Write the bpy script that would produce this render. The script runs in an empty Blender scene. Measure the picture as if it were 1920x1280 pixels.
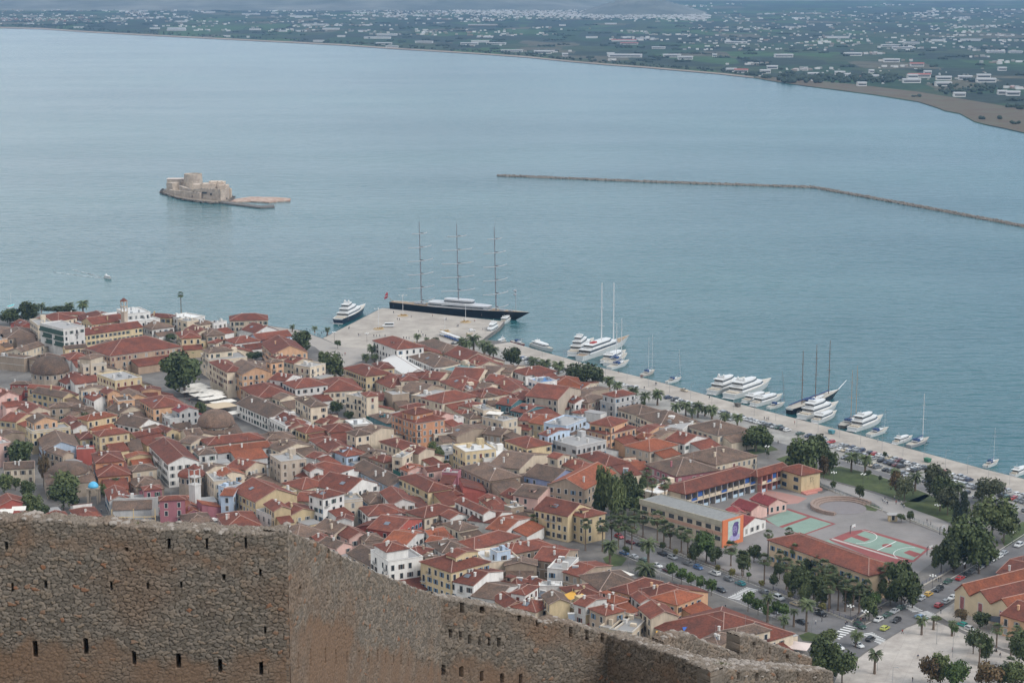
import bpy, math, random
import numpy as np
from mathutils import Vector, Matrix
random.seed(7)
R = math.radians
SC = bpy.context.scene
COL = SC.collection
# ------------------------------------------------------------------ camera, sky, sun, exposure
CAMZ, F, HOR = 208.0, 3600.0, -60.0
PIT = math.atan((640 - HOR) / F)
cam = bpy.data.cameras.new('camera'); cam.sensor_width = 36; cam.lens = F / 1920 * 36
cam.clip_start = 1; cam.clip_end = 60000
camo = bpy.data.objects.new('camera', cam); COL.objects.link(camo)
camo.location = (0, 0, CAMZ); camo.rotation_euler = (math.pi / 2 - PIT, 0, 0)
SC.camera = camo
SUN_EL, SUN_AZ = R(42), R(118)          # azimuth clockwise from +Y
w = bpy.data.worlds.new('World'); SC.world = w; w.use_nodes = True
nt = w.node_tree; nt.nodes.clear()
sky = nt.nodes.new('ShaderNodeTexSky'); sky.sky_type = 'NISHITA'; sky.sun_disc = False
sky.sun_elevation = SUN_EL; sky.sun_rotation = SUN_AZ; sky.altitude = 200
sky.air_density = 1.0; sky.dust_density = 3.0; sky.ozone_density = 1.0
hs = nt.nodes.new('ShaderNodeHueSaturation'); hs.inputs['Saturation'].default_value = 0.55
bg = nt.nodes.new('ShaderNodeBackground'); bg.inputs[1].default_value = 0.12
wo = nt.nodes.new('ShaderNodeOutputWorld')
tcw = nt.nodes.new('ShaderNodeTexCoord'); sx = nt.nodes.new('ShaderNodeSeparateXYZ'); nt.links.new(tcw.outputs['Generated'], sx.inputs[0])
mrw = nt.nodes.new('ShaderNodeMapRange'); mrw.inputs[1].default_value = -0.45; mrw.inputs[2].default_value = 0.30; mrw.inputs[3].default_value = 1.0; mrw.inputs[4].default_value = 0.0
nt.links.new(sx.outputs[0], mrw.inputs[0])
cw = nt.nodes.new('ShaderNodeTexNoise'); cw.inputs['Scale'].default_value = 3.5; cw.inputs['Detail'].default_value = 5; nt.links.new(tcw.outputs['Generated'], cw.inputs['Vector'])
cc = nt.nodes.new('ShaderNodeMix'); cc.data_type = 'RGBA'; cc.inputs[6].default_value = (4.2, 5.3, 6.5, 1); cc.inputs[7].default_value = (10.4, 10.4, 10.3, 1); nt.links.new(mrw.outputs[0], cc.inputs[0])
cm = nt.nodes.new('ShaderNodeMapRange'); cm.inputs[1].default_value = 0.3; cm.inputs[2].default_value = 0.7; cm.inputs[3].default_value = 0.45; cm.inputs[4].default_value = 0.85; nt.links.new(cw.outputs['Fac'], cm.inputs[0])
ov = nt.nodes.new('ShaderNodeMix'); ov.data_type = 'RGBA'; nt.links.new(cm.outputs[0], ov.inputs[0]); nt.links.new(hs.outputs[0], ov.inputs[6]); nt.links.new(cc.outputs[2], ov.inputs[7])
nt.links.new(sky.outputs[0], hs.inputs['Color']); nt.links.new(ov.outputs[2], bg.inputs[0]); nt.links.new(bg.outputs[0], wo.inputs[0])
sd = bpy.data.lights.new('sun', 'SUN'); sd.energy = 1.8; sd.angle = R(30); sd.color = (1, 0.96, 0.9)
so = bpy.data.objects.new('sun', sd); COL.objects.link(so)
so.rotation_euler = Vector((math.sin(SUN_AZ) * math.cos(SUN_EL), math.cos(SUN_AZ) * math.cos(SUN_EL), math.sin(SUN_EL))).to_track_quat('Z', 'Y').to_euler()
SC.view_settings.view_transform = 'Standard'; SC.view_settings.look = 'None'
SC.view_settings.exposure = 0.40; SC.view_settings.gamma = 1; SC.view_settings.use_curve_mapping = False
SC.cycles.max_bounces = 5; SC.cycles.volume_bounces = 0; SC.cycles.diffuse_bounces = 2
SC.cycles.glossy_bounces = 2; SC.cycles.transparent_max_bounces = 4
# ------------------------------------------------------------------ pixel <-> world (1920x1280 photo pixels)
CP, SP = math.cos(PIT), math.sin(PIT)
def ray(px, py):
    a, b = px - 960, 640 - py
    return Vector((a, F * CP + b * SP, -F * SP + b * CP))
def G(px, py, z=0.0):
    r = ray(px, py); t = (z - CAMZ) / r.z
    return Vector((r.x * t, r.y * t, z))
def W(px, py, D):
    r = ray(px, py); t = D / r.y
    return Vector((r.x * t, D, CAMZ + r.z * t))
def PX(v):
    x, y, z = v[0], v[1], v[2] - CAMZ
    d = y * CP - z * SP; u = y * SP + z * CP
    return (960 + F * x / d, 640 - F * u / d)
REG = dict(A=(0,540,5.819), B=(300,540,5.819), C=(600,540,5.819), D=(900,600,5.819), E=(0,740,5.819), F=(300,740,5.819),
  G=(600,740,5.819), H=(900,780,5.819), I=(0,900,5.819), J=(300,900,5.819), K=(600,920,5.819), L=(860,980,5.819),
  M=(1140,980,5.819), N=(1160,740,5.819), O=(1120,860,5.819), P=(1400,820,5.819), Q=(1400,980,5.819), R=(1620,860,6.4),
  S=(1620,1040,5.333), T=(1180,600,5.819), U=(1440,640,4.0), V=(1100,1080,4.174), Z=(0,0,1.0))
def RP(reg, x, y):
    o = REG[reg]; return (o[0] + x / o[2], o[1] + y / o[2])
# ------------------------------------------------------------------ materials
MATS = {}
def mat(name, col, rough=0.8, var=0.0, vscale=0.3, rnd=0.0, bump=0.0, bscale=2.0, col2=None, metal=0.0, spec=0.3, coat=0.0, cscale=None, zs=None):
    if name in MATS: return MATS[name]
    m = bpy.data.materials.new(name); m.use_nodes = True; MATS[name] = m
    n = m.node_tree.nodes; l = m.node_tree.links; b = n['Principled BSDF']
    b.inputs['Roughness'].default_value = rough; b.inputs['Metallic'].default_value = metal
    b.inputs['Specular IOR Level'].default_value = spec
    b.inputs['Coat Weight'].default_value = coat
    b.inputs['Base Color'].default_value = (*col, 1)
    if var or rnd or bump or col2:
        geo = n.new('ShaderNodeNewGeometry')
        out = None
        if col2:
            nz = n.new('ShaderNodeTexNoise'); nz.inputs['Scale'].default_value = cscale or vscale; nz.inputs['Detail'].default_value = 6; nz.inputs['Roughness'].default_value = 0.65
            l.new(geo.outputs['Position'], nz.inputs['Vector'])
            rp = n.new('ShaderNodeValToRGB'); rp.color_ramp.elements[0].position = 0.38; rp.color_ramp.elements[1].position = 0.62
            rp.color_ramp.elements[0].color = (*col, 1); rp.color_ramp.elements[1].color = (*col2, 1)
            l.new(nz.outputs['Fac'], rp.inputs[0]); out = rp.outputs[0]
        else:
            rgb = n.new('ShaderNodeRGB'); rgb.outputs[0].default_value = (*col, 1); out = rgb.outputs[0]
        if var or rnd:
            h = n.new('ShaderNodeHueSaturation'); l.new(out, h.inputs['Color'])
            nz2 = n.new('ShaderNodeTexNoise'); nz2.inputs['Scale'].default_value = vscale; nz2.inputs['Detail'].default_value = 8; nz2.inputs['Roughness'].default_value = 0.7
            if zs:
                mpz = n.new('ShaderNodeMapping'); mpz.inputs['Scale'].default_value = (1, 1, zs); l.new(geo.outputs['Position'], mpz.inputs[0]); l.new(mpz.outputs[0], nz2.inputs['Vector'])
            else: l.new(geo.outputs['Position'], nz2.inputs['Vector'])
            mr = n.new('ShaderNodeMapRange'); mr.inputs[1].default_value = 0.3; mr.inputs[2].default_value = 0.7
            mr.inputs[3].default_value = 1 - var; mr.inputs[4].default_value = 1 + var; l.new(nz2.outputs['Fac'], mr.inputs[0])
            oi = n.new('ShaderNodeObjectInfo')
            mr2 = n.new('ShaderNodeMapRange'); mr2.inputs[3].default_value = 1 - rnd; mr2.inputs[4].default_value = 1 + rnd; l.new(oi.outputs['Random'], mr2.inputs[0])
            mm = n.new('ShaderNodeMath'); mm.operation = 'MULTIPLY'; l.new(mr.outputs[0], mm.inputs[0]); l.new(mr2.outputs[0], mm.inputs[1])
            l.new(mm.outputs[0], h.inputs['Value']); out = h.outputs[0]
        l.new(out, b.inputs['Base Color'])
        if bump:
            nb = n.new('ShaderNodeTexNoise'); nb.inputs['Scale'].default_value = bscale; nb.inputs['Detail'].default_value = 4
            l.new(geo.outputs['Position'], nb.inputs['Vector'])
            bp = n.new('ShaderNodeBump'); bp.inputs['Strength'].default_value = bump; bp.inputs['Distance'].default_value = 0.2
            l.new(nb.outputs['Fac'], bp.inputs['Height']); l.new(bp.outputs[0], b.inputs['Normal'])
    return m
def joints(m, sx, sy, dark=.8, rot=0.0, w_=.03, rv=.08):
    n = m.node_tree.nodes; l = m.node_tree.links; b = n['Principled BSDF']; src = b.inputs['Base Color'].links[0].from_socket
    geo = n.new('ShaderNodeNewGeometry'); mp = n.new('ShaderNodeMapping'); mp.inputs['Rotation'].default_value = (0, 0, rot); l.new(geo.outputs['Position'], mp.inputs[0])
    br = n.new('ShaderNodeTexBrick'); br.inputs['Scale'].default_value = 1; br.inputs['Brick Width'].default_value = sx; br.inputs['Row Height'].default_value = sy; br.inputs['Mortar Size'].default_value = w_; br.offset = 0
    br.inputs['Color1'].default_value = (1, 1, 1, 1); br.inputs['Color2'].default_value = (1-rv, 1-rv, 1-rv, 1); br.inputs['Mortar'].default_value = (dark, dark, dark, 1); l.new(mp.outputs[0], br.inputs['Vector'])
    mx = n.new('ShaderNodeMix'); mx.data_type = 'RGBA'; mx.blend_type = 'MULTIPLY'; mx.inputs[0].default_value = 1; l.new(src, mx.inputs[6]); l.new(br.outputs['Color'], mx.inputs[7]); l.new(mx.outputs[2], b.inputs['Base Color']); return m
# ------------------------------------------------------------------ object helpers
class MB:
    def __init__(s): s.v = []; s.f = []; s.m = []
    def add(s, vs, fs, mi=0):
        o = len(s.v); s.v += [tuple(v) for v in vs]; s.f += [tuple(i + o for i in f) for f in fs]; s.m += [mi] * len(fs); return s
    def box(s, x0, x1, y0, y1, z0, z1, mi=0):
        return s.add([(x0,y0,z0),(x1,y0,z0),(x1,y1,z0),(x0,y1,z0),(x0,y0,z1),(x1,y0,z1),(x1,y1,z1),(x0,y1,z1)],
                     [(0,3,2,1),(4,5,6,7),(0,1,5,4),(1,2,6,5),(2,3,7,6),(3,0,4,7)], mi)
    def cyl(s, p0, p1, r0, r1=None, n=6, mi=0, cap=True):
        p0, p1 = Vector(p0), Vector(p1); r1 = r0 if r1 is None else r1
        d = (p1 - p0); q = d.to_track_quat('Z', 'Y') if d.length > 1e-6 else Vector((0,0,1)).to_track_quat('Z', 'Y')
        a = [p0 + q @ Vector((math.cos(6.2832*k/n)*r0, math.sin(6.2832*k/n)*r0, 0)) for k in range(n)]
        b = [p1 + q @ Vector((math.cos(6.2832*k/n)*r1, math.sin(6.2832*k/n)*r1, 0)) for k in range(n)]
        fs = [(k, (k+1) % n, n + (k+1) % n, n + k) for k in range(n)]
        if cap: fs += [tuple(range(n-1, -1, -1)), tuple(range(n, 2*n))]
        return s.add(a + b, fs, mi)
    def lathe(s, prof, n=16, c=(0,0), mi=0, sx=1, sy=1, a0=0):
        vs = []; fs = []
        for (r, z) in prof:
            for k in range(n):
                a = a0 + 6.28318*k/n; vs.append((c[0] + math.cos(a)*r*sx, c[1] + math.sin(a)*r*sy, z))
        for i in range(len(prof)-1):
            for k in range(n):
                fs.append((i*n+k, i*n+(k+1)%n, (i+1)*n+(k+1)%n, (i+1)*n+k))
        fs.append(tuple(range(n-1,-1,-1))); fs.append(tuple((len(prof)-1)*n+k for k in range(n)))
        return s.add(vs, fs, mi)
    def prism(s, pts, z0, z1, mi=0):       # ccw polygon
        n = len(pts)
        return s.add([(p[0],p[1],z0) for p in pts] + [(p[0],p[1],z1) for p in pts],
                     [tuple(range(n-1,-1,-1)), tuple(range(n,2*n))] + [(k,(k+1)%n,n+(k+1)%n,n+k) for k in range(n)], mi)
    def mesh(s, name, mats, smooth=False):
        me = bpy.data.meshes.new(name); me.from_pydata(s.v, [], s.f)
        for m in (mats if isinstance(mats, (list, tuple)) else [mats]): me.materials.append(m)
        if any(s.m): me.polygons.foreach_set('material_index', s.m)
        if smooth: me.polygons.foreach_set('use_smooth', [True]*len(s.f))
        return me
    def obj(s, name, mats, parent=None, loc=(0,0,0), rz=0, smooth=False, kind=None):
        return put(name, s.mesh(name, mats, smooth), parent, loc, rz, kind)
def put(name, me, parent=None, loc=(0,0,0), rz=0, kind=None, scale=None):
    o = bpy.data.objects.new(name, me); COL.objects.link(o); o.location = loc; o.rotation_euler = (0, 0, rz)
    if scale: o.scale = scale
    if parent: o.parent = parent
    if kind: o['kind'] = kind
    return o
THINGS = []       # (object, base description, category, pixel)
def thing(name, loc, rz=0, cat='', label=None, group=None, desc=None, scale=None, me=None):
    o = put(name, me, None, loc, rz, None, scale); o['category'] = cat
    if group: o['group'] = group
    reg(o, label, desc); return o
def reg(o, label=None, desc=None):
    if label: o['label'] = label
    else: THINGS.append((o, desc, PX(o.location)))
def poly(name, pts, z, m, kind='structure', thick=0.0, px=True):
    P = [G(*p, z) if px else Vector((p[0], p[1], z)) for p in pts]
    a = sum(P[i].x * P[(i+1) % len(P)].y - P[(i+1) % len(P)].x * P[i].y for i in range(len(P)))
    if a < 0: P.reverse()
    from mathutils.geometry import tessellate_polygon
    tr = tessellate_polygon([[Vector((p.x, p.y, 0)) for p in P]])
    b = MB(); vs = [(p.x, p.y, z) for p in P]; fs = []
    for t in tr:
        x = [P[i] for i in t]; c = (x[1]-x[0]).cross(x[2]-x[0]).z
        fs.append(tuple(t) if c > 0 else tuple(reversed(t)))
    if thick:
        n = len(P); vs += [(p.x, p.y, z - thick) for p in P]; fs += [(k, k+n, (k+1)%n+n, (k+1)%n) for k in range(n)]
    b.add(vs, fs); return b.obj(name, m, kind=kind)
def copy_tree(o, parent=None):
    c = o.copy(); COL.objects.link(c); c.parent = parent
    for ch in o.children: copy_tree(ch, c)
    return c
# ------------------------------------------------------------------ sea, land, ground
def water_mat():
    m = bpy.data.materials.new('sea'); m.use_nodes = True; n = m.node_tree.nodes; l = m.node_tree.links; b = n['Principled BSDF']
    b.inputs['Roughness'].default_value = 0.18; b.inputs['IOR'].default_value = 1.33
    geo = n.new('ShaderNodeNewGeometry')
    nz = n.new('ShaderNodeTexNoise'); nz.inputs['Scale'].default_value = 0.0022; nz.inputs['Detail'].default_value = 5
    mp = n.new('ShaderNodeMapping'); mp.inputs['Scale'].default_value = (1, 1, 1); l.new(geo.outputs['Position'], mp.inputs[0]); l.new(mp.outputs[0], nz.inputs['Vector'])
    rp = n.new('ShaderNodeValToRGB'); rp.color_ramp.elements[0].position = 0.35; rp.color_ramp.elements[1].position = 0.65
    rp.color_ramp.elements[0].color = (0.014, 0.080, 0.092, 1); rp.color_ramp.elements[1].color = (0.030, 0.112, 0.116, 1)
    l.new(nz.outputs['Fac'], rp.inputs[0]); l.new(rp.outputs[0], b.inputs['Base Color'])
    prev = None
    for sc, st, sx, rot in ((0.24, 1.0, 0.40, 12), (0.10, 0.8, 0.42, -8), (0.7, 0.45, 0.6, 25)):
        mp = n.new('ShaderNodeMapping'); mp.inputs['Scale'].default_value = (sx, 1, 1); mp.inputs['Rotation'].default_value = (0, 0, R(rot))
        l.new(geo.outputs['Position'], mp.inputs[0])
        q = n.new('ShaderNodeTexNoise'); q.inputs['Scale'].default_value = sc; q.inputs['Detail'].default_value = 3; l.new(mp.outputs[0], q.inputs['Vector'])
        bp = n.new('ShaderNodeBump'); bp.inputs['Strength'].default_value = st; bp.inputs['Distance'].default_value = 0.35 / sc * 0.5
        l.new(q.outputs['Fac'], bp.inputs['Height'])
        pz = n.new('ShaderNodeTexNoise'); pz.inputs['Scale'].default_value = .006; pz.inputs['Detail'].default_value = 4; mz = n.new('ShaderNodeMapping'); mz.inputs['Scale'].default_value = (.35,1,1); mz.inputs['Rotation'].default_value = (0,0,R(-20)); l.new(geo.outputs['Position'], mz.inputs[0]); l.new(mz.outputs[0], pz.inputs['Vector'])
        ms = n.new('ShaderNodeMapRange'); ms.inputs[1].default_value = .38; ms.inputs[2].default_value = .62; ms.inputs[3].default_value = st*.6; ms.inputs[4].default_value = st*1.1; l.new(pz.outputs['Fac'], ms.inputs[0]); l.new(ms.outputs[0], bp.inputs['Strength'])
        if prev: l.new(prev, bp.inputs['Normal'])
        prev = bp.outputs[0]
    l.new(prev, b.inputs['Normal'])
    return m
SEA = water_mat()
MB().add([(-9000,300,0),(9000,300,0),(9000,14500,0),(-9000,14500,0)], [(0,1,2,3)]).obj('sea_water', SEA, kind='structure')
# far plain
def land_mat():
    m = bpy.data.materials.new('fields'); m.use_nodes = True; n = m.node_tree.nodes; l = m.node_tree.links; b = n['Principled BSDF']
    b.inputs['Roughness'].default_value = 0.95; b.inputs['Specular IOR Level'].default_value = 0.1
    geo = n.new('ShaderNodeNewGeometry')
    mp = n.new('ShaderNodeMapping'); mp.inputs['Scale'].default_value = (1.0, 0.45, 1); mp.inputs['Rotation'].default_value = (0, 0, R(9)); l.new(geo.outputs['Position'], mp.inputs[0])
    v = n.new('ShaderNodeTexVoronoi'); v.inputs['Scale'].default_value = 0.0075; v.distance = 'CHEBYCHEV'; l.new(mp.outputs[0], v.inputs['Vector'])
    sp = n.new('ShaderNodeSeparateColor'); l.new(v.outputs['Color'], sp.inputs[0])
    rp = n.new('ShaderNodeValToRGB'); e = rp.color_ramp.elements; e[0].color = (0.030, 0.042, 0.032, 1); e[1].color = (0.10, 0.115, 0.07, 1); e[1].position = 1
    for p, c in ((0.35, (0.03, 0.055, 0.03, 1)), (0.6, (0.045, 0.062, 0.035, 1)), (0.8, (0.045, 0.085, 0.035, 1)), (0.92, (0.09, 0.085, 0.06, 1))):
        k = e.new(p); k.color = c
    rp.color_ramp.interpolation = 'CONSTANT'
    l.new(sp.outputs[0], rp.inputs[0])
    nz = n.new('ShaderNodeTexNoise'); nz.inputs['Scale'].default_value = 0.02; nz.inputs['Detail'].default_value = 8; nz.inputs['Roughness'].default_value = 0.75; l.new(geo.outputs['Position'], nz.inputs['Vector'])
    mr = n.new('ShaderNodeMapRange'); mr.inputs[1].default_value = 0.35; mr.inputs[2].default_value = 0.65; mr.inputs[3].default_value = 0.55; mr.inputs[4].default_value = 1.35; l.new(nz.outputs['Fac'], mr.inputs[0])
    h = n.new('ShaderNodeHueSaturation'); l.new(rp.outputs[0], h.inputs['Color']); l.new(mr.outputs[0], h.inputs['Value']); l.new(h.outputs[0], b.inputs['Base Color'])
    return m
SHORE = [(-140,46),(0,53),(80,55),(167,61),(280,67),(400,73),(520,79),(640,85),(740,92),(840,98),(920,103),(990,108),(1070,116),(1140,122),(1210,127),(1280,133),(1350,139),(1413,146),
  (1445,152),(1500,160),(1563,168),(1640,178),(1703,188),(1722,191),(1757,202),(1772,208),(1800,213),(1827,228),(1850,234),(1880,240),(1920,249),(2080,275)]
SH = [G(x, y, 0.8) for x, y in SHORE]
land = [(p.x, p.y) for p in SH] + [(5200, 2300), (9000, 6000), (9000, 14400), (-9000, 14400), (-9000, 7000)]
poly('far_plain', land, 0.8, land_mat(), thick=1.2, px=False)
rd = random.Random(3)
beach = [(x, y + 0.3) for x, y in SHORE[:18]] + [(x, y - 2.2) for x, y in reversed(SHORE[:18])]
poly('beach', beach, 0.9, mat('beach_sand', (0.24, 0.19, 0.15), var=0.3, vscale=0.01))
marsh = [(x, y - 0.4) for x, y in SHORE[17:]] + [(2080,235),(1920,205),(1800,185),(1720,172),(1600,158),(1500,149),(1420,143)]
poly('marsh_ground', marsh, 0.95, mat('marsh', (0.11, 0.072, 0.040), var=0.4, vscale=0.02, col2=(0.075, 0.068, 0.038)))
# hills far behind
def hill(name, pts, D0, D1, label_col, n=60, seed=1):
    """pts: (px, top_z) profile; ridge runs between distances D0 and D1"""
    xs = np.linspace(pts[0][0], pts[-1][0], n); zs = np.interp(xs, [p[0] for p in pts], [p[1] for p in pts])
    rr = random.Random(seed); vs = []; fs = []; rows = 9
    for j in range(rows):
        t = j / (rows - 1); prof = math.sin(math.pi * t * 0.5) ** 1.2
        D = D0 + (D1 - D0) * t
        for i in range(n):
            zz = max(0.7, zs[i] * prof * (1 + 0.25 * (rr.random() - .5) * (j > 0)))
            vs.append(((xs[i] - 960) * D / F, D, zz if j else 0.7))
    for j in range(rows-1):
        for i in range(n-1): a = j*n+i; fs.append((a, a+1, a+n+1, a+n))
    return MB().add(vs, fs).obj(name, label_col, smooth=True, kind='structure')
HM = mat('hill_scrub', (0.075, 0.085, 0.07), var=0.3, vscale=0.004, col2=(0.14, 0.14, 0.12), cscale=0.002)
hill('hills', [(-300,60),(0,160),(300,190),(560,120),(700,190),(860,280),(1000,200),(1100,60),(1180,20)], 9600, 12500, HM, seed=2)
hill('hills', [(1085,0.8),(1120,30),(1160,60),(1200,72),(1240,58),(1290,22),(1320,0.8)], 8600, 9300, HM, seed=5)
hill('hills', [(1000,60),(1250,250),(1400,290),(1700,230),(1900,280),(2200,300)], 12300, 14200, HM, seed=7, n=80)
# breakwater
def rocks(b, pts, rmin, rmax, rr, flat=0.7, mi=0):
    base = [(0,0,1),(0.9,0,0.35),(0.28,0.85,0.35),(-0.72,0.52,0.35),(-0.72,-0.52,0.35),(0.28,-0.85,0.35),(0.72,0.52,-0.35),(-0.28,0.85,-0.35),(-0.9,0,-0.35),(-0.28,-0.85,-0.35),(0.72,-0.52,-0.35),(0,0,-1)]
    fc = [(0,1,2),(0,2,3),(0,3,4),(0,4,5),(0,5,1),(1,6,2),(2,7,3),(3,8,4),(4,9,5),(5,10,1),(6,7,2),(7,8,3),(8,9,4),(9,10,5),(10,6,1),(11,7,6),(11,8,7),(11,9,8),(11,10,9),(11,6,10)]
    for p in pts:
        s = rr.uniform(rmin, rmax); a = rr.uniform(0, 6.28); ca, sa = math.cos(a), math.sin(a); sx, sy, sz = s*rr.uniform(.7,1.3), s*rr.uniform(.7,1.2), s*flat*rr.uniform(.7,1.2)
        vs = []
        for v in base:
            j = 1 + rr.uniform(-.18, .18); x, y, z = v[0]*sx*j, v[1]*sy*j, v[2]*sz*j
            vs.append((p[0] + x*ca - y*sa, p[1] + x*sa + y*ca, p[2] + z))
        b.add(vs, fc, mi)
BWM = mat('breakwater_rock', (0.17, 0.145, 0.12), var=0.45, vscale=0.5, bump=0.5)
line = [G(933,330), G(1200,341), G(1525,352), G(1620,369), G(1740,391), G(1830,408), G(1920,425), G(2060,455)]
b = MB(); rr = random.Random(4); pts = []
for i in range(len(line)-1):
    p, q = line[i], line[i+1]; d = (q-p); L = d.length; d.normalize(); nn = Vector((-d.y, d.x, 0))
    a = [p - nn*3.4, p + nn*3.4, p + nn*1.2, p - nn*1.2]; c = [q - nn*3.4, q + nn*3.4, q + nn*1.2, q - nn*1.2]
    vs = [(v.x, v.y, z) for v, z in zip(a, (-.2,-.2,1.5,1.5))] + [(v.x, v.y, z) for v, z in zip(c, (-.2,-.2,1.5,1.5))]
    b.add(vs, [(0,4,7,3),(3,7,6,2),(2,6,5,1),(0,3,2,1),(4,5,6,7)])
    for k in range(int(L * 2.2)):
        t = rr.random(); o = rr.uniform(-3.6, 3.6); pt = p + d*(L*t) + nn*o
        pts.append((pt.x, pt.y, max(0.1, 1.7 - abs(o)*0.45) + rr.uniform(-.1,.3)))
rocks(b, pts, 0.5, 1.1, rr)
o = b.obj('breakwater', BWM); o['category'] = 'breakwater'; o['label'] = 'long low rubble breakwater of brown rocks bending across the open bay'
# ------------------------------------------------------------------ town ground
GZ = 2.2
coast = [(-200,590),(0,592),(82,588),(160,592),(300,600),(420,606),(500,610),(560,618),(604,634),(716,577),(946,602),(938,612),(905,636),(940,640),(957,641),(1006,656),(1055,669),(1106,684),(1199,706),(1249,719),
  (1292,731),(1345,746),(1410,763),(1500,786),(1600,812),(1700,839),(1850,880),(1920,897),(2100,950)]
PAVE = mat('town_paving', (0.115, 0.105, 0.098), var=0.3, vscale=0.15, col2=(0.165, 0.152, 0.138), cscale=0.05)
poly('town_ground', coast + [(2150,1420),(900,1500),(-200,1500)], GZ, PAVE, thick=3.0)
CONC = mat('quay_concrete', (0.33, 0.29, 0.25), var=0.2, vscale=0.12, col2=(0.385, 0.345, 0.30), cscale=0.03)
joints(CONC, 9, 6, .86, R(34), .12, .05)
ASPH = mat('asphalt', (0.125, 0.12, 0.12), var=0.2, vscale=0.2, col2=(0.16, 0.152, 0.15), cscale=0.06)
MARB = mat('plaza_marble', (0.36, 0.32, 0.285), var=0.2, vscale=0.3, col2=(0.43, 0.39, 0.35), cscale=0.08)
joints(MARB, 5, 5, .84, R(20), .10, .10)
LAWN = mat('lawn', (0.045, 0.065, 0.018), var=0.35, vscale=0.3, col2=(0.07, 0.085, 0.03), cscale=0.1)
WHITE = mat('road_paint', (0.7, 0.7, 0.68), var=0.15, vscale=0.5)
QE = [G(x, y, GZ) for x, y in coast[14:]]
def qoff(s_px, off):      # point at world distance off inland of the quay edge, s_px = pixel x on the edge
    for i in range(len(QE)-1):
        x0, x1 = coast[14+i][0], coast[15+i][0]
        if x0 <= s_px <= x1 or i == len(QE)-2:
            t = (s_px - x0) / (x1 - x0); p = QE[i].lerp(QE[i+1], t); d = (QE[-2] - QE[0]).normalized(); nn = Vector((-d.y, d.x, 0))
            return p - nn*off, d
def band(name, s0, s1, o0, o1, z, m, n=14):
    ss = [s0 + (s1-s0)*k/n for k in range(n+1)]
    P = [qoff(s, o0)[0] for s in ss] + [qoff(s, o1)[0] for s in reversed(ss)]
    return poly(name, [(p.x, p.y) for p in P], z, m, px=False)
poly('pier_pavement', [(606,634),(716.5,577.6),(945,602.5),(937,612),(905,636),(880,645),(760,655),(700,655),(640,650)], GZ+.012, CONC)
poly('waterfront_pavement', [(500,611),(560,619),(604,635),(640,650),(700,655),(690,672),(640,690),(590,650),(520,622)], GZ+.008, mat('plaza_light', (0.31,0.28,0.25), var=.12, vscale=.2))
band('quay_pavement', 958, 2090, 0.3, 17, GZ+.012, CONC)
band('parking_pavement', 958, 2090, 17, 39, GZ+.008, mat('parking_ground', (0.25,0.235,0.215), var=.2, vscale=.15, col2=(.29,.275,.25)))
band('road', 958, 2090, 39, 47, GZ+.016, ASPH)
poly('road', [(1150,993),(1171,1002),(1290,1049),(1408,1095),(1500,1130),(1598,1167),(1623,1171),(1680,1143),(1732,1114),(1852,1046),(1940,990),(2000,1010),(1920,1045),(1820,1105),(1751,1149),(1690,1180),(1620,1222),(1572,1260),(1560,1205),(1460,1160),(1343,1112),(1240,1072),(1166,1038),(1120,1018)], GZ+.016, ASPH)
poly('plaza', [(1540,1330),(1572,1262),(1622,1224),(1700,1176),(1745,1160),(1800,1184),(1860,1212),(1930,1240),(2000,1280),(1960,1420),(1500,1420)], GZ+.10, MARB, thick=.12)
poly('plaza', [(1755,1150),(1790,1128),(1850,1140),(1900,1170),(1960,1200),(1960,1230),(1880,1215),(1800,1178)], GZ+.10, MARB, thick=.12)
poly('school_yard', [(1330,1055),(1260,985),(1290,950),(1400,925),(1440,905),(1540,925),(1560,915),(1640,948),(1660,962),(1775,1005),(1780,1030),(1740,1060),(1640,1135),(1590,1158),(1400,1085)], GZ+.010, mat('yard_asphalt', (0.19,0.175,0.165), var=.15, vscale=.1, col2=(.235,.215,.205), cscale=.03))
poly('park_path', [(1536,896),(1640,925),(1700,945),(1783,982),(1770,1002),(1655,955),(1640,943),(1540,906)], GZ+.014, mat('path_asphalt', (0.27,0.25,0.235), var=.12, vscale=.1))
for g in ([(1500,885),(1530,880),(1575,874),(1640,890),(1700,910),(1745,928),(1722,941),(1690,938),(1640,921),(1540,894)], [(1687,945),(1735,926),(1765,935),(1810,958),(1812,990),(1785,980)],
          [(1876,1010),(1917,977),(1935,985),(1925,1001),(1885,1026)], [(1390,832),(1420,820),(1460,843),(1410,852)], [(1455,860),(1480,852),(1520,868),(1495,880)],
          [(1130,1046),(1150,1036),(1176,1046),(1165,1060),(1140,1062)], [(1568,952),(1592,930),(1650,951),(1642,958),(1620,955)], [(1498,1190),(1516,1184),(1545,1192),(1530,1202),(1505,1200)]):
    poly('lawn', g, GZ+.05, LAWN)
CRED = mat('court_red', (0.24, 0.07, 0.065), var=.15, vscale=.2); CGRN = mat('court_green', (0.20, 0.275, 0.225), var=.12, vscale=.2)
def rpoly(name, r, pts, dz, m): return poly(name, [RP(r, *p) for p in pts], GZ+dz, m)
rpoly('court_ground', 'P', [(165,895),(455,772),(975,940),(610,1068)], .020, CRED)
rpoly('court_ground', 'P', [(195,885),(440,788),(665,862),(345,970)], .026, CGRN)
rpoly('court_ground', 'P', [(385,985),(700,872),(930,940),(610,1055)], .026, CGRN)
rpoly('court_ground', 'Q', [(895,180),(1120,92),(1290,68),(1862,235),(2000,280),(1830,420),(1590,470)], .020, CRED)
rpoly('court_ground', 'Q', [(1050,193),(1285,88),(1950,290),(1815,405)], .026, CGRN)
rpoly('court_ground', 'Q', [(800,205),(900,180),(960,225),(965,260)], .026, CGRN)
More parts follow.
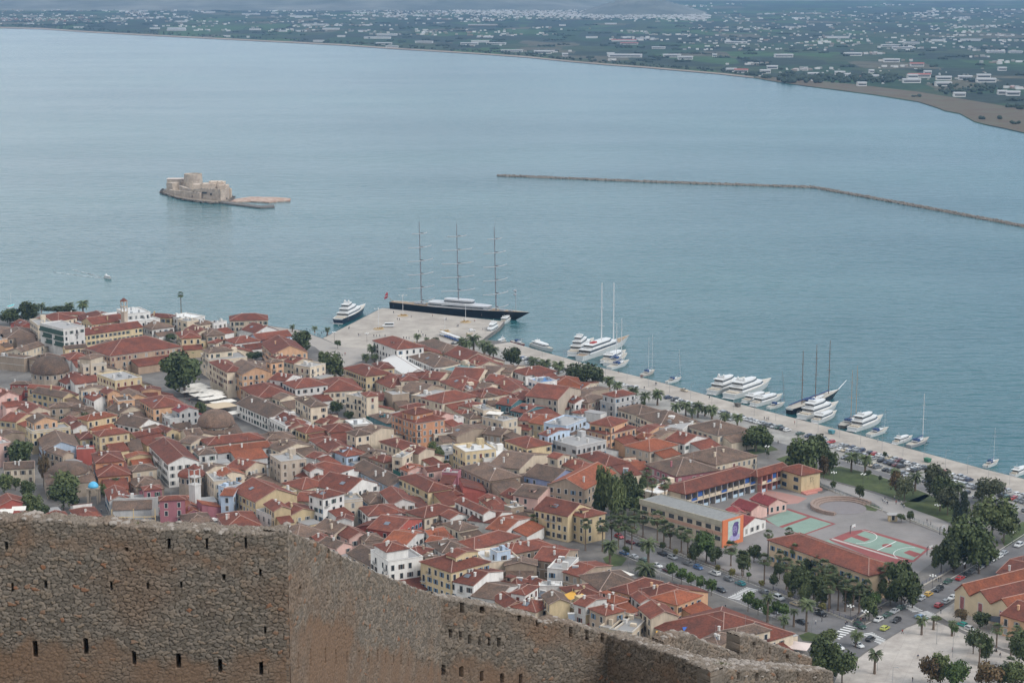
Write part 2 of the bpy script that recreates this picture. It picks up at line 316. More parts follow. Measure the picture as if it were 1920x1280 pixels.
rpoly('court_ground', 'Q', [(1140,150),(1205,128),(1352,178),(1285,202)], .032, CRED)
rpoly('court_ground', 'Q', [(1710,322),(1775,295),(1900,335),(1835,372)], .032, CRED)
rpoly('court_ground', 'Q', [(1530+55*math.cos(a), 245+20*math.sin(a)) for a in np.linspace(0,6.1,18)], .032, CRED)
rpoly('court_marking', 'Q', [(920,175),(1640,392),(1660,384),(940,165)], .034, mat('court_pale',(.40,.36,.33)))
rpoly('court_marking', 'Q', [(1420,297),(1428,300),(1635,200),(1627,197)], .034, WHITE)
for cx, cy, a0, a1 in ((1225,150,-1.4,1.75),(1800,335,1.75,4.9)):
    pts = [(cx+200*math.cos(a), cy+72*math.sin(a)) for a in np.linspace(a0,a1,16)]
    rpoly('court_marking', 'Q', pts + [(cx+(x-cx)*.97, cy+(y-cy)*.97) for x, y in reversed(pts)], .034, WHITE)
rpoly('yard_paving', 'P', [(150,560),(390,600),(660,660),(560,715),(440,728),(330,700),(150,640)], .022, mat('pink_paving', (0.36,0.20,0.17), var=.1, vscale=.2))
# crossings and kerbs
def zebra(p0, p1, w_, n):       # p0,p1 pixel ends across the road; stripes run along the road
    a, c = G(*p0, GZ), G(*p1, GZ); d = (c-a)/n; u = d.normalized(); v = Vector((-u.y, u.x, 0))*w_/2; bb = MB()
    for k in range(n):
        s = a + d*(k+.2); e = a + d*(k+.7)
        e = s + d*.42; bb.add([(s-v).to_tuple()[:2]+(GZ+.022,), (e-v).to_tuple()[:2]+(GZ+.022,), (e+v).to_tuple()[:2]+(GZ+.022,), (s+v).to_tuple()[:2]+(GZ+.022,)], [(0,1,2,3)])
    bb.obj('road_marking', WHITE, kind='structure')
zebra((1375,1122),(1412,1102),4.5,10); zebra((1625,1186),(1660,1206),4,9); zebra((1700,1134),(1722,1146),4,6); zebra((1730,1146),(1752,1156),4,6); zebra((1562,1196),(1600,1172),4,7)
def kerb(pts, m=None):
    bb = MB()
    for i in range(len(pts)-1):
        a, c = G(*pts[i], GZ), G(*pts[i+1], GZ); d = (c-a).normalized(); v = Vector((-d.y, d.x, 0))*.12
        vs = [(a-v), (c-v), (c+v), (a+v)]; bb.add([(p.x,p.y,GZ-.01) for p in vs] + [(p.x,p.y,GZ+.13) for p in vs], [(0,1,5,4),(1,2,6,5),(2,3,7,6),(3,0,4,7),(4,5,6,7)])
    bb.obj('kerb', m or mat('kerb_stone', (0.42,0.40,0.37)), kind='structure')
kerb([(1171,1001),(1290,1048),(1408,1094),(1500,1129),(1598,1166)]); kerb([(1623,1170),(1680,1142),(1732,1113),(1852,1045),(1940,989)]); kerb([(1166,1039),(1240,1073),(1343,1113),(1460,1161)])
kerb([(1530,879),(1575,873),(1640,889),(1700,909),(1745,927)]); kerb([(1536,897),(1640,926)]); kerb([(1568,925),(1655,956),(1775,1003)])
# hillside under the fortress
vs = []; fs = []; nx, ny = 40, 40
for j in range(ny):
    for i in range(nx):
        x = -160 + 420*i/(nx-1); y = 60 + 450*j/(ny-1); z = max(1.5, CAMZ - 0.42*y - 6 + 2*math.sin(x*.13+y*.05) + 2*math.sin(y*.11-x*.04) - (3 if y > 200 else 0)); vs.append((x, y, z))
for j in range(ny-1):
    for i in range(nx-1): a = j*nx+i; fs.append((a, a+1, a+nx+1, a+nx))
MB().add(vs, fs).obj('hillside_terrain', mat('hillside', (0.12,0.10,0.06), var=.3, vscale=.1, col2=(.06,.07,.03), cscale=.05), smooth=True, kind='structure')
# ------------------------------------------------------------------ fortress walls
def stone_mat():
    m = bpy.data.materials.new('rubble_stone'); m.use_nodes = True; n = m.node_tree.nodes; l = m.node_tree.links; b = n['Principled BSDF']
    b.inputs['Roughness'].default_value = 0.95; b.inputs['Specular IOR Level'].default_value = 0.15
    at = n.new('ShaderNodeAttribute'); at.attribute_name = 'stone'; sp = n.new('ShaderNodeSeparateColor'); l.new(at.outputs['Color'], sp.inputs[0])
    geo = n.new('ShaderNodeNewGeometry')
    rp = n.new('ShaderNodeValToRGB'); e = rp.color_ramp.elements; e[0].color = (0.135,0.112,0.09,1); e[1].color = (0.235,0.115,0.068,1); e[1].position = 1
    for p, c in ((.25,(0.148,0.126,0.105,1)),(.5,(0.172,0.145,0.12,1)),(.75,(0.215,0.178,0.145,1)),(.96,(0.21,0.165,0.125,1))): k = e.new(p); k.color = c
    l.new(sp.outputs[0], rp.inputs[0])
    # mortar / weathered render patches
    nz = n.new('ShaderNodeTexNoise'); nz.inputs['Scale'].default_value = 0.22; nz.inputs['Detail'].default_value = 6; l.new(geo.outputs['Position'], nz.inputs['Vector'])
    nf = n.new('ShaderNodeTexNoise'); nf.inputs['Scale'].default_value = 7; nf.inputs['Detail'].default_value = 5; nf.inputs['Roughness'].default_value = .7; l.new(geo.outputs['Position'], nf.inputs['Vector'])
    mc = n.new('ShaderNodeMix'); mc.data_type = 'RGBA'; mc.inputs[6].default_value = (0.172,0.122,0.090,1); mc.inputs[7].default_value = (0.20,0.122,0.078,1)
    l.new(nf.outputs['Fac'], mc.inputs[0])
    add = n.new('ShaderNodeMath'); add.operation = 'ADD'; l.new(sp.outputs[2], add.inputs[0])
    mr = n.new('ShaderNodeMapRange'); mr.inputs[1].default_value = .5; mr.inputs[2].default_value = .68; mr.inputs[3].default_value = -0.1; mr.inputs[4].default_value = .5; l.new(nz.outputs['Fac'], mr.inputs[0])
    l.new(mr.outputs[0], add.inputs[1]); add.use_clamp = True
    mx = n.new('ShaderNodeMix'); mx.data_type = 'RGBA'; l.new(add.outputs[0], mx.inputs[0]); l.new(rp.outputs[0], mx.inputs[6]); l.new(mc.outputs[2], mx.inputs[7])
    # dark joints, plus the shade painted into the slits
    mj = n.new('ShaderNodeMix'); mj.data_type = 'RGBA'; mj.inputs[6].default_value = (0.035,0.026,0.020,1); l.new(sp.outputs[1], mj.inputs[0]); l.new(mx.outputs[2], mj.inputs[7])
    h = n.new('ShaderNodeHueSaturation'); l.new(mj.outputs[2], h.inputs['Color'])
    m2 = n.new('ShaderNodeMapRange'); m2.inputs[1].default_value = .3; m2.inputs[2].default_value = .7; m2.inputs[3].default_value = .78; m2.inputs[4].default_value = 1.22; l.new(nf.outputs['Fac'], m2.inputs[0]); l.new(m2.outputs[0], h.inputs['Value'])
    l.new(h.outputs[0], b.inputs['Base Color'])
    bp = n.new('ShaderNodeBump'); bp.inputs['Strength'].default_value = .5; bp.inputs['Distance'].default_value = .06; l.new(nf.outputs['Fac'], bp.inputs['Height']); l.new(bp.outputs[0], b.inputs['Normal'])
    return m
STONE = stone_mat()
def worley(u, v, cu, cv, seed):
    U, V = u/cu, v/cv
    # warp so the courses are uneven
    U = U + .25*np.sin(V*1.7+seed)+.12*np.sin(V*4.1+U*.9); V = V + .22*np.sin(U*1.3+seed*2)+.12*np.sin(U*3.7)
    iu, iv = np.floor(U).astype(np.int64), np.floor(V).astype(np.int64)
    f1 = np.full(U.shape, 9.); f2 = np.full(U.shape, 9.); idd = np.zeros(U.shape)
    def hsh(a, b, k):
        x = np.sin(a*127.1 + b*311.7 + k*74.7 + seed*13.13) * 43758.5453; return x - np.floor(x)
    for du in (-1,0,1):
        for dv in (-1,0,1):
            a, b2 = iu+du, iv+dv
            px = a + .12 + .76*hsh(a,b2,1); py = b2 + .12 + .76*hsh(a,b2,2)
            d = np.sqrt((U-px)**2 + (V-py)**2) * (0.85+.4*hsh(a,b2,5)); r = hsh(a,b2,3)
            m = d < f1; f2 = np.where(m, f1, np.minimum(f2, d)); idd = np.where(m, r, idd); f1 = np.where(m, d, f1)
    return f1, f2, idd
def seg_uz(P0, P1, px, py):
    """pixel -> (metres along the segment, height) on the vertical plane through P0-P1"""
    r = ray(px, py); dx, dy = P1[0]-P0[0], P1[1]-P0[1]; L = math.hypot(dx, dy); dx /= L; dy /= L
    # P0 + u*d = t*r  (xy)
    det = dx*(-r.y) + dy*r.x; u = ((-P0[0])*(-r.y) + (P0[1])*(-r.x)) / det if abs(det) > 1e-9 else 0
    u = (-P0[0]*(-r.y) - (-P0[1])*(-r.x)) / det
    X, Y = P0[0]+dx*u, P0[1]+dy*u; t = Y / r.y
    return u, CAMZ + r.z*t
def wall_seg(P0, P1, top, zbot, res, slits, seed, cu=.48, cv=.36, thick=1.3, bands=(), parent=None, rough_top=.10, nm='wall_face', backz=None):
    """P0->P1 left to right as seen; top: list of pixels; slits: list of (px,py,w_m,h_m)"""
    L = math.hypot(P1[0]-P0[0], P1[1]-P0[1]); dx, dy = (P1[0]-P0[0])/L, (P1[1]-P0[1])/L; nx, ny = dy, -dx     # normal toward camera side
    tu = [seg_uz(P0, P1, *p) for p in top]; tus = [a for a, _ in tu]; tz = [b for _, b in tu]
    nu = max(2, int(L/res)); zmax = max(tz)+.3; zmin = zbot; nv = max(2, int((zmax-zmin)/res))
    u = np.linspace(-.08, L+.08, nu+1); s = np.linspace(0, 1, nv+1)
    UU, SS = np.meshgrid(u, s); ZT = np.interp(UU, tus, tz)
    rs = np.random.RandomState(seed); jit = np.interp(u, np.linspace(0, L, max(3,int(L/.35))), rs.uniform(-rough_top, rough_top, max(3,int(L/.35))))
    ZT = ZT + jit[None, :]
    ZZ = zmin + (ZT - zmin)*SS
    f1, f2, idd = worley(UU, ZZ, cu, cv, seed); edge = np.clip((f2-f1)/.20, 0, 1); hgt = np.sqrt(edge)*(.06+.05*idd)
    band = np.zeros(UU.shape)
    for (za, zb, amt) in bands: wob = .45*np.sin(UU*.55+seed)+.3*np.sin(UU*1.7+ZZ)+.18*np.sin(UU*4.3-ZZ*2); dd = ZT-ZZ+wob; band = np.maximum(band, amt*np.clip((dd-za)/.7+.5,0,1)*np.clip((zb-dd)/.7+.5,0,1))
    band = np.clip(band + .22*(np.sin(UU*.9+ZZ*.7+seed)+np.sin(UU*2.37-ZZ*1.3)) * band, 0, 1)
    hgt = hgt*(1-.55*band); joint_slit_shade = np.clip(edge*1.6, 0, 1); joint_slit_shade = np.maximum(joint_slit_shade, band*.75)
    hole = np.zeros(UU.shape, bool)
    for (px, py, w_, h_) in slits:
        su, sz = seg_uz(P0, P1, px, py); hole |= (np.abs(UU-su) < max(w_*.36,res*.55)) & (np.abs(ZZ-sz) < h_*.6)
    off = np.where(hole, -1.1, hgt); joint_slit_shade = np.where(hole, .0, joint_slit_shade)  # slits pushed in, and their inner shade painted with the dark joint colour
    X = P0[0] + dx*UU + nx*off; Y = P0[1] + dy*UU + ny*off
    V = np.stack([X, Y, ZZ], -1).reshape(-1, 3); W_ = nu+1
    idx = np.arange((nv)*(W_)).reshape(nv, W_)[:, :-1].ravel(); Fs = np.stack([idx, idx+1, idx+W_+1, idx+W_], 1)
    # top: rough strip of the wall head, then back face
    nt_ = max(2, int(thick/res)); tv = []; tcol = []
    for k in range(1, nt_+1):
        t = thick*k/nt_; f1b, f2b, idb = worley(u, np.full(u.shape, 500.+t+seed), cu*.8, cv*.8, seed+3); e2 = np.clip((f2b-f1b)/.22, 0, 1)
        tv.append(np.stack([P0[0]+dx*u-nx*t, P0[1]+dy*u-ny*t, ZT[-1] + np.sqrt(e2)*.14 - .05 + .15*rs.uniform(-.5,.5,len(u))*0.4], -1)); tcol.append((idb, np.clip(e2*1.5,0,1)))
    zb = backz if backz is not None else zmin
    tv.append(np.stack([P0[0]+dx*u-nx*thick, P0[1]+dy*u-ny*thick, np.full(u.shape, zb)], -1)); tcol.append((idd[-1], np.ones(len(u))))
    base = len(V); V = np.concatenate([V] + tv); rows = [nv*W_] + [base + k*W_ for k in range(len(tv))]
    F2 = []
    for a, c in zip(rows[:-1], rows[1:]):
        i = np.arange(nu); F2.append(np.stack([a+i, a+i+1, c+i+1, c+i], 1))
    for e_ in (0, nu):      # close both ends
        col_ = np.arange(nv+1)*W_ + e_; bk = rows[-1] + e_; k_ = len(V); zz_ = V[col_, 2]
        ev = V[col_].copy(); ev[:, 0] = V[bk, 0]; ev[:, 1] = V[bk, 1]; V = np.concatenate([V, ev]); i_ = np.arange(nv); F2.append(np.stack([col_[i_], col_[i_+1], k_+i_+1, k_+i_], 1))
    Fs = np.concatenate([Fs] + F2)
    me = bpy.data.meshes.new(nm); me.vertices.add(len(V)); me.vertices.foreach_set('co', V.ravel())
    me.loops.add(Fs.size); me.polygons.add(len(Fs)); me.loops.foreach_set('vertex_index', Fs.ravel().astype(np.int32))
    me.polygons.foreach_set('loop_start', np.arange(0, Fs.size, 4, dtype=np.int32)); me.update(calc_edges=True)
    ca = me.color_attributes.new('stone', 'FLOAT_COLOR', 'POINT')
    rgba = np.ones((len(V), 4)); rgba[:, 0] = .4; rgba[:, 2] = 0; rgba[:base, 0] = idd.ravel(); rgba[:base, 1] = joint_slit_shade.ravel(); rgba[:base, 2] = band.ravel()
    o_ = base
    for (a, c) in tcol: rgba[o_:o_+W_, 0] = np.clip(.5+a*.35, 0, .85); rgba[o_:o_+W_, 1] = c; rgba[o_:o_+W_, 2] = 0; o_ += W_
    ca.data.foreach_set('color', rgba.ravel()); me.materials.append(STONE)
    o = put(nm, me, parent); o['_'] = 1; del o['_']
    # loose capping stones
    b = MB(); pts = []
    rr = random.Random(seed)
    for k in range(int(L*5.5)):
        uu = rr.uniform(0, L); t = rr.uniform(-.02, thick); z = float(np.interp(uu, u, ZT[-1])); pts.append((P0[0]+dx*uu-nx*t, P0[1]+dy*uu-ny*t, z+.02+rr.uniform(-.05,.07)))
    rocks(b, pts, .10, .26, rr, .6); c = b.obj('capping_stones', CAP, parent, kind='stuff'); del c['kind']
    return o
CAP = mat('capping_stone', (0.27,0.235,0.205), var=.3, vscale=1.5, rnd=0, bump=.4, bscale=6)
def fort(name, label, **k):
    o = put(name, None); o['category'] = 'fortress wall'; o['label'] = label; o.location = (0,0,0); return o
P = [W(-60,1000,99.3), W(536,1000,100), W(825,1120,124), W(1140,1190,130), W(1332,1256,122), W(1560,1262,131)]
P = [(p.x, p.y) for p in P]
f1_ = fort('fortress_wall', 'grey brown rubble fortress wall with rust patches and two rows of loopholes at lower left')
sl1 = [(66,1216,.34,.75),(161,1211,.34,.75),(252,1232,.28,.62),(334,1238,.30,.68),(412,1247,.26,.62),(489,1252,.24,.6),
  (317,1018,.16,.5),(388,1019,.16,.5),(461,1018,.16,.5),(419,1081,.2,.3),(24,1100,.14,.4),(86,1095,.14,.35),(209,1097,.16,.4),(277,1097,.14,.3),(340,1095,.12,.3),(238,1029,.18,.2),(488,1073,.14,.3),(12,1022,.18,.35),(497,1180,.16,.3)]
wall_seg(P[0], P[1], [(-60,970),(0,974),(120,978),(240,985),(300,992),(420,998),(536,1000)], 160, .046, sl1, 11, parent=f1_, bands=((1.0,1.8,.5),(7.0,30,.85)), cu=.33, cv=.22)
f2_ = fort('fortress_wall', 'pale rubble fortress wall running away downhill beside the town, narrow slits along its ochre foot')
sl2 = [(558,1238,.22,.75),(581,1232,.22,.8),(609,1229,.22,.75),(629,1231,.2,.75),(650,1233,.2,.7),(672,1231,.2,.6),(690,1234,.2,.6),(707,1230,.2,.7),(722,1233,.2,.6),(737,1236,.2,.5),(751,1237,.2,.6),(765,1240,.2,.5),(779,1236,.2,.6),(790,1240,.2,.5),(802,1243,.2,.5),
   (612,1118,.2,.5),(622,1120,.2,.5),(633,1121,.2,.5),(550,1013,.3,.6),(614,1045,.3,.7),(636,1055,.3,.7),(592,1036,.25,.4),(560,1110,.5,.5)]
wall_seg(P[1], P[2], [(536,998),(556,1003),(600,1021),(640,1042),(700,1072),(760,1096),(825,1121)], 155, .065, sl2, 23, parent=f2_, bands=((4.6,30,.8),), cu=.30, cv=.28)
f3_ = fort('fortress_wall', 'ochre brown fortress wall stretch with a jagged top and ordered loopholes, left of the dark corner')
sl3 = [(830,1255,.3,.6),(864,1259,.3,.6),(902,1267,.3,.6),(941,1271,.3,.6),(975,1273,.3,.6),(823,1182,.22,.5),(843,1187,.22,.5),(862,1191,.22,.5),(879,1198,.22,.5),(898,1200,.22,.5),(916,1202,.22,.5),(934,1203,.22,.5),
   (865,1139,.3,.6),(903,1143,.35,.4),(1069,1184,.28,.6),(1100,1190,.28,.6),(1128,1195,.28,.6),(972,1158,.3,.3),(1006,1168,.25,.4)]
wall_seg(P[2], P[3], [(825,1122),(845,1124),(880,1131),(905,1135),(960,1149),(1005,1158),(1020,1168),(1050,1165),(1085,1174),(1140,1189)], 150, .065, sl3, 37, parent=f3_, bands=((.2,1.6,.4),(4.2,30,.7)), cu=.34, cv=.29)
f4_ = fort('fortress_wall', 'shaded reddish fortress wall dropping right from the dark inner corner toward the town')
sl4 = [(1193,1217,.25,.4),(1239,1237,.25,.4),(1283,1252,.25,.42),(1150,1205,.2,.3)]
wall_seg(P[3], P[4], [(1140,1188),(1200,1207),(1270,1230),(1332,1257)], 140, .07, sl4, 41, parent=f4_, bands=((1.0,3.0,.4),), cu=.36, cv=.27, thick=1.1)
f5_ = fort('fortress_wall', 'lowest bastion wall at the bottom edge with a row of six loopholes')
sl5 = [(1343,1265,.25,.42),(1383,1267,.25,.42),(1418,1269,.4,.45),(1456,1268,.22,.42),(1494,1269,.22,.42),(1528,1270,.22,.42)]
wall_seg(P[4], P[5], [(1332,1256),(1440,1255),(1540,1257),(1560,1262)], 140, .07, sl5, 43, parent=f5_, cu=.38, cv=.27, thick=1.1)
q = W(1246,1197,134), W(1388,1240,139)
fa = fort('fortress_wall', 'jagged ruined parapet of rubble rising just behind the lowest bastion, left half')
wall_seg((q[0].x,q[0].y), (q[1].x,q[1].y), [(1250,1200),(1258,1194),(1300,1192),(1325,1203),(1350,1214),(1388,1230)], 145, .08, [], 47, parent=fa, cu=.36, cv=.28, rough_top=.14)
fb = fort('fortress_wall', 'right half of the ruined parapet with three square holes, sloping toward the trees')
q1 = W(1386,1240,139.5); q2 = W(1520,1246,145)
wall_seg((q1.x,q1.y), (q2.x,q2.y), [(1386,1195),(1395,1191),(1420,1196),(1455,1210),(1490,1223),(1520,1234)], 145, .08, [(1412,1209,.3,.4),(1442,1219,.3,.4),(1475,1232,.3,.4)], 53, parent=fb, cu=.38, cv=.3, rough_top=.12)
# walkway filling the bastion between the parapets
b = MB(); a_ = [P[3], P[4], P[5], (q2.x, q2.y), (q1.x, q1.y), (q[0].x, q[0].y)]
tz = [W(1140,1189,130).z-.8, W(1332,1256,122).z-.3, W(1545,1262,131).z-.3, W(1520,1245,145).z-.1, W(1386,1240,139).z-.1, W(1250,1222,134).z]
b.add([(p[0], p[1], z) for p, z in zip(a_, tz)] + [(p[0], p[1], 140) for p in a_], [(0,1,4,5),(1,2,3,4),(3,2,8,9),(4,3,9,10),(5,4,10,11)])
b.obj('bastion_ground', mat('bastion_rubble', (0.24,0.20,0.16), var=.4, vscale=1.2, bump=.8, bscale=1.5, col2=(.30,.25,.2), cscale=.5), kind='structure')
b = MB(); rr = random.Random(9); pts = []
for k in range(420):
    t, s_ = rr.random(), rr.random(); A = Vector((*a_[5], tz[5])).lerp(Vector((*a_[3], tz[3])), t); B = Vector((*a_[1], tz[1])).lerp(Vector((*a_[2], tz[2])), t); p_ = A.lerp(B, s_); pts.append(p_)
rocks(b, pts, .1, .3, rr, .5); b.obj('rubble', CAP, kind='stuff')
for i, (x, y) in enumerate(((20,974),(105,978),(150,981),(260,986),(1355,1246),(430,998))):
    g = MB(); rr = random.Random(i+60); pos = W(x, y, 100.2+ (0 if x < 600 else 29))
    for k in range(60):
        a = rr.uniform(0, 6.28); r0 = rr.uniform(0, .45); h = rr.uniform(.1,.3); X, Y = r0*math.cos(a)*1.6, r0*math.sin(a)
        g.add([(X-.03,Y,-.1),(X+.03,Y,-.1),(X+rr.uniform(-.1,.1),Y+rr.uniform(-.1,.1),h)], [(0,1,2)])
    o = g.obj('grass_tuft', mat('dry_grass', (.12,.13,.05), rnd=.2), loc=pos, kind='stuff')
# ------------------------------------------------------------------ houses
WALLC = dict(w=('white',(.62,.60,.57)), c=('cream',(.56,.47,.36)), y=('yellow',(.52,.41,.25)), o=('peach',(.54,.33,.20)), k=('orange',(.44,.22,.125)), p=('pink',(.58,.38,.33)),
  r=('brick red',(.34,.09,.07)), b=('pale blue',(.42,.50,.60)), s=('bare stone',(.34,.265,.20)), g=('grey',(.42,.41,.40)), m=('magenta',(.32,.13,.15)), t=('teal',(.08,.17,.19)), d=('slate blue',(.24,.27,.40)), a=('tan',(.36,.26,.185)), e=('beige',(.48,.40,.32)))
ROOFC = dict(n=('red',(.185,.056,.034),(.118,.043,.030)), d=('faded brown',(.165,.105,.074),(.100,.070,.054)), o=('bright orange',(.26,.078,.037),(.19,.062,.033)), r=('crimson',(.24,.045,.045),(.2,.04,.04)), t=('teal',(.12,.22,.23),(.14,.2,.2)), x=('grey',(.34,.33,.32),(.26,.25,.245)), w=('white',(.66,.65,.63),(.55,.54,.52)), b=('blue',(.1,.25,.5),(.1,.2,.4)))
SHUT = [(.17,.175,.175),(.07,.045,.035),(.15,.05,.035),(.09,.18,.28),(.30,.29,.27),(.05,.09,.07),(.13,.10,.075)]
def WM(c): return mat('wall_'+WALLC[c][0].replace(' ','_'), WALLC[c][1], var=.20, vscale=.55, rnd=.14, bump=.2, bscale=1, zs=.3)
def tile_mat(c):
    nm = 'roof_'+ROOFC[c][0].replace(' ','_')
    if nm in MATS: return MATS[nm]
    if c in 'xwb': return mat(nm, ROOFC[c][1], var=.15, vscale=.35, col2=ROOFC[c][2], rnd=.15)
    m = mat(nm, ROOFC[c][1], var=.55 if c == 'd' else .38, vscale=2.0 if c == 'd' else 1.3, col2=ROOFC[c][2], cscale=.22, rnd=.22)
    # tile courses: object-space waves across the slope
    n = m.node_tree.nodes; l = m.node_tree.links; b = n['Principled BSDF']
    tc = n.new('ShaderNodeTexCoord'); wv = n.new('ShaderNodeTexWave'); wv.bands_direction = 'X'; wv.inputs['Scale'].default_value = 1.1; wv.inputs['Distortion'].default_value = .6
    wv2 = n.new('ShaderNodeTexWave'); wv2.bands_direction = 'Y'; wv2.inputs['Scale'].default_value = 1.1
    l.new(tc.outputs['Object'], wv.inputs['Vector']); l.new(tc.outputs['Object'], wv2.inputs['Vector'])
    ad = n.new('ShaderNodeMath'); ad.operation = 'ADD'; l.new(wv.outputs['Fac'], ad.inputs[0]); l.new(wv2.outputs['Fac'], ad.inputs[1])
    bp = n.new('ShaderNodeBump'); bp.inputs['Strength'].default_value = .5; bp.inputs['Distance'].default_value = .12; l.new(ad.outputs[0], bp.inputs['Height']); l.new(bp.outputs[0], b.inputs['Normal'])
    return m
RIDGE = mat('ridge_mortar', (.33,.20,.16), var=.2, vscale=1)
RIDGE2 = mat('ridge_pale', (.30,.22,.18), var=.2, vscale=1)
GLASS = mat('dark_window', (.03,.035,.04), rough=.25, spec=.6)
FRAME = mat('window_frame', (.55,.53,.50), rnd=.1)
METAL = mat('grey_metal', (.35,.36,.37), rough=.45, metal=.5)
PANEL = mat('solar_glass', (.12,.14,.17), rough=.45, spec=.8)
AWN = mat('canvas_white', (.66,.62,.56), var=.06, vscale=1); AWY = mat('canvas_yellow', (.62,.34,.06), var=.06, vscale=1)
RAIL = mat('iron_railing', (.08,.08,.085))
WIN = {}
def win_mesh(k, kind=0):
    key = (k, kind)
    if key in WIN: return WIN[key]
    b = MB(); sm = mat('shutter_%d' % k, SHUT[k])
    if kind == 0:      # window with closed-back shutters beside a dark pane
        b.box(-.68,.68,-.05,.03,-1.02,1.02,0); b.box(-.54,.54,-.07,-.055,-.92,.90,1 if k % 2 else 2)
    elif kind == 1:    # open shutters
        b.box(-.58,.58,-.05,.03,-.9,.9,0); b.box(-.46,.46,-.07,-.055,-.8,.8,1); b.box(-1.05,-.56,-.09,-.055,-.82,.82,2); b.box(.56,1.05,-.09,-.055,-.82,.82,2)
    elif kind == 2:    # french window with balcony
        b.box(-.7,.7,-.05,.03,-1.2,1.0,0); b.box(-.55,.55,-.07,-.055,-1.2,.9,1); b.box(-1.0,1.0,-.85,0.0,-1.38,-1.22,3)
        for x in np.arange(-.98, 1.0, .24): b.box(x-.02,x+.02,-.84,-.80,-1.22,-.35,4)
        b.box(-1.0,1.0,-.85,-.79,-.36,-.30,4); b.box(-1.0,-.96,-.8,0,-.36,-.30,4); b.box(.96,1.0,-.8,0,-.36,-.30,4)
    elif kind == 3:    # wide school window band, blue frames
        b.box(-1.3,1.3,-.05,.03,-.85,.85,2)
        for x in (-.95,-.32,.32,.95): b.box(x-.27,x+.27,-.07,-.055,-.75,.75,1)
    elif kind == 4:    # glazed balcony strip of the hotel
        b.box(-1.5,1.5,-.05,.03,-1.1,1.1,2); b.box(-1.4,1.4,-.9,0,-1.35,-1.2,3); b.box(-1.4,1.4,-.9,-.86,-1.2,-.3,2)
    WIN[key] = b.mesh('window', [FRAME, GLASS, sm, mat('balcony_slab', (.45,.42,.38)), RAIL]); return WIN[key]
HOUSES = []
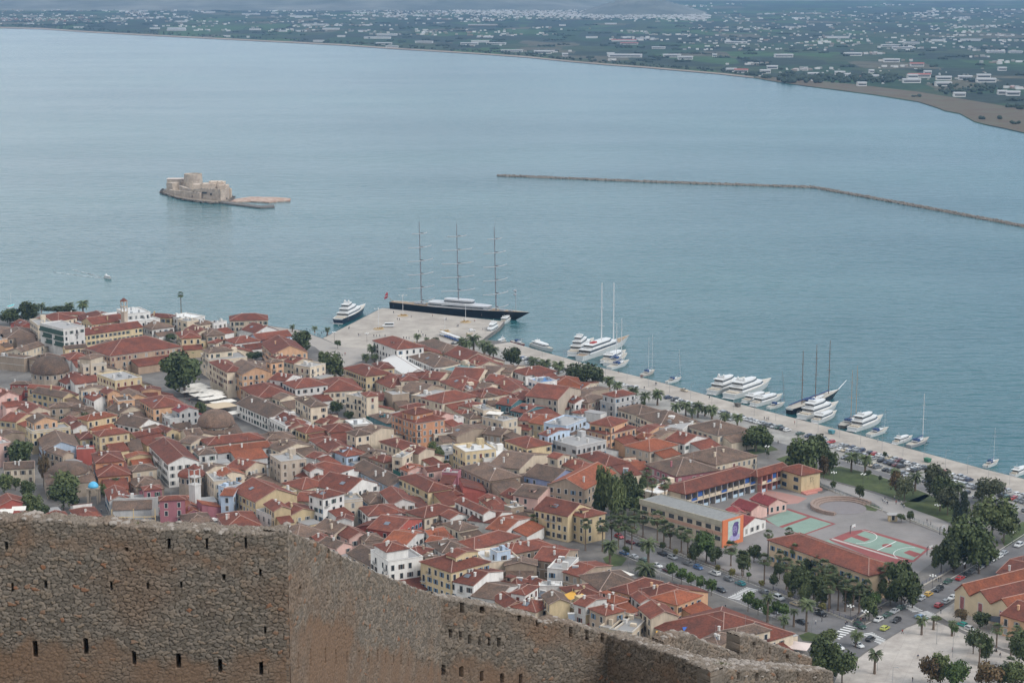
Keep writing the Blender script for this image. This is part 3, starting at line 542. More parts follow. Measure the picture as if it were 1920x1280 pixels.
def house(reg_, ax, ay, bx, by, cx, cy, wc, rt, rc, st, fl='', hz=None):
    A, B, C = RP(reg_, ax, ay), RP(reg_, bx, by), RP(reg_, cx, cy)
    h = st*3.1 + .5 if hz is None else hz
    z = GZ + h; a, b, c = G(*A, z), G(*B, z), G(*C, z)
    e1, e2 = b - a, c - b
    if e1.length >= e2.length: u = e1.normalized(); wd = e1.length; v = Vector((-u.y, u.x, 0)); dp = max(4.0, abs(e2.dot(v)))
    else: v = e2.normalized(); dp = e2.length; u = Vector((v.y, -v.x, 0)); wd = max(4.0, abs(e1.dot(u)))
    dp = min(dp, 46); wd = min(wd, 62)
    D0 = b - u*wd/2 + v*dp/2; dp = dp*1.04 + 1.0; wd = wd*1.03 + .6
    yaw = math.atan2(u.y, u.x); o = put('house', None, None, (D0.x, D0.y, GZ), yaw)
    rnd = random.Random(int(ax*7+ay*13+bx*3)); W2, D2 = wd/2, dp/2
    wm = WM(wc); rm = tile_mat(rc)
    pale = RIDGE if rc in 'nor' else RIDGE2
    wb = MB(); rb = MB()
    if rt == 'f':
        ph = .7; t = .25
        wb.add([(-W2,-D2,0),(W2,-D2,0),(W2,D2,0),(-W2,D2,0),(-W2,-D2,h+ph),(W2,-D2,h+ph),(W2,D2,h+ph),(-W2,D2,h+ph),
                (-W2+t,-D2+t,h+ph),(W2-t,-D2+t,h+ph),(W2-t,D2-t,h+ph),(-W2+t,D2-t,h+ph),(-W2+t,-D2+t,h-.1),(W2-t,-D2+t,h-.1),(W2-t,D2-t,h-.1),(-W2+t,D2-t,h-.1)],
               [(0,1,5,4),(1,2,6,5),(2,3,7,6),(3,0,4,7),(4,5,9,8),(5,6,10,9),(6,7,11,10),(7,4,8,11),(8,9,13,12),(9,10,14,13),(10,11,15,14),(11,8,12,15),(0,3,2,1)])
        wb.box(-W2-.12,W2+.12,-D2-.12,-D2-.005,h+ph-.22,h+ph+.05,1); wb.box(W2+.005,W2+.12,-D2,D2+.12,h+ph-.22,h+ph+.05,1)
        rb.box(-W2+t+.01,W2-t-.01,-D2+t+.01,D2-t-.01,h-.05,h+.06)
        ro = rb.obj('roof', [rm], o)
        n = rnd.randint(2, 5)
        for k in range(n):
            q = MB(); x, y = rnd.uniform(-W2+1.6, W2-1.6) if W2 > 1.8 else 0, rnd.uniform(-D2+1.6, D2-1.6) if D2 > 1.8 else 0; s = rnd.uniform(.5, 1.1); q.box(x-s,x+s*rnd.uniform(.5,1),y-s*.6,y+s*.6,h+.061,h+rnd.uniform(.7,2.0))
            q.obj('roof_unit', [rnd.choice([METAL, FRAME, wm])], ro)
        if wd > 8 and dp > 7 and 'P' not in fl and rnd.random() < .5:     # stair house
            q = MB(); q.box(-W2+1,-W2+3.6,D2-3.6,D2-1,h+.061,h+2.6); q.obj('stair_house', [wm], ro)
    else:
        rise = min(W2, D2)*math.tan(R(21 if rt == 'h' else 23)) ; ov = .45
        if rt == 'h':
            wb.box(-W2,W2,-D2,D2,0,h-.02)
            x, y = W2+ov, D2+ov; zr = h + rise + .25
            if W2 >= D2: r0, r1 = (-(W2-D2), 0, zr), (W2-D2, 0, zr); fs = [(4,5,9,8),(5,6,9),(6,7,8,9),(7,4,8)]
            else: r0, r1 = (0, -(D2-W2), zr), (0, D2-W2, zr); fs = [(4,5,8),(5,6,9,8),(6,7,9),(7,4,8,9)]
            if abs(W2-D2) < .15: r1 = (r1[0]+.16, r1[1], r1[2])
            rb.add([(-x,-y,h-.0),(x,-y,h-.0),(x,y,h-.0),(-x,y,h-.0),(-x,-y,h+.16),(x,-y,h+.16),(x,y,h+.16),(-x,y,h+.16), r0, r1],
                   [(0,3,2,1),(0,1,5,4),(1,2,6,5),(2,3,7,6),(3,0,4,7)] + fs)
            near = (lambda p: r0) if W2 >= D2 else (lambda p: r0)
            cs = [(-x,-y,h+.18),(x,-y,h+.18),(x,y,h+.18),(-x,y,h+.18)]
            ends = [r0, r1, r1, r0] if W2 >= D2 else [r0, r0, r1, r1]
            for p_, e_ in zip(cs, ends): rb.cyl(p_, e_, .16, n=4, mi=1, cap=False)
            rb.cyl(r0, r1, .17, n=4, mi=1, cap=False)
        else:
            gx = rt == 'g'     # ridge along x
            hw = D2 if gx else W2; hl = W2 if gx else D2; zr = h + rise
            def T(l_, s_, z_): return (l_, s_, z_) if gx else (s_, l_, z_)
            vs = [T(-hl,-hw,0),T(hl,-hw,0),T(hl,hw,0),T(-hl,hw,0),T(-hl,-hw,h),T(hl,-hw,h),T(hl,hw,h),T(-hl,hw,h),T(-hl,0,zr-.03),T(hl,0,zr-.03)]
            wb.add(vs, [(0,3,2,1),(0,1,5,4),(1,2,6,9,5),(2,3,7,6),(3,0,4,8,7)])
            k = ov*rise/hw; xl = hl+.28; e = [T(s*xl, y_, z_) for s in (-1,1) for y_, z_ in ((-hw-ov,h-k),(0,zr+.0),(hw+ov,h-k),(hw+ov,h-k+.2),(0,zr+.24),(-hw-ov,h-k+.2))]
            fs = [(0,1,2,3,4,5)[::-1], (6,7,8,9,10,11)] + [(i, (i+1)%6, 6+(i+1)%6, 6+i) for i in range(6)]
            fs = [(5,4,1,0),(4,3,2,1),(6,7,10,11),(7,8,9,10)] + fs[2:]
            rb.add(e, fs)
            rb.cyl(T(-xl,0,zr+.2), T(xl,0,zr+.2), .17, n=4, mi=1, cap=False)
            for s in (-1,1):
                for y_ in (-hw-ov, hw+ov): rb.cyl(T(s*xl,y_,h-k+.16), T(s*xl,0,zr+.2), .13, n=4, mi=1, cap=False)
        ro = rb.obj('roof', [rm, pale], o)
        for k in range(rnd.choice([0,1,2,3]) if wd*dp > 50 else rnd.choice([0,1])):
            q = MB(); x, y = rnd.uniform(-.7,.7)*W2, rnd.uniform(-.8,.2)*D2; q.box(x-.3,x+.3,y-.3,y+.3,h+.1,h+rise*.6+1.3); q.box(x-.4,x+.4,y-.4,y+.4,h+rise*.6+1.301,h+rise*.6+1.5); q.obj('chimney', [FRAME if rnd.random()<.6 else wm], ro)
        if rnd.random() < .12 and wd*dp > 70 and rt != 'G' and 'S' not in fl:
            q = MB(); x, y = rnd.uniform(-.3,.3)*W2, -D2*.55; zz = h + rise*.45 + .45; s = rise/(min(W2, D2)); c_, si = math.cos(R(21)), math.sin(R(21))
            q.add([(x-1,y-.9*c_,zz-.9*si-.1),(x+1,y-.9*c_,zz-.9*si-.1),(x+1,y+.9*c_,zz+.9*si-.1),(x-1,y+.9*c_,zz+.9*si-.1),(x-1,y-.9*c_,zz-.9*si+.06),(x+1,y-.9*c_,zz-.9*si+.06),(x+1,y+.9*c_,zz+.9*si+.06),(x-1,y+.9*c_,zz+.9*si+.06)],[(0,3,2,1),(4,5,6,7),(0,1,5,4),(1,2,6,5),(2,3,7,6),(3,0,4,7)])
            q.obj('skylight', [PANEL], ro)
    if rnd.random() < .5:
        q = MB(); x, y = rnd.uniform(-.5,.5)*W2, rnd.uniform(-.3,.3)*D2; za = h + .1; zb = h + (rise if rt != 'f' else 0) + rnd.uniform(1.8,3.2); q.cyl((x,y,za),(x,y,zb),.035,n=4)
        for kk in range(3): q.cyl((x-.5+.1*kk,y,zb-.2-.25*kk),(x+.5-.1*kk,y,zb-.2-.25*kk),.025,n=3)
        q.obj('aerial', [METAL], ro)
    if rnd.random() < .16 and rt != 'f' and wd > 6 and dp > 6:      # small dormer or roof terrace box
        q = MB(); x, y = rnd.uniform(-.3,.3)*W2, -D2*.45; zq = h+.35; q.box(x-1.2,x+1.2,y-1.2,y+1.4,zq,zq+1.6); q.box(x-1.45,x+1.45,y-1.5,y+1.5,zq+1.601,zq+1.75,1); q.box(x-.5,x+.5,y-1.25,y-1.19,zq+.5,zq+1.4,2); q.obj('dormer', [wm, rm, GLASS], ro)
    if 'C' in fl:       # cornice
        wb.box(-W2-.15,W2+.15,-D2-.15,-D2-.004,h-.35,h-.05,1); wb.box(W2+.004,W2+.15,-D2+.0,D2+.15,h-.35,h-.05,1)
    if st >= 2 and rnd.random() < .35 and 'C' not in fl:      # string course
        wb.box(-W2-.08,W2+.08,-D2-.08,-D2-.003,h-3.25,h-3.08,1)
    wb.obj('wall', [wm, FRAME], o)
    sh = rnd.randrange(len(SHUT)); kind = rnd.choice([0,0,0,1])
    if 'B' in fl: sh = 3
    if 'H' in fl: sh = 5
    if 'G' in fl: sh = 5; kind = 1
    if 'D' in fl: sh = 1; kind = 0
    fac = [(wd, 0, (-D2-.03), 'x'), (dp, 1, (W2+.03), 'y')]
    gsp = rnd.uniform(2.3, 3.2)
    for L, side, off, ax_ in fac:
        blank = (rt == 'g' and side == 1 or rt == 'G' and side == 0) and rnd.random() < .35
        if 'E' in fl and side == 1: blank = True
        if blank or 'X' in fl: continue
        if side == 1 and L < 5: n = 1
        else: n = max(1, int((L-.8)/gsp))
        n = min(n, 14)
        for lv in range(max(0, st-3), st):
            zc = lv*3.1 + 1.75
            if hz: zc = hz - (st-lv)*3.3 + 1.9
            for i in range(n):
                if rnd.random() < .12: continue
                p = -L/2 + L*(i+.5)/n; kd = kind if kind > 1 or rnd.random() < .7 else 1-kind
                if rnd.random() < .13 and lv > 0: kd = 2
                if 'W' in fl: kd = 3
                if 'H' in fl and side == 0: kd = 4
                me = win_mesh(sh if rnd.random() < .85 or kd > 1 else (sh+2) % 7, kd)
                loc = (p, off, zc) if side == 0 else (off, p, zc)
                put('window', me, o, loc, 0 if side == 0 else math.pi/2)
    ce = D0 + Vector((0,0,h)); nm = WALLC[wc][0]; rn = ROOFC[rc][0]
    shape = dict(h='hipped roof', g='gabled roof', G='gabled roof', f='flat roof')[rt]
    size = 'tall ' if st >= 4 else ('low ' if st == 1 else ('long ' if max(wd, dp) > 24 else ''))
    desc = f"{size}{nm} house with {rn} {shape}"
    o['category'] = 'house'; o['group'] = 'houses of the old town'
    o['_s'] = (wd, dp, h); HOUSES.append(o)
    THINGS.append((o, desc, PX(ce)))
    return o
HD = """A 455 395 697 455 905 425 w f x 5 HPDESC:white_hotel_block_with_dark_glazed_balconies_beside_the_domed_mosque
A 340 350 420 410 560 385 c f x 4
A 165 375 240 415 345 400 r g n 2
A 20 470 90 548 400 540 s h d 2
A -120 470 0 500 100 440 s h d 2
A 200 660 240 690 460 620 c G d 2
A -80 560 0 575 90 570 o f x 2
A -60 740 260 775 395 760 s f d 2 X
A 380 760 480 800 700 760 s h d 2 X
A 990 350 1015 392 1345 350 y G n 3
A 905 470 912 512 1530 425 y G n 3
A 1460 390 1665 450 1855 415 w h d 2
A 1010 650 1218 738 1950 640 a h n 3 CDESC:big_tan_museum_with_red_hipped_roof_beside_the_large_dark_tree
A 1000 640 1100 690 1330 600 s h d 2
A 865 800 920 845 1150 830 c f x 3 C
A 950 745 990 775 1110 740 c h d 4 X
A 690 735 770 785 935 745 w h n 2
A 715 650 725 660 930 640 y G d 2
A 600 1000 740 1045 1070 1005 w g n 1
A 1080 945 1265 1015 1545 985 y f x 3
A 320 1085 640 1110 820 1110 y g n 2
A 370 1130 690 1190 780 1160 y g d 2
A -80 1150 0 1190 215 1180 p g n 3
A 20 1040 130 1050 300 1050 r h d 2
A 880 1090 900 1110 1130 1090 c g d 3
A 1110 1120 1185 1150 1300 1140 o g n 3
A 1250 1190 1300 1240 1425 1200 o f d 3
A 940 1180 1035 1225 1150 1190 w g n 2
E 1550 60 1685 145 1980 92 o h n 3
A 1520 1100 1560 1120 1740 1110 o g n 2
A 1310 1150 1400 1210 1540 1160 o g d 2
A 1130 290 1390 380 1600 300 w f w 3
A 1290 240 1400 290 1580 250 w f w 4
A 870 300 1000 380 1250 330 r h n 2
A 1590 285 1610 310 1850 325 y h n 3
A 420 330 640 360 870 330 c h n 3
A 560 280 600 292 900 285 c h n 2
B 105 310 290 345 560 330 w f w 3
B 205 350 300 370 440 360 c f x 3
B 410 380 450 400 580 385 c h d 3
B 575 380 590 390 715 370 w f w 3
B 690 315 780 355 1158 345 c h n 3
B 910 450 1050 488 1260 455 w g n 2
B 1040 525 1080 562 1420 520 b G n 2
B 710 570 830 605 1075 575 w h n 2
B 190 490 250 550 430 535 y h n 3
B 400 560 430 585 570 580 y f x 2
B 290 450 400 500 480 450 c g n 3
B 430 470 520 520 635 475 s h d 3
B 570 590 610 600 700 560 c h n 2
B 680 630 740 670 838 660 c h n 2
B 460 680 545 705 775 680 c h d 4
B 480 720 560 790 930 760 c f x 3
B 560 812 740 915 830 850 c h n 4
B 765 860 910 940 1180 910 o g d 4
B 1190 800 1215 815 1330 800 o h d 5
B 980 820 1080 890 1190 860 c h d 3
B 1130 605 1250 715 1560 670 o g n 3
B 1215 745 1290 770 1420 765 c h n 3
B 1330 800 1470 820 1650 790 c g n 3
B 1460 850 1640 870 1790 835 c f x 3
B 905 1090 1080 1200 1330 1100 s h n 2
B 1310 960 1370 1010 1520 960 w g n 3
B 1372 1035 1490 1092 1808 1055 w h n 3 CD
C -40 1020 60 1130 430 1095 c h n 2 DESC:cream_museum_with_pediment_and_columns_behind_the_white_neoclassical_house
B 1270 1185 1320 1215 1500 1185 c g d 2
F 1495 40 1655 130 1792 105 c h d 4
F 862 95 1215 250 1490 205 w g d 2
C 600 575 850 668 1000 600 w h n 3 CD
C 860 640 910 695 1165 668 y h n 2
C 1040 610 1330 710 1560 670 s h d 1
C 995 752 1260 860 1450 800 w h d 2
C 1380 720 1590 790 1740 720 c g n 2
C 1620 790 1730 860 1890 800 c g n 2
C 700 790 950 950 1100 880 w g w 1 X
C 280 875 510 960 740 925 y h n 3 D
C 590 830 650 880 800 875 y h n 3
C 560 990 780 1085 1060 1040 c h n 2
C 860 960 900 1010 1060 1000 c h n 3
C 1375 880 1500 920 1745 860 c f t 2
C 1500 930 1720 1000 1850 900 c g n 2
C 1180 960 1300 1000 1440 930 c g n 2
C 1080 910 1150 945 1220 930 c h n 1
C 1330 1020 1560 1110 1740 1030 c h n 2
C 1640 1120 1790 1190 1900 1170 c h d 2
C 300 1165 500 1210 632 1195 c f x 3
C 470 1150 520 1180 600 1160 c h n 4
C 970 1090 1100 1150 1330 1080 s g d 2
C 1175 1190 1345 1252 1695 1185 c h n 2 C
C 720 1130 800 1170 930 1140 s f x 3 X
C 1100 1150 1180 1200 1400 1130 c f x 2
C 600 1170 680 1220 720 1140 c g n 2
C 1535 1085 1640 1130 1700 1090 c f x 2
C 1740 1060 1800 1110 1950 1060 c g d 2
D -60 460 0 500 130 430 c g n 2
D 10 560 130 600 330 520 c g d 2
D 220 550 340 570 480 500 c g d 2
D 335 560 510 600 810 560 w h n 2
D 780 640 810 715 1065 665 b h o 2
D 1050 730 1110 745 1280 680 c g o 1
D 1080 800 1110 840 1390 745 s g d 2 X
D 545 650 665 690 780 655 w f b 3 B
D 610 785 848 860 1080 760 e g n 3 DE
D 915 865 1040 905 1100 860 w g n 2
D 840 940 965 970 1080 900 w g n 1
D 1040 1000 1110 1020 1195 990 w h n 1
D 1325 815 1480 840 1675 805 g h n 3 C
D 1320 890 1480 920 1720 865 g f x 2
D 1100 850 1180 900 1340 840 s h d 2
N 20 160 230 225 480 190 c h d 2
N 230 230 470 330 740 255 c h d 2
D -100 790 20 845 320 800 c h n 2
D 310 830 420 880 610 800 c h n 2
D 100 640 210 670 310 610 c g n 2
D 180 680 330 790 450 710 c g n 2
D 370 980 490 1010 720 950 t g n 2
D 220 900 340 930 480 880 t g n 2
D 40 1060 250 1110 440 1090 c f x 3
D 490 1060 610 1100 700 1040 c g n 2
D 650 1080 690 1135 930 1060 y g o 2
D 790 1100 940 1160 1140 1080 b f x 3
H 1235 140 1385 195 1680 125 o h n 3 C
H 1250 65 1430 110 1590 50 o h n 4
D 430 1170 540 1200 680 1150 c g n 1
H 90 170 230 210 350 160 s g d 2
N 245 385 330 410 520 340 o g n 2
N 400 440 430 470 660 380 s g d 2 X
E 115 240 180 290 400 215 y g n 2
E 335 260 390 305 605 275 o g d 4
E 290 365 365 405 745 360 y f x 3 C
E 225 140 330 190 520 160 c g n 2
E 680 280 810 370 975 350 w g n 2
E 935 240 965 280 1250 225 y h o 3 D
E 1060 410 1100 450 1390 410 y h n 3
E 845 430 890 485 1090 465 y h n 2
E 440 480 500 600 840 560 b g d 2
E 480 590 690 660 840 660 s g d 2
E 830 590 850 600 1005 595 r f x 2 X
E 1040 760 1090 890 1400 865 k h n 2
E 1025 650 1060 740 1320 700 k h n 3
E 1370 660 1410 685 1640 660 y g o 2
F -95 550 105 748 370 690 w g n 3
E 1455 425 1490 455 1750 400 y G n 2
E 1270 300 1520 350 1765 310 w g d 2
E 1190 150 1320 200 1520 150 c g d 2
E 1360 480 1400 550 1500 530 s g d 1
E 1430 790 1460 835 1690 805 c h d 2
E 1410 930 1500 1000 1690 940 s h d 1
E 40 760 65 805 350 790 c G d 2
E -80 500 0 540 70 540 p f x 3
E -60 440 30 460 250 420 s g d 1
E -60 1150 0 1210 260 1180 r g n 2
I 525 385 550 400 715 380 w g n 1
I 790 330 870 425 1085 390 w h n 1
E 1205 1130 1230 1150 1700 1130 g f x 2 X
E 1165 1040 1210 1150 1360 1070 g g n 2
E 1550 1010 1590 1040 1745 1025 m h n 3
I 1740 190 1760 222 2000 210 m h n 3
E 1715 480 1740 500 1850 490 y h d 2
E 760 100 780 130 920 160 s h d 2
E 510 110 560 140 775 130 s h d 2
F 180 150 225 185 400 160 g g r 3
F 75 250 120 275 310 245 g f x 2
F -30 165 60 230 200 250 w f x 2
F -40 370 80 410 210 400 y g n 2
F 240 400 300 440 440 420 c G d 2
F 295 490 340 530 520 465 c g d 2
F 485 490 545 545 1120 480 s h n 2
F 600 590 650 630 1180 565 g G o 2
F 660 650 700 690 1195 620 t G n 1
F 1120 440 1180 490 1455 465 s h d 2
F 1200 560 1330 610 1655 555 c g d 2
F 1220 665 1330 735 1525 675 e f x 4
F 1215 265 1380 350 1590 300 w f x 2
F 1255 250 1400 300 1540 260 c g n 2
F 1385 310 1440 370 1600 330 c g n 2
F 1460 380 1600 415 1800 385 y h n 2
F 1740 290 1780 310 1900 280 c g n 2
F 1650 490 1862 620 2000 560 w h n 2
F 1635 665 1700 690 1850 650 w g n 2
F 1440 850 1740 925 2090 800 w h n 2
F 1580 790 1650 830 1735 800 w g n 3
F 1365 965 1560 1030 1800 970 c h n 2
F 820 1040 1060 1160 1370 1045 y g n 3 E
F 680 1000 720 1020 880 985 b f x 3 B
F 740 1070 790 1095 870 1020 b g o 3
F 815 760 940 815 1140 760 c g n 3
F 610 850 680 890 900 860 c g o 3
F 450 800 500 840 700 770 c g d 3
F 520 860 600 950 755 930 c f x 3
F 740 920 860 960 960 900 c g d 2
F 930 910 980 930 1140 870 c g d 2
F 385 600 440 650 590 630 w h d 3
F 590 680 620 700 715 690 s g d 1
J 245 390 310 480 575 475 p h d 1
J 230 210 280 290 400 290 p g o 1
J 240 330 290 370 440 350 m g o 1
J 650 380 740 520 1100 520 p h n 2
J 1070 335 1225 395 1260 380 w f x 2
J 1160 260 1260 330 1390 300 y g n 3
J 1290 330 1400 400 1715 340 y g n 2
J 1280 100 1370 145 1520 155 y f x 2
J 1530 180 1640 225 1740 130 c g n 2
K -100 90 60 130 440 95 c f x 3 C
K -100 40 40 80 240 30 w h n 4
J 1250 555 1500 640 1760 560 s h d 2
J 1585 620 1740 675 1840 640 w h n 1
G 95 270 140 310 285 280 c g n 2
G 0 280 30 310 115 270 c g n 1
G 45 345 110 410 335 370 c h n 2
G 290 290 370 340 515 295 w f w 2
G 560 230 740 310 860 260 t h d 2 X
G 805 215 1055 305 1305 250 k h n 4 C
G 925 180 1045 215 1215 180 k h n 5
G 910 130 960 150 1130 110 c h n 3
G 1225 220 1310 245 1440 215 p g n 3
G 1430 250 1440 280 1550 255 w f r 2
G 1490 180 1560 210 1640 190 c h n 2
G 1580 100 1640 135 1750 100 c h n 2
G 1575 220 1650 260 1775 235 c h d 2
G 1680 130 1790 175 1862 150 c f x 3
G 1190 390 1260 440 1440 430 c f w 2
G 1430 400 1500 450 1870 370 s g d 2
G 1475 555 1600 630 1900 600 y f w 3
H -60 380 60 470 300 400 w f w 2
H -100 330 0 370 200 350 w f w 2
G 1290 570 1360 630 1480 610 g f x 1
H -198 562 115 702 388 645 s h d 2
G 885 905 1190 1055 1418 1025 y h n 2 G
G 925 795 970 830 1150 800 p g o 2
G 1150 800 1180 830 1410 795 p G n 2
G 1330 830 1350 850 1490 860 m f x 2 X
G 1380 1000 1420 1090 1535 1070 r h n 1
G 180 625 295 670 440 640 b h n 2
G -20 540 110 620 260 540 c g n 2
G 310 410 400 445 510 410 c h d 3
G 495 380 560 420 785 370 c g d 3
G 675 510 840 570 990 530 c h n 2
G 870 660 900 690 1070 600 c f x 3
G 1010 600 1080 640 1230 600 c g n 3 E
G 560 690 700 735 790 690 s h n 2
G 500 640 600 680 700 620 s h d 2
G 370 795 775 995 860 880 b g d 1
G -20 985 300 1060 600 965 w g n 2
G 680 1060 800 1190 990 1150 w g n 2
G 440 1090 560 1180 740 1160 s h d 1
G -40 640 60 670 150 660 w h n 1
K 435 190 545 268 870 235 w h n 2
K 860 250 1150 290 1490 210 c h n 2
K 635 360 820 445 1090 310 r g n 2
K 815 495 940 580 1150 460 w g o 2
K 1120 450 1200 480 1365 445 w G o 2
K 1340 260 1430 300 1590 270 w g n 2
K 1495 110 1790 245 1860 215 w g n 3
K 1700 280 1875 345 2077 233 w g n 2
K 1205 330 1270 370 1460 310 s g d 1
K 1365 360 1530 430 1700 400 c h d 2
L 0 210 180 285 640 150 s h n 2
L 470 260 580 335 1010 250 s h n 2 D
L 905 345 1100 425 1280 300 s g n 2
L 1015 470 1180 520 1290 400 w f x 2
L 1200 520 1320 575 1640 470 s g n 2
L 1345 580 1560 730 1890 620 c h d 2
L 440 410 530 460 830 460 s g d 2
L 180 310 330 440 560 330 c f w 2 X
L 400 300 430 330 545 310 b f x 3
K 1250 740 1440 880 1820 775 y h n 4
K 1415 690 1490 720 1700 660 y g n 5
K 580 660 760 780 1080 720 w f x 4
K 620 590 740 660 925 620 w h n 5 X
K 205 455 330 520 490 460 p g n 2
K 445 490 510 545 650 515 c h d 2
K -40 400 160 470 320 390 c g d 2
K 130 290 200 320 335 320 w g n 3
K -60 500 -10 545 85 520 w g n 2
K 20 560 190 620 345 595 p g d 2
K 330 680 620 830 720 700 s g d 2
K 965 640 1070 700 1210 640 s h n 2
K 1080 740 1190 815 1300 740 s h d 3
K 1205 570 1350 670 1550 590 w h d 2
K 1215 530 1280 565 1380 510 w g o 2
L -5 590 165 672 460 530 w g n 3 D
L 240 745 420 830 660 680 w g d 2
L 395 820 535 915 660 845 o g n 2
L 625 740 720 780 845 700 w h n 3
L 590 910 840 965 1005 890 c h n 2
L 480 640 640 680 780 640 s h n 2
L 740 630 860 670 930 650 w g n 2
L 780 660 900 700 1110 700 w f w 2
L 935 790 1010 880 1160 830 y g d 3
L 1140 710 1290 820 1480 740 y h n 2
L 1290 880 1390 905 1590 830 w g n 3
L 1155 890 1400 1010 1500 930 y f x 2
L 1455 935 1610 1000 1805 965 s h n 3
L 1600 1110 1700 1160 1900 1020 c f x 2
L 930 1050 1000 1100 1350 1030 p h n 1
L 1330 1090 1500 1170 1730 1130 p h n 1
L 1510 800 1700 870 1862 850 p h o 2
M 100 700 230 770 560 650 o h n 2
M 400 720 530 810 840 740 o h n 2
M 525 800 755 888 995 795 o h o 2 D
M 275 790 370 865 470 830 w g n 2
M 365 925 490 1035 685 965 c g n 3 D
M 520 1125 1250 1420 1858 1165 c h n 2
M 1010 1070 1170 1135 1260 1080 w g n 3
M 1260 1180 1400 1250 1740 1170 c h d 3
M 1060 1260 1200 1330 1380 1240 s h d 3
M 100 1110 260 1200 410 1060 c f x 2
N 780 345 1090 440 1370 375 c h d 2 C
N 490 320 690 390 800 300 w f x 2
N 553 480 725 530 965 470 w g n 2
N 150 540 345 615 622 545 e h o 2 C
N 240 450 300 480 420 440 o g o 2
H 1550 500 1640 570 1760 530 c h o 1
H 1090 430 1380 540 1562 488 c h n 2
H 870 510 1100 600 1290 560 c h n 2
H 790 430 850 460 960 430 c g n 3
H 820 270 1060 340 1355 275 g f x 3
H 690 190 745 210 960 150 b g n 4
H 300 270 520 345 718 290 y h n 3
H 205 490 430 570 720 420 c g d 2 D
H 612 610 790 705 1050 620 d g d 2
H 885 680 1135 790 1450 620 s G o 3 B
H 445 825 630 890 840 790 p g d 2 B
H 400 700 520 750 650 640 s g d 1
H 248 850 430 930 500 850 c g n 1
H 620 1010 960 1085 1150 990 y g n 3 D
H 1040 1060 1150 1105 1345 1060 y h n 3 D
H 140 1195 280 1250 540 1110 w g o 2
H 10 900 130 1000 260 950 c g n 1
H 320 990 350 1010 460 990 s f w 2
N 325 760 640 885 990 790 m h d 2
N 860 630 1070 760 1478 670 c h d 2
O 560 330 660 390 940 295 c f w 2
P 65 668 250 735 370 690 p g r 1
O 1490 500 1685 562 1802 520 p g r 1
O 1500 640 1600 740 1815 665 w g r 1
O 1430 550 1500 600 1580 585 p g r 1
S 1390 150 1560 215 1800 60 w g n 1
S 1480 560 1700 680 2000 560 o g n 2"""
for ln in HD.split('\n'):
    t = ln.split(); lab = None
    fl = t[11] if len(t) > 11 else ''
    if 'DESC:' in fl: fl, lab = fl.split('DESC:'); lab = lab.replace('_', ' ')
    o = house(t[0], *map(float, t[1:7]), t[7], t[8], t[9], int(t[10]), fl)
    if lab: o['label'] = lab; THINGS.pop()

# lower wings that close the blocks between the houses
OCC = set()
def cells(o, x0, x1, y0, y1):
    c, s_ = math.cos(o.rotation_euler.z), math.sin(o.rotation_euler.z); r = []
    for x in np.arange(x0+.5, x1, 1.0):
        for y in np.arange(y0+.5, y1, 1.0): r.append((int(math.floor(o.location.x + x*c - y*s_)), int(math.floor(o.location.y + x*s_ + y*c))))
    return r
def inpoly(x, y, P):
    k = False; j = len(P)-1
    for i in range(len(P)):
        if (P[i][1] > y) != (P[j][1] > y) and x < (P[j][0]-P[i][0])*(y-P[i][1])/(P[j][1]-P[i][1]) + P[i][0]: k = not k
        j = i
    return k
for o in HOUSES: OCC.update(cells(o, -o['_s'][0]/2, o['_s'][0]/2, -o['_s'][1]/2, o['_s'][1]/2))
TOWN = [(-80,606),(170,606),(330,618),(440,632),(600,700),(720,690),(800,668),(930,690),(1100,745),(1200,785),(1330,800),(1400,850),(1240,905),(1110,950),(1100,1020),(1150,1080),(1290,1120),(1450,1200),(1400,1330),(900,1330),(0,1200)]
HOLES = [[(300,735),(340,700),(400,735),(480,800),(420,805),(340,790)],[(590,770),(640,750),(700,800),(640,810)],[(800,850),(860,850),(880,930),(840,930)],[(395,960),(425,960),(430,1010),(385,1010)],[(0,800),(60,800),(60,870),(150,900),(160,960),(0,960)],
  [(1040,1050),(1140,1020),(1180,1100),(1080,1100)], [(380,690),(470,720),(440,830),(380,740)]]
rw = random.Random(12); nw = 0
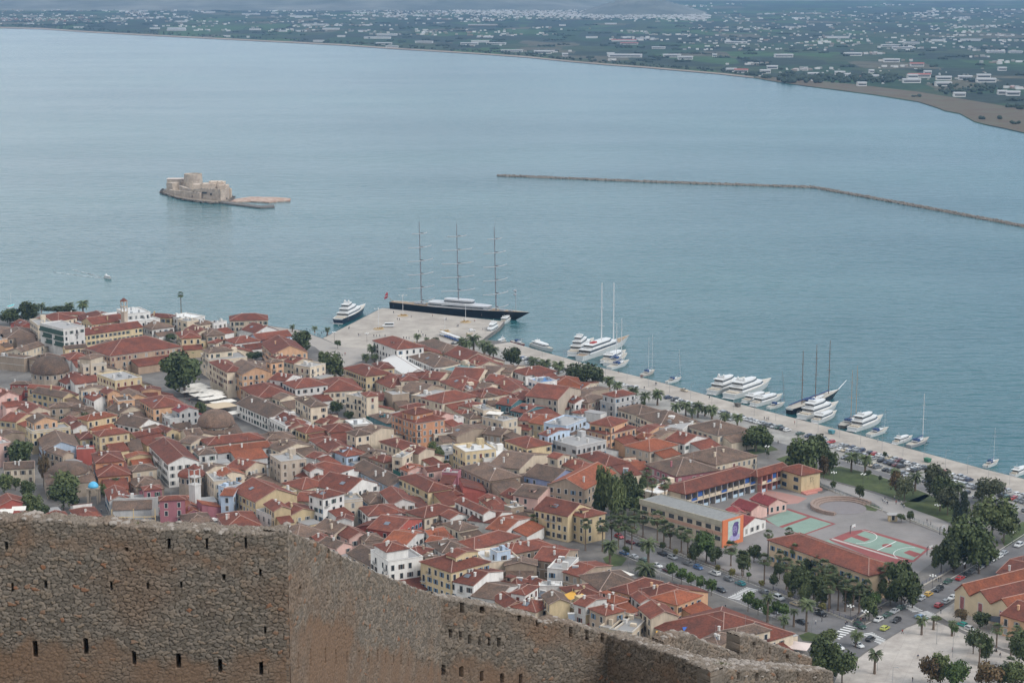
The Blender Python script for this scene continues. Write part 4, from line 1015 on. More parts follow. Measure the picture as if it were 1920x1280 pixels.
for rep in range(2):
  for o in HOUSES:
    wd, dp, h = o['_s']; rc = None
    for side in rw.sample(range(3), 3):
        L = dp if side < 2 else wd; ext = rw.uniform(4.5, 9.5); a = rw.uniform(-L/2, -L/2+L*.3); e = rw.uniform(L/2-L*.25, L/2)
        if e - a < 4: a, e = -L/2, L/2
        rect = {0:(wd/2,wd/2+ext,a,e),1:(-wd/2-ext,-wd/2,a,e),2:(a,e,dp/2,dp/2+ext),3:(a,e,-dp/2-ext,-dp/2)}[side]
        cs = cells(o, *rect)
        if not cs or sum(c in OCC for c in cs) > .10*len(cs): continue
        cx, cy = cs[len(cs)//2]; p = PX((cx, cy, GZ))
        if not inpoly(*p, TOWN) or any(inpoly(*p, H_) for H_ in HOLES): continue
        OCC.update(cs); hh = rw.uniform(2.9, 4.6) if h < 9 else rw.uniform(3.2, 6.2)
        x0, x1, y0, y1 = rect; g_ = .02
        if side == 0: x0 += g_
        if side == 1: x1 -= g_
        if side == 2: y0 += g_
        if side == 3: y1 -= g_
        wa = [c for c in o.children if c.name.split('.')[0] == 'wall'][0].data.materials[0]
        ra = [c for c in o.children if c.name.split('.')[0] == 'roof'][0].data.materials[0]
        if ra.name in ('roof_grey','roof_white','roof_blue'): ra = tile_mat(rw.choice('ndd'))
        if rw.random() < .12: ra = tile_mat('x')
        q = MB(); q.box(x0,x1,y0,y1,0,hh); an = q.obj('side_wing', [wa], o)
        q = MB(); r_ = ext*.30; O = .3
        if 'tile' in ra.name or ra.name.split('_')[1] not in ('grey',):
            if side == 0: v_ = [(x0,y0-O,hh+r_),(x1+O,y0-O,hh),(x1+O,y1+O,hh),(x0,y1+O,hh+r_)]
            elif side == 1: v_ = [(x0-O,y0-O,hh),(x1,y0-O,hh+r_),(x1,y1+O,hh+r_),(x0-O,y1+O,hh)]
            elif side == 2: v_ = [(x0-O,y0,hh+r_),(x1+O,y0,hh+r_),(x1+O,y1+O,hh),(x0-O,y1+O,hh)]
            else: v_ = [(x0-O,y0-O,hh),(x1+O,y0-O,hh),(x1+O,y1,hh+r_),(x0-O,y1,hh+r_)]
        else: v_ = [(x0-.1,y0-.1,hh),(x1+.1,y0-.1,hh),(x1+.1,y1+.1,hh),(x0-.1,y1+.1,hh)]
        q.add([(a_[0],a_[1],a_[2]+.01) for a_ in v_] + [(a_[0],a_[1],a_[2]+.2) for a_ in v_], [(0,3,2,1),(4,5,6,7),(0,1,5,4),(1,2,6,5),(2,3,7,6),(3,0,4,7)])
        # gable infill under the pent roof
        q.obj('wing_roof', [ra], an)
        if r_ > .1 and len({a_[2] for a_ in v_}) > 1:
            i = MB(); zt = [a_[2] for a_ in v_]; xs = [(x0,y0),(x1,y0),(x1,y1),(x0,y1)]
            i.add([(x,y,hh-.01) for x,y in xs] + [(x,y,max(hh, z_-.02)) for (x,y), z_ in zip(xs, zt)], [(0,1,5,4),(1,2,6,5),(2,3,7,6),(3,0,4,7)]); i.obj('wing_gable', [wa], an)
        nw += 1; break
print('wings', nw, 'houses', len(HOUSES))
for o in HOUSES: del o['_s']
# ------------------------------------------------------------------ special buildings
BTAN = mat('bastion_tan', (.44,.37,.30), var=.35, vscale=.35, bump=.5, bscale=1.2, col2=(.34,.28,.23), cscale=.2)
STW = mat('old_stone_wall', (.34,.28,.22), var=.25, vscale=.4, bump=.4, bscale=1.5)
def part(b, nm, ms, par, **k): return b.obj(nm, ms, par, **k)
def special(name, px, py, z, cat, label, rz=0):
    p = G(px, py, z); return thing(name, (p.x, p.y, GZ), rz, cat, label)
def dome_building(px, py, r, drum, dome, n, label, rc, base=None, cat='mosque'):
    o = special('domed_mosque', px, py, GZ+drum, cat, label, .3)
    b = MB(); b.lathe([(r,0),(r,drum)], n=n); part(b, 'drum', STW, o)
    for k in range(n):
        a = 6.28318*(k+.5)/n; 
        w_ = win_mesh(1, 0); put('window', w_, o, (math.cos(a)*(r*math.cos(math.pi/n)+.05), math.sin(a)*(r*math.cos(math.pi/n)+.05), drum-1.6), a + math.pi/2)
    prof = [(r+.5, drum), (r+.5, drum+.2)] + [((r+.4)*math.cos(t), drum+.2+dome*math.sin(t)) for t in np.linspace(.12, 1.53, 9)]
    b = MB(); b.lathe(prof, n=28 if n > 8 else 8); part(b, 'dome', tile_mat(rc), o, smooth=n > 8)
    if base:
        b = MB(); b.box(-base[0],base[0],-base[1],base[1],0,base[2]); part(b, 'base_wall', STW, o)
        b = MB(); b.lathe([(base[0]*1.45, base[2]), (base[0]*1.45, base[2]+.15), (r, base[2]+2.2)], n=4, a0=math.pi/4, sy=base[1]/base[0]); part(b, 'base_roof', tile_mat(rc), o)
    return o
dome_building(*RP('A',545,905), 9.2, 7, 7.6, 16, 'domed mosque with faded red tiled dome on a pale arcaded drum left of the museum', 'd')
dome_building(*RP('F',612,315), 7.9, 7.5, 6.4, 12, 'second domed mosque, mossy brown dome on low brick square behind the red market roofs', 'd', (10,10,5.0))
dome_building(*RP('E',755,830), 8.0, 8.5, 3.6, 8, 'octagonal church with shallow brown tile dome above the blue-domed kiosk', 'd', (9.5,9.5,5.8), cat='church')
dome_building(*RP('F',345,870), 5.0, 9.5, 2.4, 14, 'rounded white apse block with dark red conical roof beside the white bell tower', 'n', cat='church')
# bell towers
def bell_tower(px, py, z, h, w_, mm, label, cap='n'):
    o = special('bell_tower', px, py, z, 'bell tower', label, -.6)
    b = MB(); b.box(-w_/2,w_/2,-w_/2,w_/2,0,h-6.5); b.box(-w_/2-.2,w_/2+.2,-w_/2-.2,w_/2+.2,h-6.49,h-6.1)
    for lv in (h-6.1, h-3.0):
        for x in (-1,1):
            for y in (-1,1): b.box(x*w_/2-.35 if x>0 else -w_/2, x*w_/2 if x>0 else -w_/2+.35, y*w_/2-.35 if y>0 else -w_/2, y*w_/2 if y>0 else -w_/2+.35, lv, lv+2.7)
        b.box(-w_/2-.15,w_/2+.15,-w_/2-.15,w_/2+.15,lv+2.7,lv+3.05)
    part(b, 'tower_wall', mm, o)
    b = MB(); b.lathe([(w_*.8,h),(w_*.8,h+.15),(.1,h+1.8)], n=4, a0=math.pi/4); part(b, 'roof', tile_mat(cap), o)
    b = MB(); b.lathe([(.5,h-5),(.45,h-4.4),(.2,h-4.0)], n=10); part(b, 'bell', mat('bronze',(.2,.14,.06),rough=.4,metal=.8), o)
    return o
bell_tower(*RP('A',1367,560), GZ, 22, 2.7, WM('e'), 'slender cream open bell tower standing behind the big tan museum')
bell_tower(*RP('J',388,350), GZ, 17.5, 3.2, WM('w'), 'white church bell tower with arched opening near the curved fortress corner')
# blue-domed kiosk
o = special('domed_kiosk', *RP('E',1025,1180), GZ, 'kiosk', 'small open kiosk with a bright blue dome beside the big dark tree')
b = MB(); b.lathe([(2.1,6.5),(2.0,7.2),(1.5,8.1),(.8,8.6),(.1,8.8)], n=16); part(b, 'dome', mat('blue_dome', (.10,.40,.62), rough=.4), o, smooth=True)
b = MB(); b.box(-2.3,2.3,-2.3,2.3,5.9,6.5); 
for x in (-1.9,1.9):
    for y in (-1.9,1.9): b.box(x-.3,x+.3,y-.3,y+.3,0,5.9)
part(b, 'column_frame', STW, o)
# schools
SCHR = tile_mat('n'); CRM = WM('c'); BLUEM = mat('school_blue', (.04,.10,.30), var=.1, vscale=1); SALM = mat('school_salmon', (.50,.22,.18), var=.1, vscale=1); LBL = mat('pale_blue_panel', (.42,.53,.62))
def block(reg_, pts, st, h, name, cat, label, **k):
    """rectangular block from A,B,C eave pixels, returns root, w, d"""
    z = GZ + h; a, b_, c = (G(*RP(reg_, *p), z) for p in pts)
    e1, e2 = b_-a, c-b_
    if e1.length >= e2.length: u = e1.normalized(); v = Vector((-u.y,u.x,0)); w_, d_ = e1.length, max(3, abs(e2.dot(v)))
    else: v = e2.normalized(); u = Vector((v.y,-v.x,0)); d_, w_ = e2.length, max(3, abs(e1.dot(u)))
    if k.get('dmax'): d_ = min(d_, k['dmax'])
    if k.get('wmax'): w_ = min(w_, k['wmax'])
    cc = b_ - u*w_/2 + v*d_/2; o = thing(name, (cc.x, cc.y, GZ), math.atan2(u.y,u.x), cat, label); return o, w_, d_
def hip(o, w_, d_, h, m, rise, ov=.7):
    b = MB(); x, y = w_/2+ov, d_/2+ov; zr = h+rise; m_ = min(w_, d_)/2
    if w_ >= d_: r0, r1 = (-(w_/2-m_),0,zr), (w_/2-m_,0,zr); fs = [(4,5,9,8),(5,6,9),(6,7,8,9),(7,4,8)]; e = (r0,r1,r1,r0)
    else: r0, r1 = (0,-(d_/2-m_),zr), (0,d_/2-m_,zr); fs = [(4,5,8),(5,6,9,8),(6,7,9),(7,4,8,9)]; e = (r0,r0,r1,r1)
    cs = [(-x,-y),(x,-y),(x,y),(-x,y)]
    b.add([(*c,h+.01) for c in cs] + [(*c,h+.3) for c in cs] + [r0,r1], [(0,3,2,1),(0,1,5,4),(1,2,6,5),(2,3,7,6),(3,0,4,7)]+fs)
    for c, q in zip(cs, e): b.cyl((*c,h+.3), q, .16, n=4, mi=1, cap=False)
    b.cyl(r0, r1, .18, n=4, mi=1, cap=False); return part(b, 'roof', [m, RIDGE], o)
def gallery(o, L, axis, off, h, n, sgn=1, pm=None):
    """open two-storey gallery on a facade: dark bays, posts, floor slab, parapets"""
    def bx(b, p0, p1, q0, q1, z0, z1, mi=0):
        q0, q1 = sorted((off+sgn*q0, off+sgn*q1))
        b.box(p0,p1,q0,q1,z0,z1,mi) if axis == 'x' else b.box(q0,q1,p0,p1,z0,z1,mi)
    s = L/n; h2 = h/2
    b = MB()
    for i in range(n+1): p = -L/2 + s*i; bx(b, p-.15, p+.15, .05, 2.2, .0, h)
    part(b, 'gallery_post', pm or SALM, o)
    b = MB(); bx(b, -L/2-.2, L/2+.2, .01, 2.3, h2-.35, h2+.0); part(b, 'gallery_floor', CRM, o)
    b = MB(); 
    for i in range(n): p = -L/2+s*i; bx(b, p+.3, p+s-.3, 1.95, 2.05, h2+.01, h2+1.0, 1 if i % 5 == 1 else 0)
    for i in range(n):
        p = -L/2+s*i
        if i % 3 != 1: bx(b, p+.3, p+s-.3, 1.7, 1.78, .05, 1.3, 2)
        if i % 8 == 2: bx(b, p+.3, p+s-.3, 1.7, 1.78, h2+1.02, h-.6, 1)
    part(b, 'gallery_parapet', [CRM, BLUEM, LBL], o)
    b = MB()
    for i in range(n):
        p = -L/2+s*i; bx(b, p+.35, p+s-.35, .01, .05, .9, h2-.6, 0); bx(b, p+.35, p+s-.35, .01, .05, .05, .85, 1); bx(b, p+.35, p+s-.35, .01, .05, h2+.9, h-.5, 0)
    part(b, 'classroom_front', [BLUEM, LBL], o)
o, w_, d_ = block('N', [(690,950),(725,1085),(1570,850)], 2, 7.2, 'school_building', 'school', 'long school wing with dark red hipped roof, open galleries and blue classroom fronts', dmax=75, wmax=13)
b = MB(); b.box(-w_/2,w_/2-2.2,-d_/2,d_/2,0,7.2); part(b, 'wall', CRM, o); hip(o, w_, d_, 7.2, SCHR, 2.6)
gallery(o, d_-.6, 'y', w_/2-2.2, 7.2, 13, pm=mat('gallery_grey',(.36,.32,.29)))
o, w_, d_ = block('P', [(120,420),(165,415),(395,350)], 2, 7.2, 'school_building', 'school', 'middle school wing between the long gallery wing and the mural end block', wmax=12, dmax=30)
b = MB(); b.box(-w_/2,w_/2-2.2,-d_/2,d_/2,0,7.2); part(b, 'wall', CRM, o); hip(o, w_, d_+6, 7.2, SCHR, 2.6); gallery(o, d_-.4, 'y', w_/2-2.2, 7.2, 4)
o, w_, d_ = block('P', [(370,345),(598,415),(782,368)], 2, 7.4, 'school_building', 'school', 'cream school end block with a faded line-drawn mural on its gable and red roof')
b = MB(); b.box(-w_/2,w_/2,-d_/2,d_/2,0,7.4); part(b, 'wall', WM('y'), o); hip(o, w_, d_, 7.4, SCHR, 2.6)
for x in (-w_*.3, w_*.25):
    for z in (1.9, 5.2): put('window', win_mesh(3,3), o, (x, -d_/2-.05, z), 0)
b = MB(); rr = random.Random(2)
for k in range(16): y = rr.uniform(-1.6,1.6); z = 2.2+rr.uniform(0,3.4); b.cyl((w_/2+.03,y,z),(w_/2+.03,y+rr.uniform(-.7,.7),z+rr.uniform(.3,1.2)),.05,n=4)
part(b, 'wall_drawing', mat('faded_drawing', (.18,.15,.12)), o)
b = MB(); b.box(w_/2+.01,w_/2+1.6,-d_/2,d_/2,0,.9); b.box(w_/2+1.61,w_/2+3.2,-d_/2,d_/2*.2,0,.5); part(b, 'entrance_ramp', SALM, o)
o, w_, d_ = block('O', [(470,450),(1368,695),(1592,635)], 3, 9.3, 'school_building', 'school', 'long flat-roofed school block with window bands and orange mural gable by the palm avenue', dmax=16, wmax=64)
b = MB(); b.box(-w_/2,w_/2,-d_/2,d_/2,0,9.3); b.box(-w_/2-.3,w_/2+.0,-d_/2-.35,-d_/2-.01,7.9,9.9,1); b.box(-w_/2,w_/2,d_/2+.01,d_/2+.3,8.6,9.9,1); part(b, 'wall', [WM('c'), mat('flat_roof_edge',(.40,.36,.28),var=.2,vscale=.4)], o)
b = MB(); b.box(-w_/2+.1,w_/2-.1,-d_/2+.1,d_/2-.1,9.31,9.5)
for k in range(int(d_/.9)): y = -d_/2+.5+k*.9; b.box(-w_/2+.2,w_/2-.2,y,y+.35,9.501,9.60,1)
part(b, 'roof', [mat('grey_felt',(.24,.24,.235),var=.15,vscale=.5), mat('grey_felt_light',(.32,.32,.31),var=.15,vscale=.5)], o)
n = int(w_/4.4)
for i in range(n):
    x = -w_/2 + w_*(i+.5)/n
    put('window', win_mesh(4,3), o, (x, -d_/2-.05, 6.6), 0)
    put('window', win_mesh(4,3), o, (x, -d_/2-.05, 3.0), 0)
b = MB(); b.box(-w_/2,w_/2,-d_/2-.12,-d_/2-.01,4.3,5.5); part(b, 'spandrel_band', mat('salmon_band',(.50,.30,.22),var=.1,vscale=.5), o)
b = MB(); b.box(w_/2+.01,w_/2+.35,-d_/2-.35,d_/2+.3,0,10.1); gw = part(b, 'gable_wall', mat('mural_orange',(.58,.18,.08),var=.1,vscale=.4), o)
b = MB(); X = w_/2+.36; b.box(X,X+.03,-d_/2+2.6,d_/2-1.6,1.4,9.3,0)
def blob(cy, cz, ry, rz_, mi, dx, n=16, sq=0):
    vs = [(X+.03+dx, cy+ry*math.cos(a)*(1+.1*math.sin(3*a)), cz+rz_*math.sin(a)) for a in np.linspace(0, 6.28318*(1-1/n), n)]; b.add(vs, [tuple(range(n))], mi)
yc = 1.0
blob(yc, 2.6, 2.9, 1.3, 2, .006); blob(yc+.3, 5.6, 1.7, 2.7, 1, .010); blob(yc-.1, 5.1, 1.35, 2.1, 3, .014); blob(yc-.2, 4.0, 1.1, 1.0, 1, .018); blob(yc+.6, 7.6, 1.4, .8, 1, .018); blob(yc-.7, 5.9, .35, .18, 1, .022); blob(yc+.3, 5.9, .35, .18, 1, .022); blob(yc-.4,4.5,.5,.14,2,.026)
part(b, 'mural', [mat('mural_ground',(.42,.50,.46),var=.2,vscale=.8), mat('mural_purple',(.10,.07,.20),var=.3,vscale=1.5), mat('mural_lilac',(.36,.34,.52),var=.3,vscale=1.5), mat('mural_mid',(.22,.18,.34),var=.35,vscale=2)], gw)
o, w_, d_ = block('Q', [(250,190),(1330,575),(1580,465)], 3, 9.0, 'school_building', 'school', 'cream school with long red hipped roof and blue windows behind the dense palm row', dmax=15, wmax=62)
b = MB(); b.box(-w_/2,w_/2,-d_/2,d_/2,0,9.0); b.box(-w_/2-.1,w_/2+.1,-d_/2-.1,-d_/2-.01,8.6,8.95,1); part(b, 'wall', [mat('school_cream',(.56,.42,.28),var=.1,vscale=.3), FRAME], o); hip(o, w_, d_, 9.0, SCHR, 3.0)
n = int(w_/3.3)
for i in range(n):
    for z in (2.6, 6.6): put('window', win_mesh(3,1), o, (-w_/2+w_*(i+.5)/n, -d_/2-.05, z), 0)
for z in (2.6,6.6):
    put('window', win_mesh(3,1), o, (w_/2+.05, 3, z), math.pi/2)
# amphitheatre
c = G(*RP('P',1050,765), GZ); o = thing('amphitheatre', (c.x,c.y,GZ), 0, 'amphitheatre', 'small round open-air amphitheatre of stepped brown stone in the school yard')
A0, A1 = R(20), R(245)
for k, (r0, r1, hh) in enumerate(((9.2,10.3,.45),(10.31,11.4,.9),(11.41,12.6,1.4))):
    b = MB(); n = 40; vs = []
    for i in range(n+1):
        a = A0 + (A1-A0)*i/n
        for r_ in (r0, r1):
            for z in (0, hh): vs.append((math.cos(a)*r_, math.sin(a)*r_, z))
    fs = [(0,1,3,2), (4*n,4*n+2,4*n+3,4*n+1)]
    for i in range(n): q = 4*i; p_ = q+4; fs += [(q+1,p_+1,p_+3,q+3),(q,p_,p_+1,q+1),(q+2,q+3,p_+3,p_+2),(q,q+2,p_+2,p_)]
    b.add(vs, fs); part(b, 'seat_tier', mat('amphi_stone',(.27,.20,.165),var=.2,vscale=.8), o)
b = MB(); b.lathe([(9.0,.0),(9.0,.09)], n=40); part(b, 'stage', mat('stage_floor',(.20,.18,.18),var=.1,vscale=.5), o)
# guard kiosk
o = special('guard_kiosk', *RP('P',1590,905), GZ, 'kiosk', 'little yellow guard kiosk with a flat pale roof at the school gate')
b = MB(); b.box(-1.6,1.6,-1.2,1.2,0,2.4); part(b, 'wall', WM('y'), o); b = MB(); b.box(-2,2,-1.6,1.6,2.41,2.6); part(b, 'roof', tile_mat('x'), o); put('window', win_mesh(3,0), o, (0,-1.24,1.4), 0)
# market hall with three gables
mk = [(910,358,1062,412),(1062,412,1272,490),(1272,490,1490,575)]
for i, q in enumerate(mk):
    h = 6.6; a, b_ = G(*RP('S',q[0],q[1]), GZ+h), G(*RP('S',q[2],q[3]), GZ+h); u = (b_-a).normalized(); w_ = (b_-a).length; v = Vector((-u.y,u.x,0)); d_ = 34 if i == 0 else 40
    cc = (a+b_)/2 + v*d_/2
    o = thing('market_hall', (cc.x,cc.y,GZ), math.atan2(u.y,u.x), 'market hall', ('cream market hall bay with orange gabled roof, first from the road','middle gabled bay of the cream market hall with tall framed window','nearest gabled bay of the cream market hall, above the dark awning')[i])
    b = MB(); zr = h+3.0; W2, D2 = w_/2-.01, d_/2
    b.add([(-W2,-D2,0),(W2,-D2,0),(W2,D2,0),(-W2,D2,0),(-W2,-D2,h),(W2,-D2,h),(W2,D2,h),(-W2,D2,h),(0,-D2,zr),(0,D2,zr)], [(0,3,2,1),(0,1,5,8,4),(1,2,6,5),(2,3,7,9,6),(3,0,4,7)]); part(b, 'wall', mat('market_cream',(.62,.50,.34),var=.1,vscale=.3), o)
    b = MB(); X = W2
    b.add([(-X,-D2-.5,h+.02),(0,-D2-.5,zr+.02),(X,-D2-.5,h+.02),(X,-D2-.5,h+.3),(0,-D2-.5,zr+.35),(-X,-D2-.5,h+.3),(-X,D2+.5,h+.02),(0,D2+.5,zr+.02),(X,D2+.5,h+.02),(X,D2+.5,h+.3),(0,D2+.5,zr+.35),(-X,D2+.5,h+.3)],
          [(0,1,4,5),(1,2,3,4),(6,11,10,7),(7,10,9,8)] + [(k,6+k,6+(k+1)%6,(k+1)%6) for k in range(6)]); b.cyl((0,-D2-.5,zr+.32),(0,D2+.5,zr+.32),.18,n=4,mi=1,cap=False); part(b, 'roof', [tile_mat('o' if i != 1 else 'n'), RIDGE], o)
    b = MB(); b.box(-1.1,1.1,-D2-.06,-D2+.02,1.2,5.8,0); b.box(-.8,.8,-D2-.1,-D2-.065,1.5,5.5,1); part(b, 'window', [FRAME, mat('poster_red',(.30,.12,.12),var=.4,vscale=1.2)], o)
p = G(*RP('S',1350,650), GZ+3); o = thing('awning', (p.x,p.y,GZ), -.55, 'awning', 'dark grey pyramid awning over the cafe in front of the market hall')
b = MB(); b.lathe([(5,3.0),(5,3.1),(.2,4.2)], n=4, a0=math.pi/4, sy=.7); part(b, 'canopy', mat('canvas_dark',(.06,.065,.08)), o)
b = MB()
for x in (-3.2,3.2):
    for y in (-2.2,2.2): b.cyl((x,y,0),(x,y,3.05),.08)
part(b, 'pole', METAL, o)
# green debris netting and tent-like awnings, parasols
def parasol(px, py, s, label, mm=AWN, z=2.9, rz=.5, grp='square white parasols on the main square', desc=None):
    p = G(px, py, GZ+z); o = thing('parasol', (p.x,p.y,GZ), rz, 'parasol', label, grp, desc)
    b = MB(); b.lathe([(s*.71,z-.15),(s*.71,z),(.1,z+.7)], n=4, a0=math.pi/4); part(b, 'canopy', mm, o); b = MB(); b.cyl((0,0,0),(0,0,z+.4),.06); part(b, 'pole', METAL, o)
for k, (x, y, s) in enumerate(((225,1075,5),(270,1120,5.5),(330,1070,5.5),(345,1120,5),(395,1095,6),(410,1050,5.5),(460,1110,6),(480,1075,5),(530,1120,6),(410,1160,5.5),(470,1165,5.5),(540,1150,6),(590,1130,6),(620,1150,5),(500,1205,5),(560,1200,5),(610,1190,4.5),(650,1180,4.5),(630,1245,5),(700,1235,5),(750,1225,5))):
    q = RP('B', x, y); parasol(q[0], q[1], s*1.15, None, rz=-.95, desc='square white cafe parasol on the square')
parasol(*RP('F',660,110), 12, 'large beige fabric canopy over cafe tables above the mossy mosque dome', mat('canvas_beige',(.50,.40,.28)), rz=-.95, grp='large canopies'); parasol(*RP('F',815,190), 6, 'white parasol under the beige canopy beside the long brown-roofed building', rz=-.95, grp='large canopies')
parasol(*RP('V',1655,540), 7, 'pale pink-white parasol kiosk roof between the two bottom palms', mat('canvas_pink',(.6,.5,.46)), rz=-.4, grp='large canopies')
parasol(*RP('M',140,555), 6.5, 'low white canvas canopy beside the stone gable near the street corner', rz=-.9, grp='large canopies')
def awning(px, py, z, w_, d_, rz, label, mm, drop=1.0):
    p = G(px, py, GZ+z); o = thing('awning', (p.x,p.y,GZ+z), rz, 'awning', label, 'canvas awnings'); b = MB()
    b.add([(-w_/2,-d_/2,-drop),(w_/2,-d_/2,-drop),(w_/2,d_/2,0),(-w_/2,d_/2,0),(-w_/2,-d_/2,-drop+.08),(w_/2,-d_/2,-drop+.08),(w_/2,d_/2,.08),(-w_/2,d_/2,.08)],[(0,3,2,1),(4,5,6,7),(0,1,5,4),(1,2,6,5),(2,3,7,6),(3,0,4,7)]); part(b, 'canvas', mm, o)
    b = MB(); b.cyl((-w_/2+.1,d_/2,-.1),(-w_/2+.1,-d_/2,-drop-.1),.05); b.cyl((w_/2-.1,d_/2,-.1),(w_/2-.1,-d_/2,-drop-.1),.05); part(b, 'awning_arm', METAL, o)
awning(*RP('I',70,330), 7, 5.2, 4.0, .15, 'left panel of the big white awning just above the fortress wall', AWN, .5); awning(*RP('I',205,300), 7, 5.2, 4.0, .15, 'right panel of the big white awning just above the fortress wall', AWN, .5)
awning(*RP('K',850,830), 9.5, 3.2, 3.2, .35, 'white awning panel on the tall white house by the wall, left of three', AWN, 2); awning(*RP('K',960,810), 9.5, 4.2, 3.2, .35, 'white awning panel on the tall white house by the wall, middle of three', AWN, 2); awning(*RP('K',1060,790), 9.5, 3.2, 3.2, .35, 'white awning panel on the tall white house by the wall, right of three', AWN, 2)
awning(*RP('K',1290,820), 10.5, 2.4, 3.2, -.85, 'small yellow awning on the tall yellow house, the left one', AWY, 2); awning(*RP('K',1355,870), 10.5, 2.4, 3.2, -.85, 'small yellow awning on the tall yellow house, the right one', AWY, 2)
awning(*RP('L',1240,775), 7.6, 5, 5.5, -.9, 'broad yellow tarpaulin on the red roofs near the wall', AWY, .8); awning(*RP('M',575,1215), 7.5, 5, 4.5, -.5, 'hanging orange-yellow awning at the corner of the big red roof', AWY, 3)
awning(*RP('D',160,1010), 12, 7, 5, -.35, 'cream roof terrace awning on the flat-roofed house with railings', AWN, .2); awning(*RP('H',440,755), 4, 6, 4, -.3, 'cream shop awning below the faded brown roof in the centre', AWN, 1)
# scaffold frame on the grey house
p = G(*RP('I',1460,440), GZ+3); o = thing('scaffold', (p.x,p.y,GZ+1), .05, 'scaffold', 'pale yellow timber frame against the grey house above the wall'); b = MB()
for x in (-8,-4,0,4,8): b.box(x-.13,x+.13,-.13,.13,0,6.5 if abs(x) in (8,0) else 3.6)
for z in (1.2,3.4): b.box(-8,8,-.35,-.14,z,z+.2)
b.box(-8,-1,.14,.3,2.4,2.6); part(b, 'timber_frame', mat('yellow_timber',(.60,.44,.22),var=.1,vscale=2), o)
# net draped building sides
for (x, y, w_, h, rz, t_) in ((760,1190,6,7,-1.0,'green debris net hung on the bare stone block near the pier houses'),):
    p = G(*RP('C',x,y), GZ+5); o = thing('debris_net', (p.x-1.2,p.y-2.2,GZ+2), rz, 'debris net', t_); b = MB(); b.box(-w_/2,w_/2,-.06,.06,0,h); part(b, 'net', mat('green_net',(.03,.22,.14),var=.2,vscale=1), o)
for (rg, x, y, w_, h, rz, t_) in (('G',600,330,15,6,-.95,'dark green site netting along the building beside the orange hotel'),('G',840,960,6,8,-1.0,'dark teal netting on the left end of the yellow house with green shutters')):
    p = G(*RP(rg,x,y), GZ+3); o = thing('debris_net', (p.x,p.y,GZ), rz, 'debris net', t_); b = MB(); b.box(-w_/2,w_/2,-.06,.06,0,h); part(b, 'net', mat('teal_net',(.02,.09,.075),var=.2,vscale=1), o)
# solar panel row
p = G(*RP('M',925,1130), GZ+9); o = thing('solar_panel_array', (p.x,p.y,GZ+7.5), -.95+1.2, 'solar panels', 'row of blue solar panels on the white roof terrace'); 
for k in range(5):
    b = MB(); x = -3+k*1.4; b.add([(x,-1.2,0),(x+1.25,-1.2,0),(x+1.25,1.0,1.2),(x,1.0,1.2),(x,-1.2,.08),(x+1.25,-1.2,.08),(x+1.25,1.0,1.28),(x,1.0,1.28)],[(0,3,2,1),(4,5,6,7),(0,1,5,4),(1,2,6,5),(2,3,7,6),(3,0,4,7)]); part(b, 'panel', mat('solar_blue',(.05,.12,.38),rough=.2), o)
# solar water heaters seen on several roofs
HEAT = None
for k, (rg, x, y, z) in enumerate((('K',1450,750,14),('L',660,610,8),('L',830,600,8),('L',910,750,8),('H',365,940,7),('J',950,100,10),('E',1420,210,8),('N',75,810,7),('G',1010,560,8),('G',680,650,7),('L',1270,480,8),('L',1230,1000,7),('A',1025,1175,8),('C',1610,820,8))):
    p = G(*RP(rg,x,y), GZ+z); o = thing('solar_water_heater', (p.x,p.y,GZ+z-1.6), -.5+.3*(k%3), 'water heater', None, 'solar water heaters on the roofs', 'dark tilted solar water heater with white tank')
    b = MB(); b.add([(-1,-1,0),(1,-1,0),(1,.6,1.5),(-1,.6,1.5),(-1,-1,.1),(1,-1,.1),(1,.6,1.6),(-1,.6,1.6)],[(0,3,2,1),(4,5,6,7),(0,1,5,4),(1,2,6,5),(2,3,7,6),(3,0,4,7)]); part(b, 'panel', PANEL, o)
    b = MB(); b.cyl((-1.1,.8,1.75),(1.1,.8,1.75),.32,n=10); part(b, 'tank', FRAME, o); b = MB(); b.box(-.9,-.8,.6,.7,-.8,1.5); b.box(.8,.9,.6,.7,-.8,1.5); part(b, 'stand', METAL, o)
# ------------------------------------------------------------------ island fortress in the bay
IZ = 0.0; OR = G(363, 374, 0); k_ = OR.y / F     # metres per photo pixel there
def ip(px, py, z=0): g = G(px, py, z); return (g.x-OR.x, g.y-OR.y)
o = thing('island_fortress', (OR.x,OR.y,0), 0, 'island fortress', 'sand-coloured island fortress with round tapering tower out in the bay')
o.scale = (1,1,.70)
b = MB(); rr = random.Random(5)
def ring(pts, z0, z1, th=2.2, cren=False, mi=0):
    q = [ip(x, y, 0) for x, y in pts]; n = len(q)
    for i in range(n-1):
        a, c = Vector(q[i]), Vector(q[i+1]); d = (c-a).normalized(); v = Vector((-d.y, d.x))*th; za = z1[i] if isinstance(z1, list) else z1; zb = z1[i+1] if isinstance(z1, list) else z1
        a2 = a - d*.3; c2 = c + d*.3; P_ = [a2, c2, c2+v, a2+v]
        b.add([(p_.x,p_.y,z0) for p_ in P_] + [(P_[0].x,P_[0].y,za),(P_[1].x,P_[1].y,zb),(P_[2].x,P_[2].y,zb),(P_[3].x,P_[3].y,za)], [(0,3,2,1),(4,5,6,7),(0,1,5,4),(1,2,6,5),(2,3,7,6),(3,0,4,7)], mi)
        if cren:
            L = (c-a).length; m_ = int(L/3)
            for k in range(m_): p_ = a + d*(L*(k+.3)/m_); r_ = p_ + d*1.3; w2 = v*.4; b.add([(t.x,t.y,zz) for zz in (za-.02, za+1.1) for t in (p_, r_, r_+w2, p_+w2)], [(0,3,2,1),(4,5,6,7),(0,1,5,4),(1,2,6,5),(2,3,7,6),(3,0,4,7)], mi)
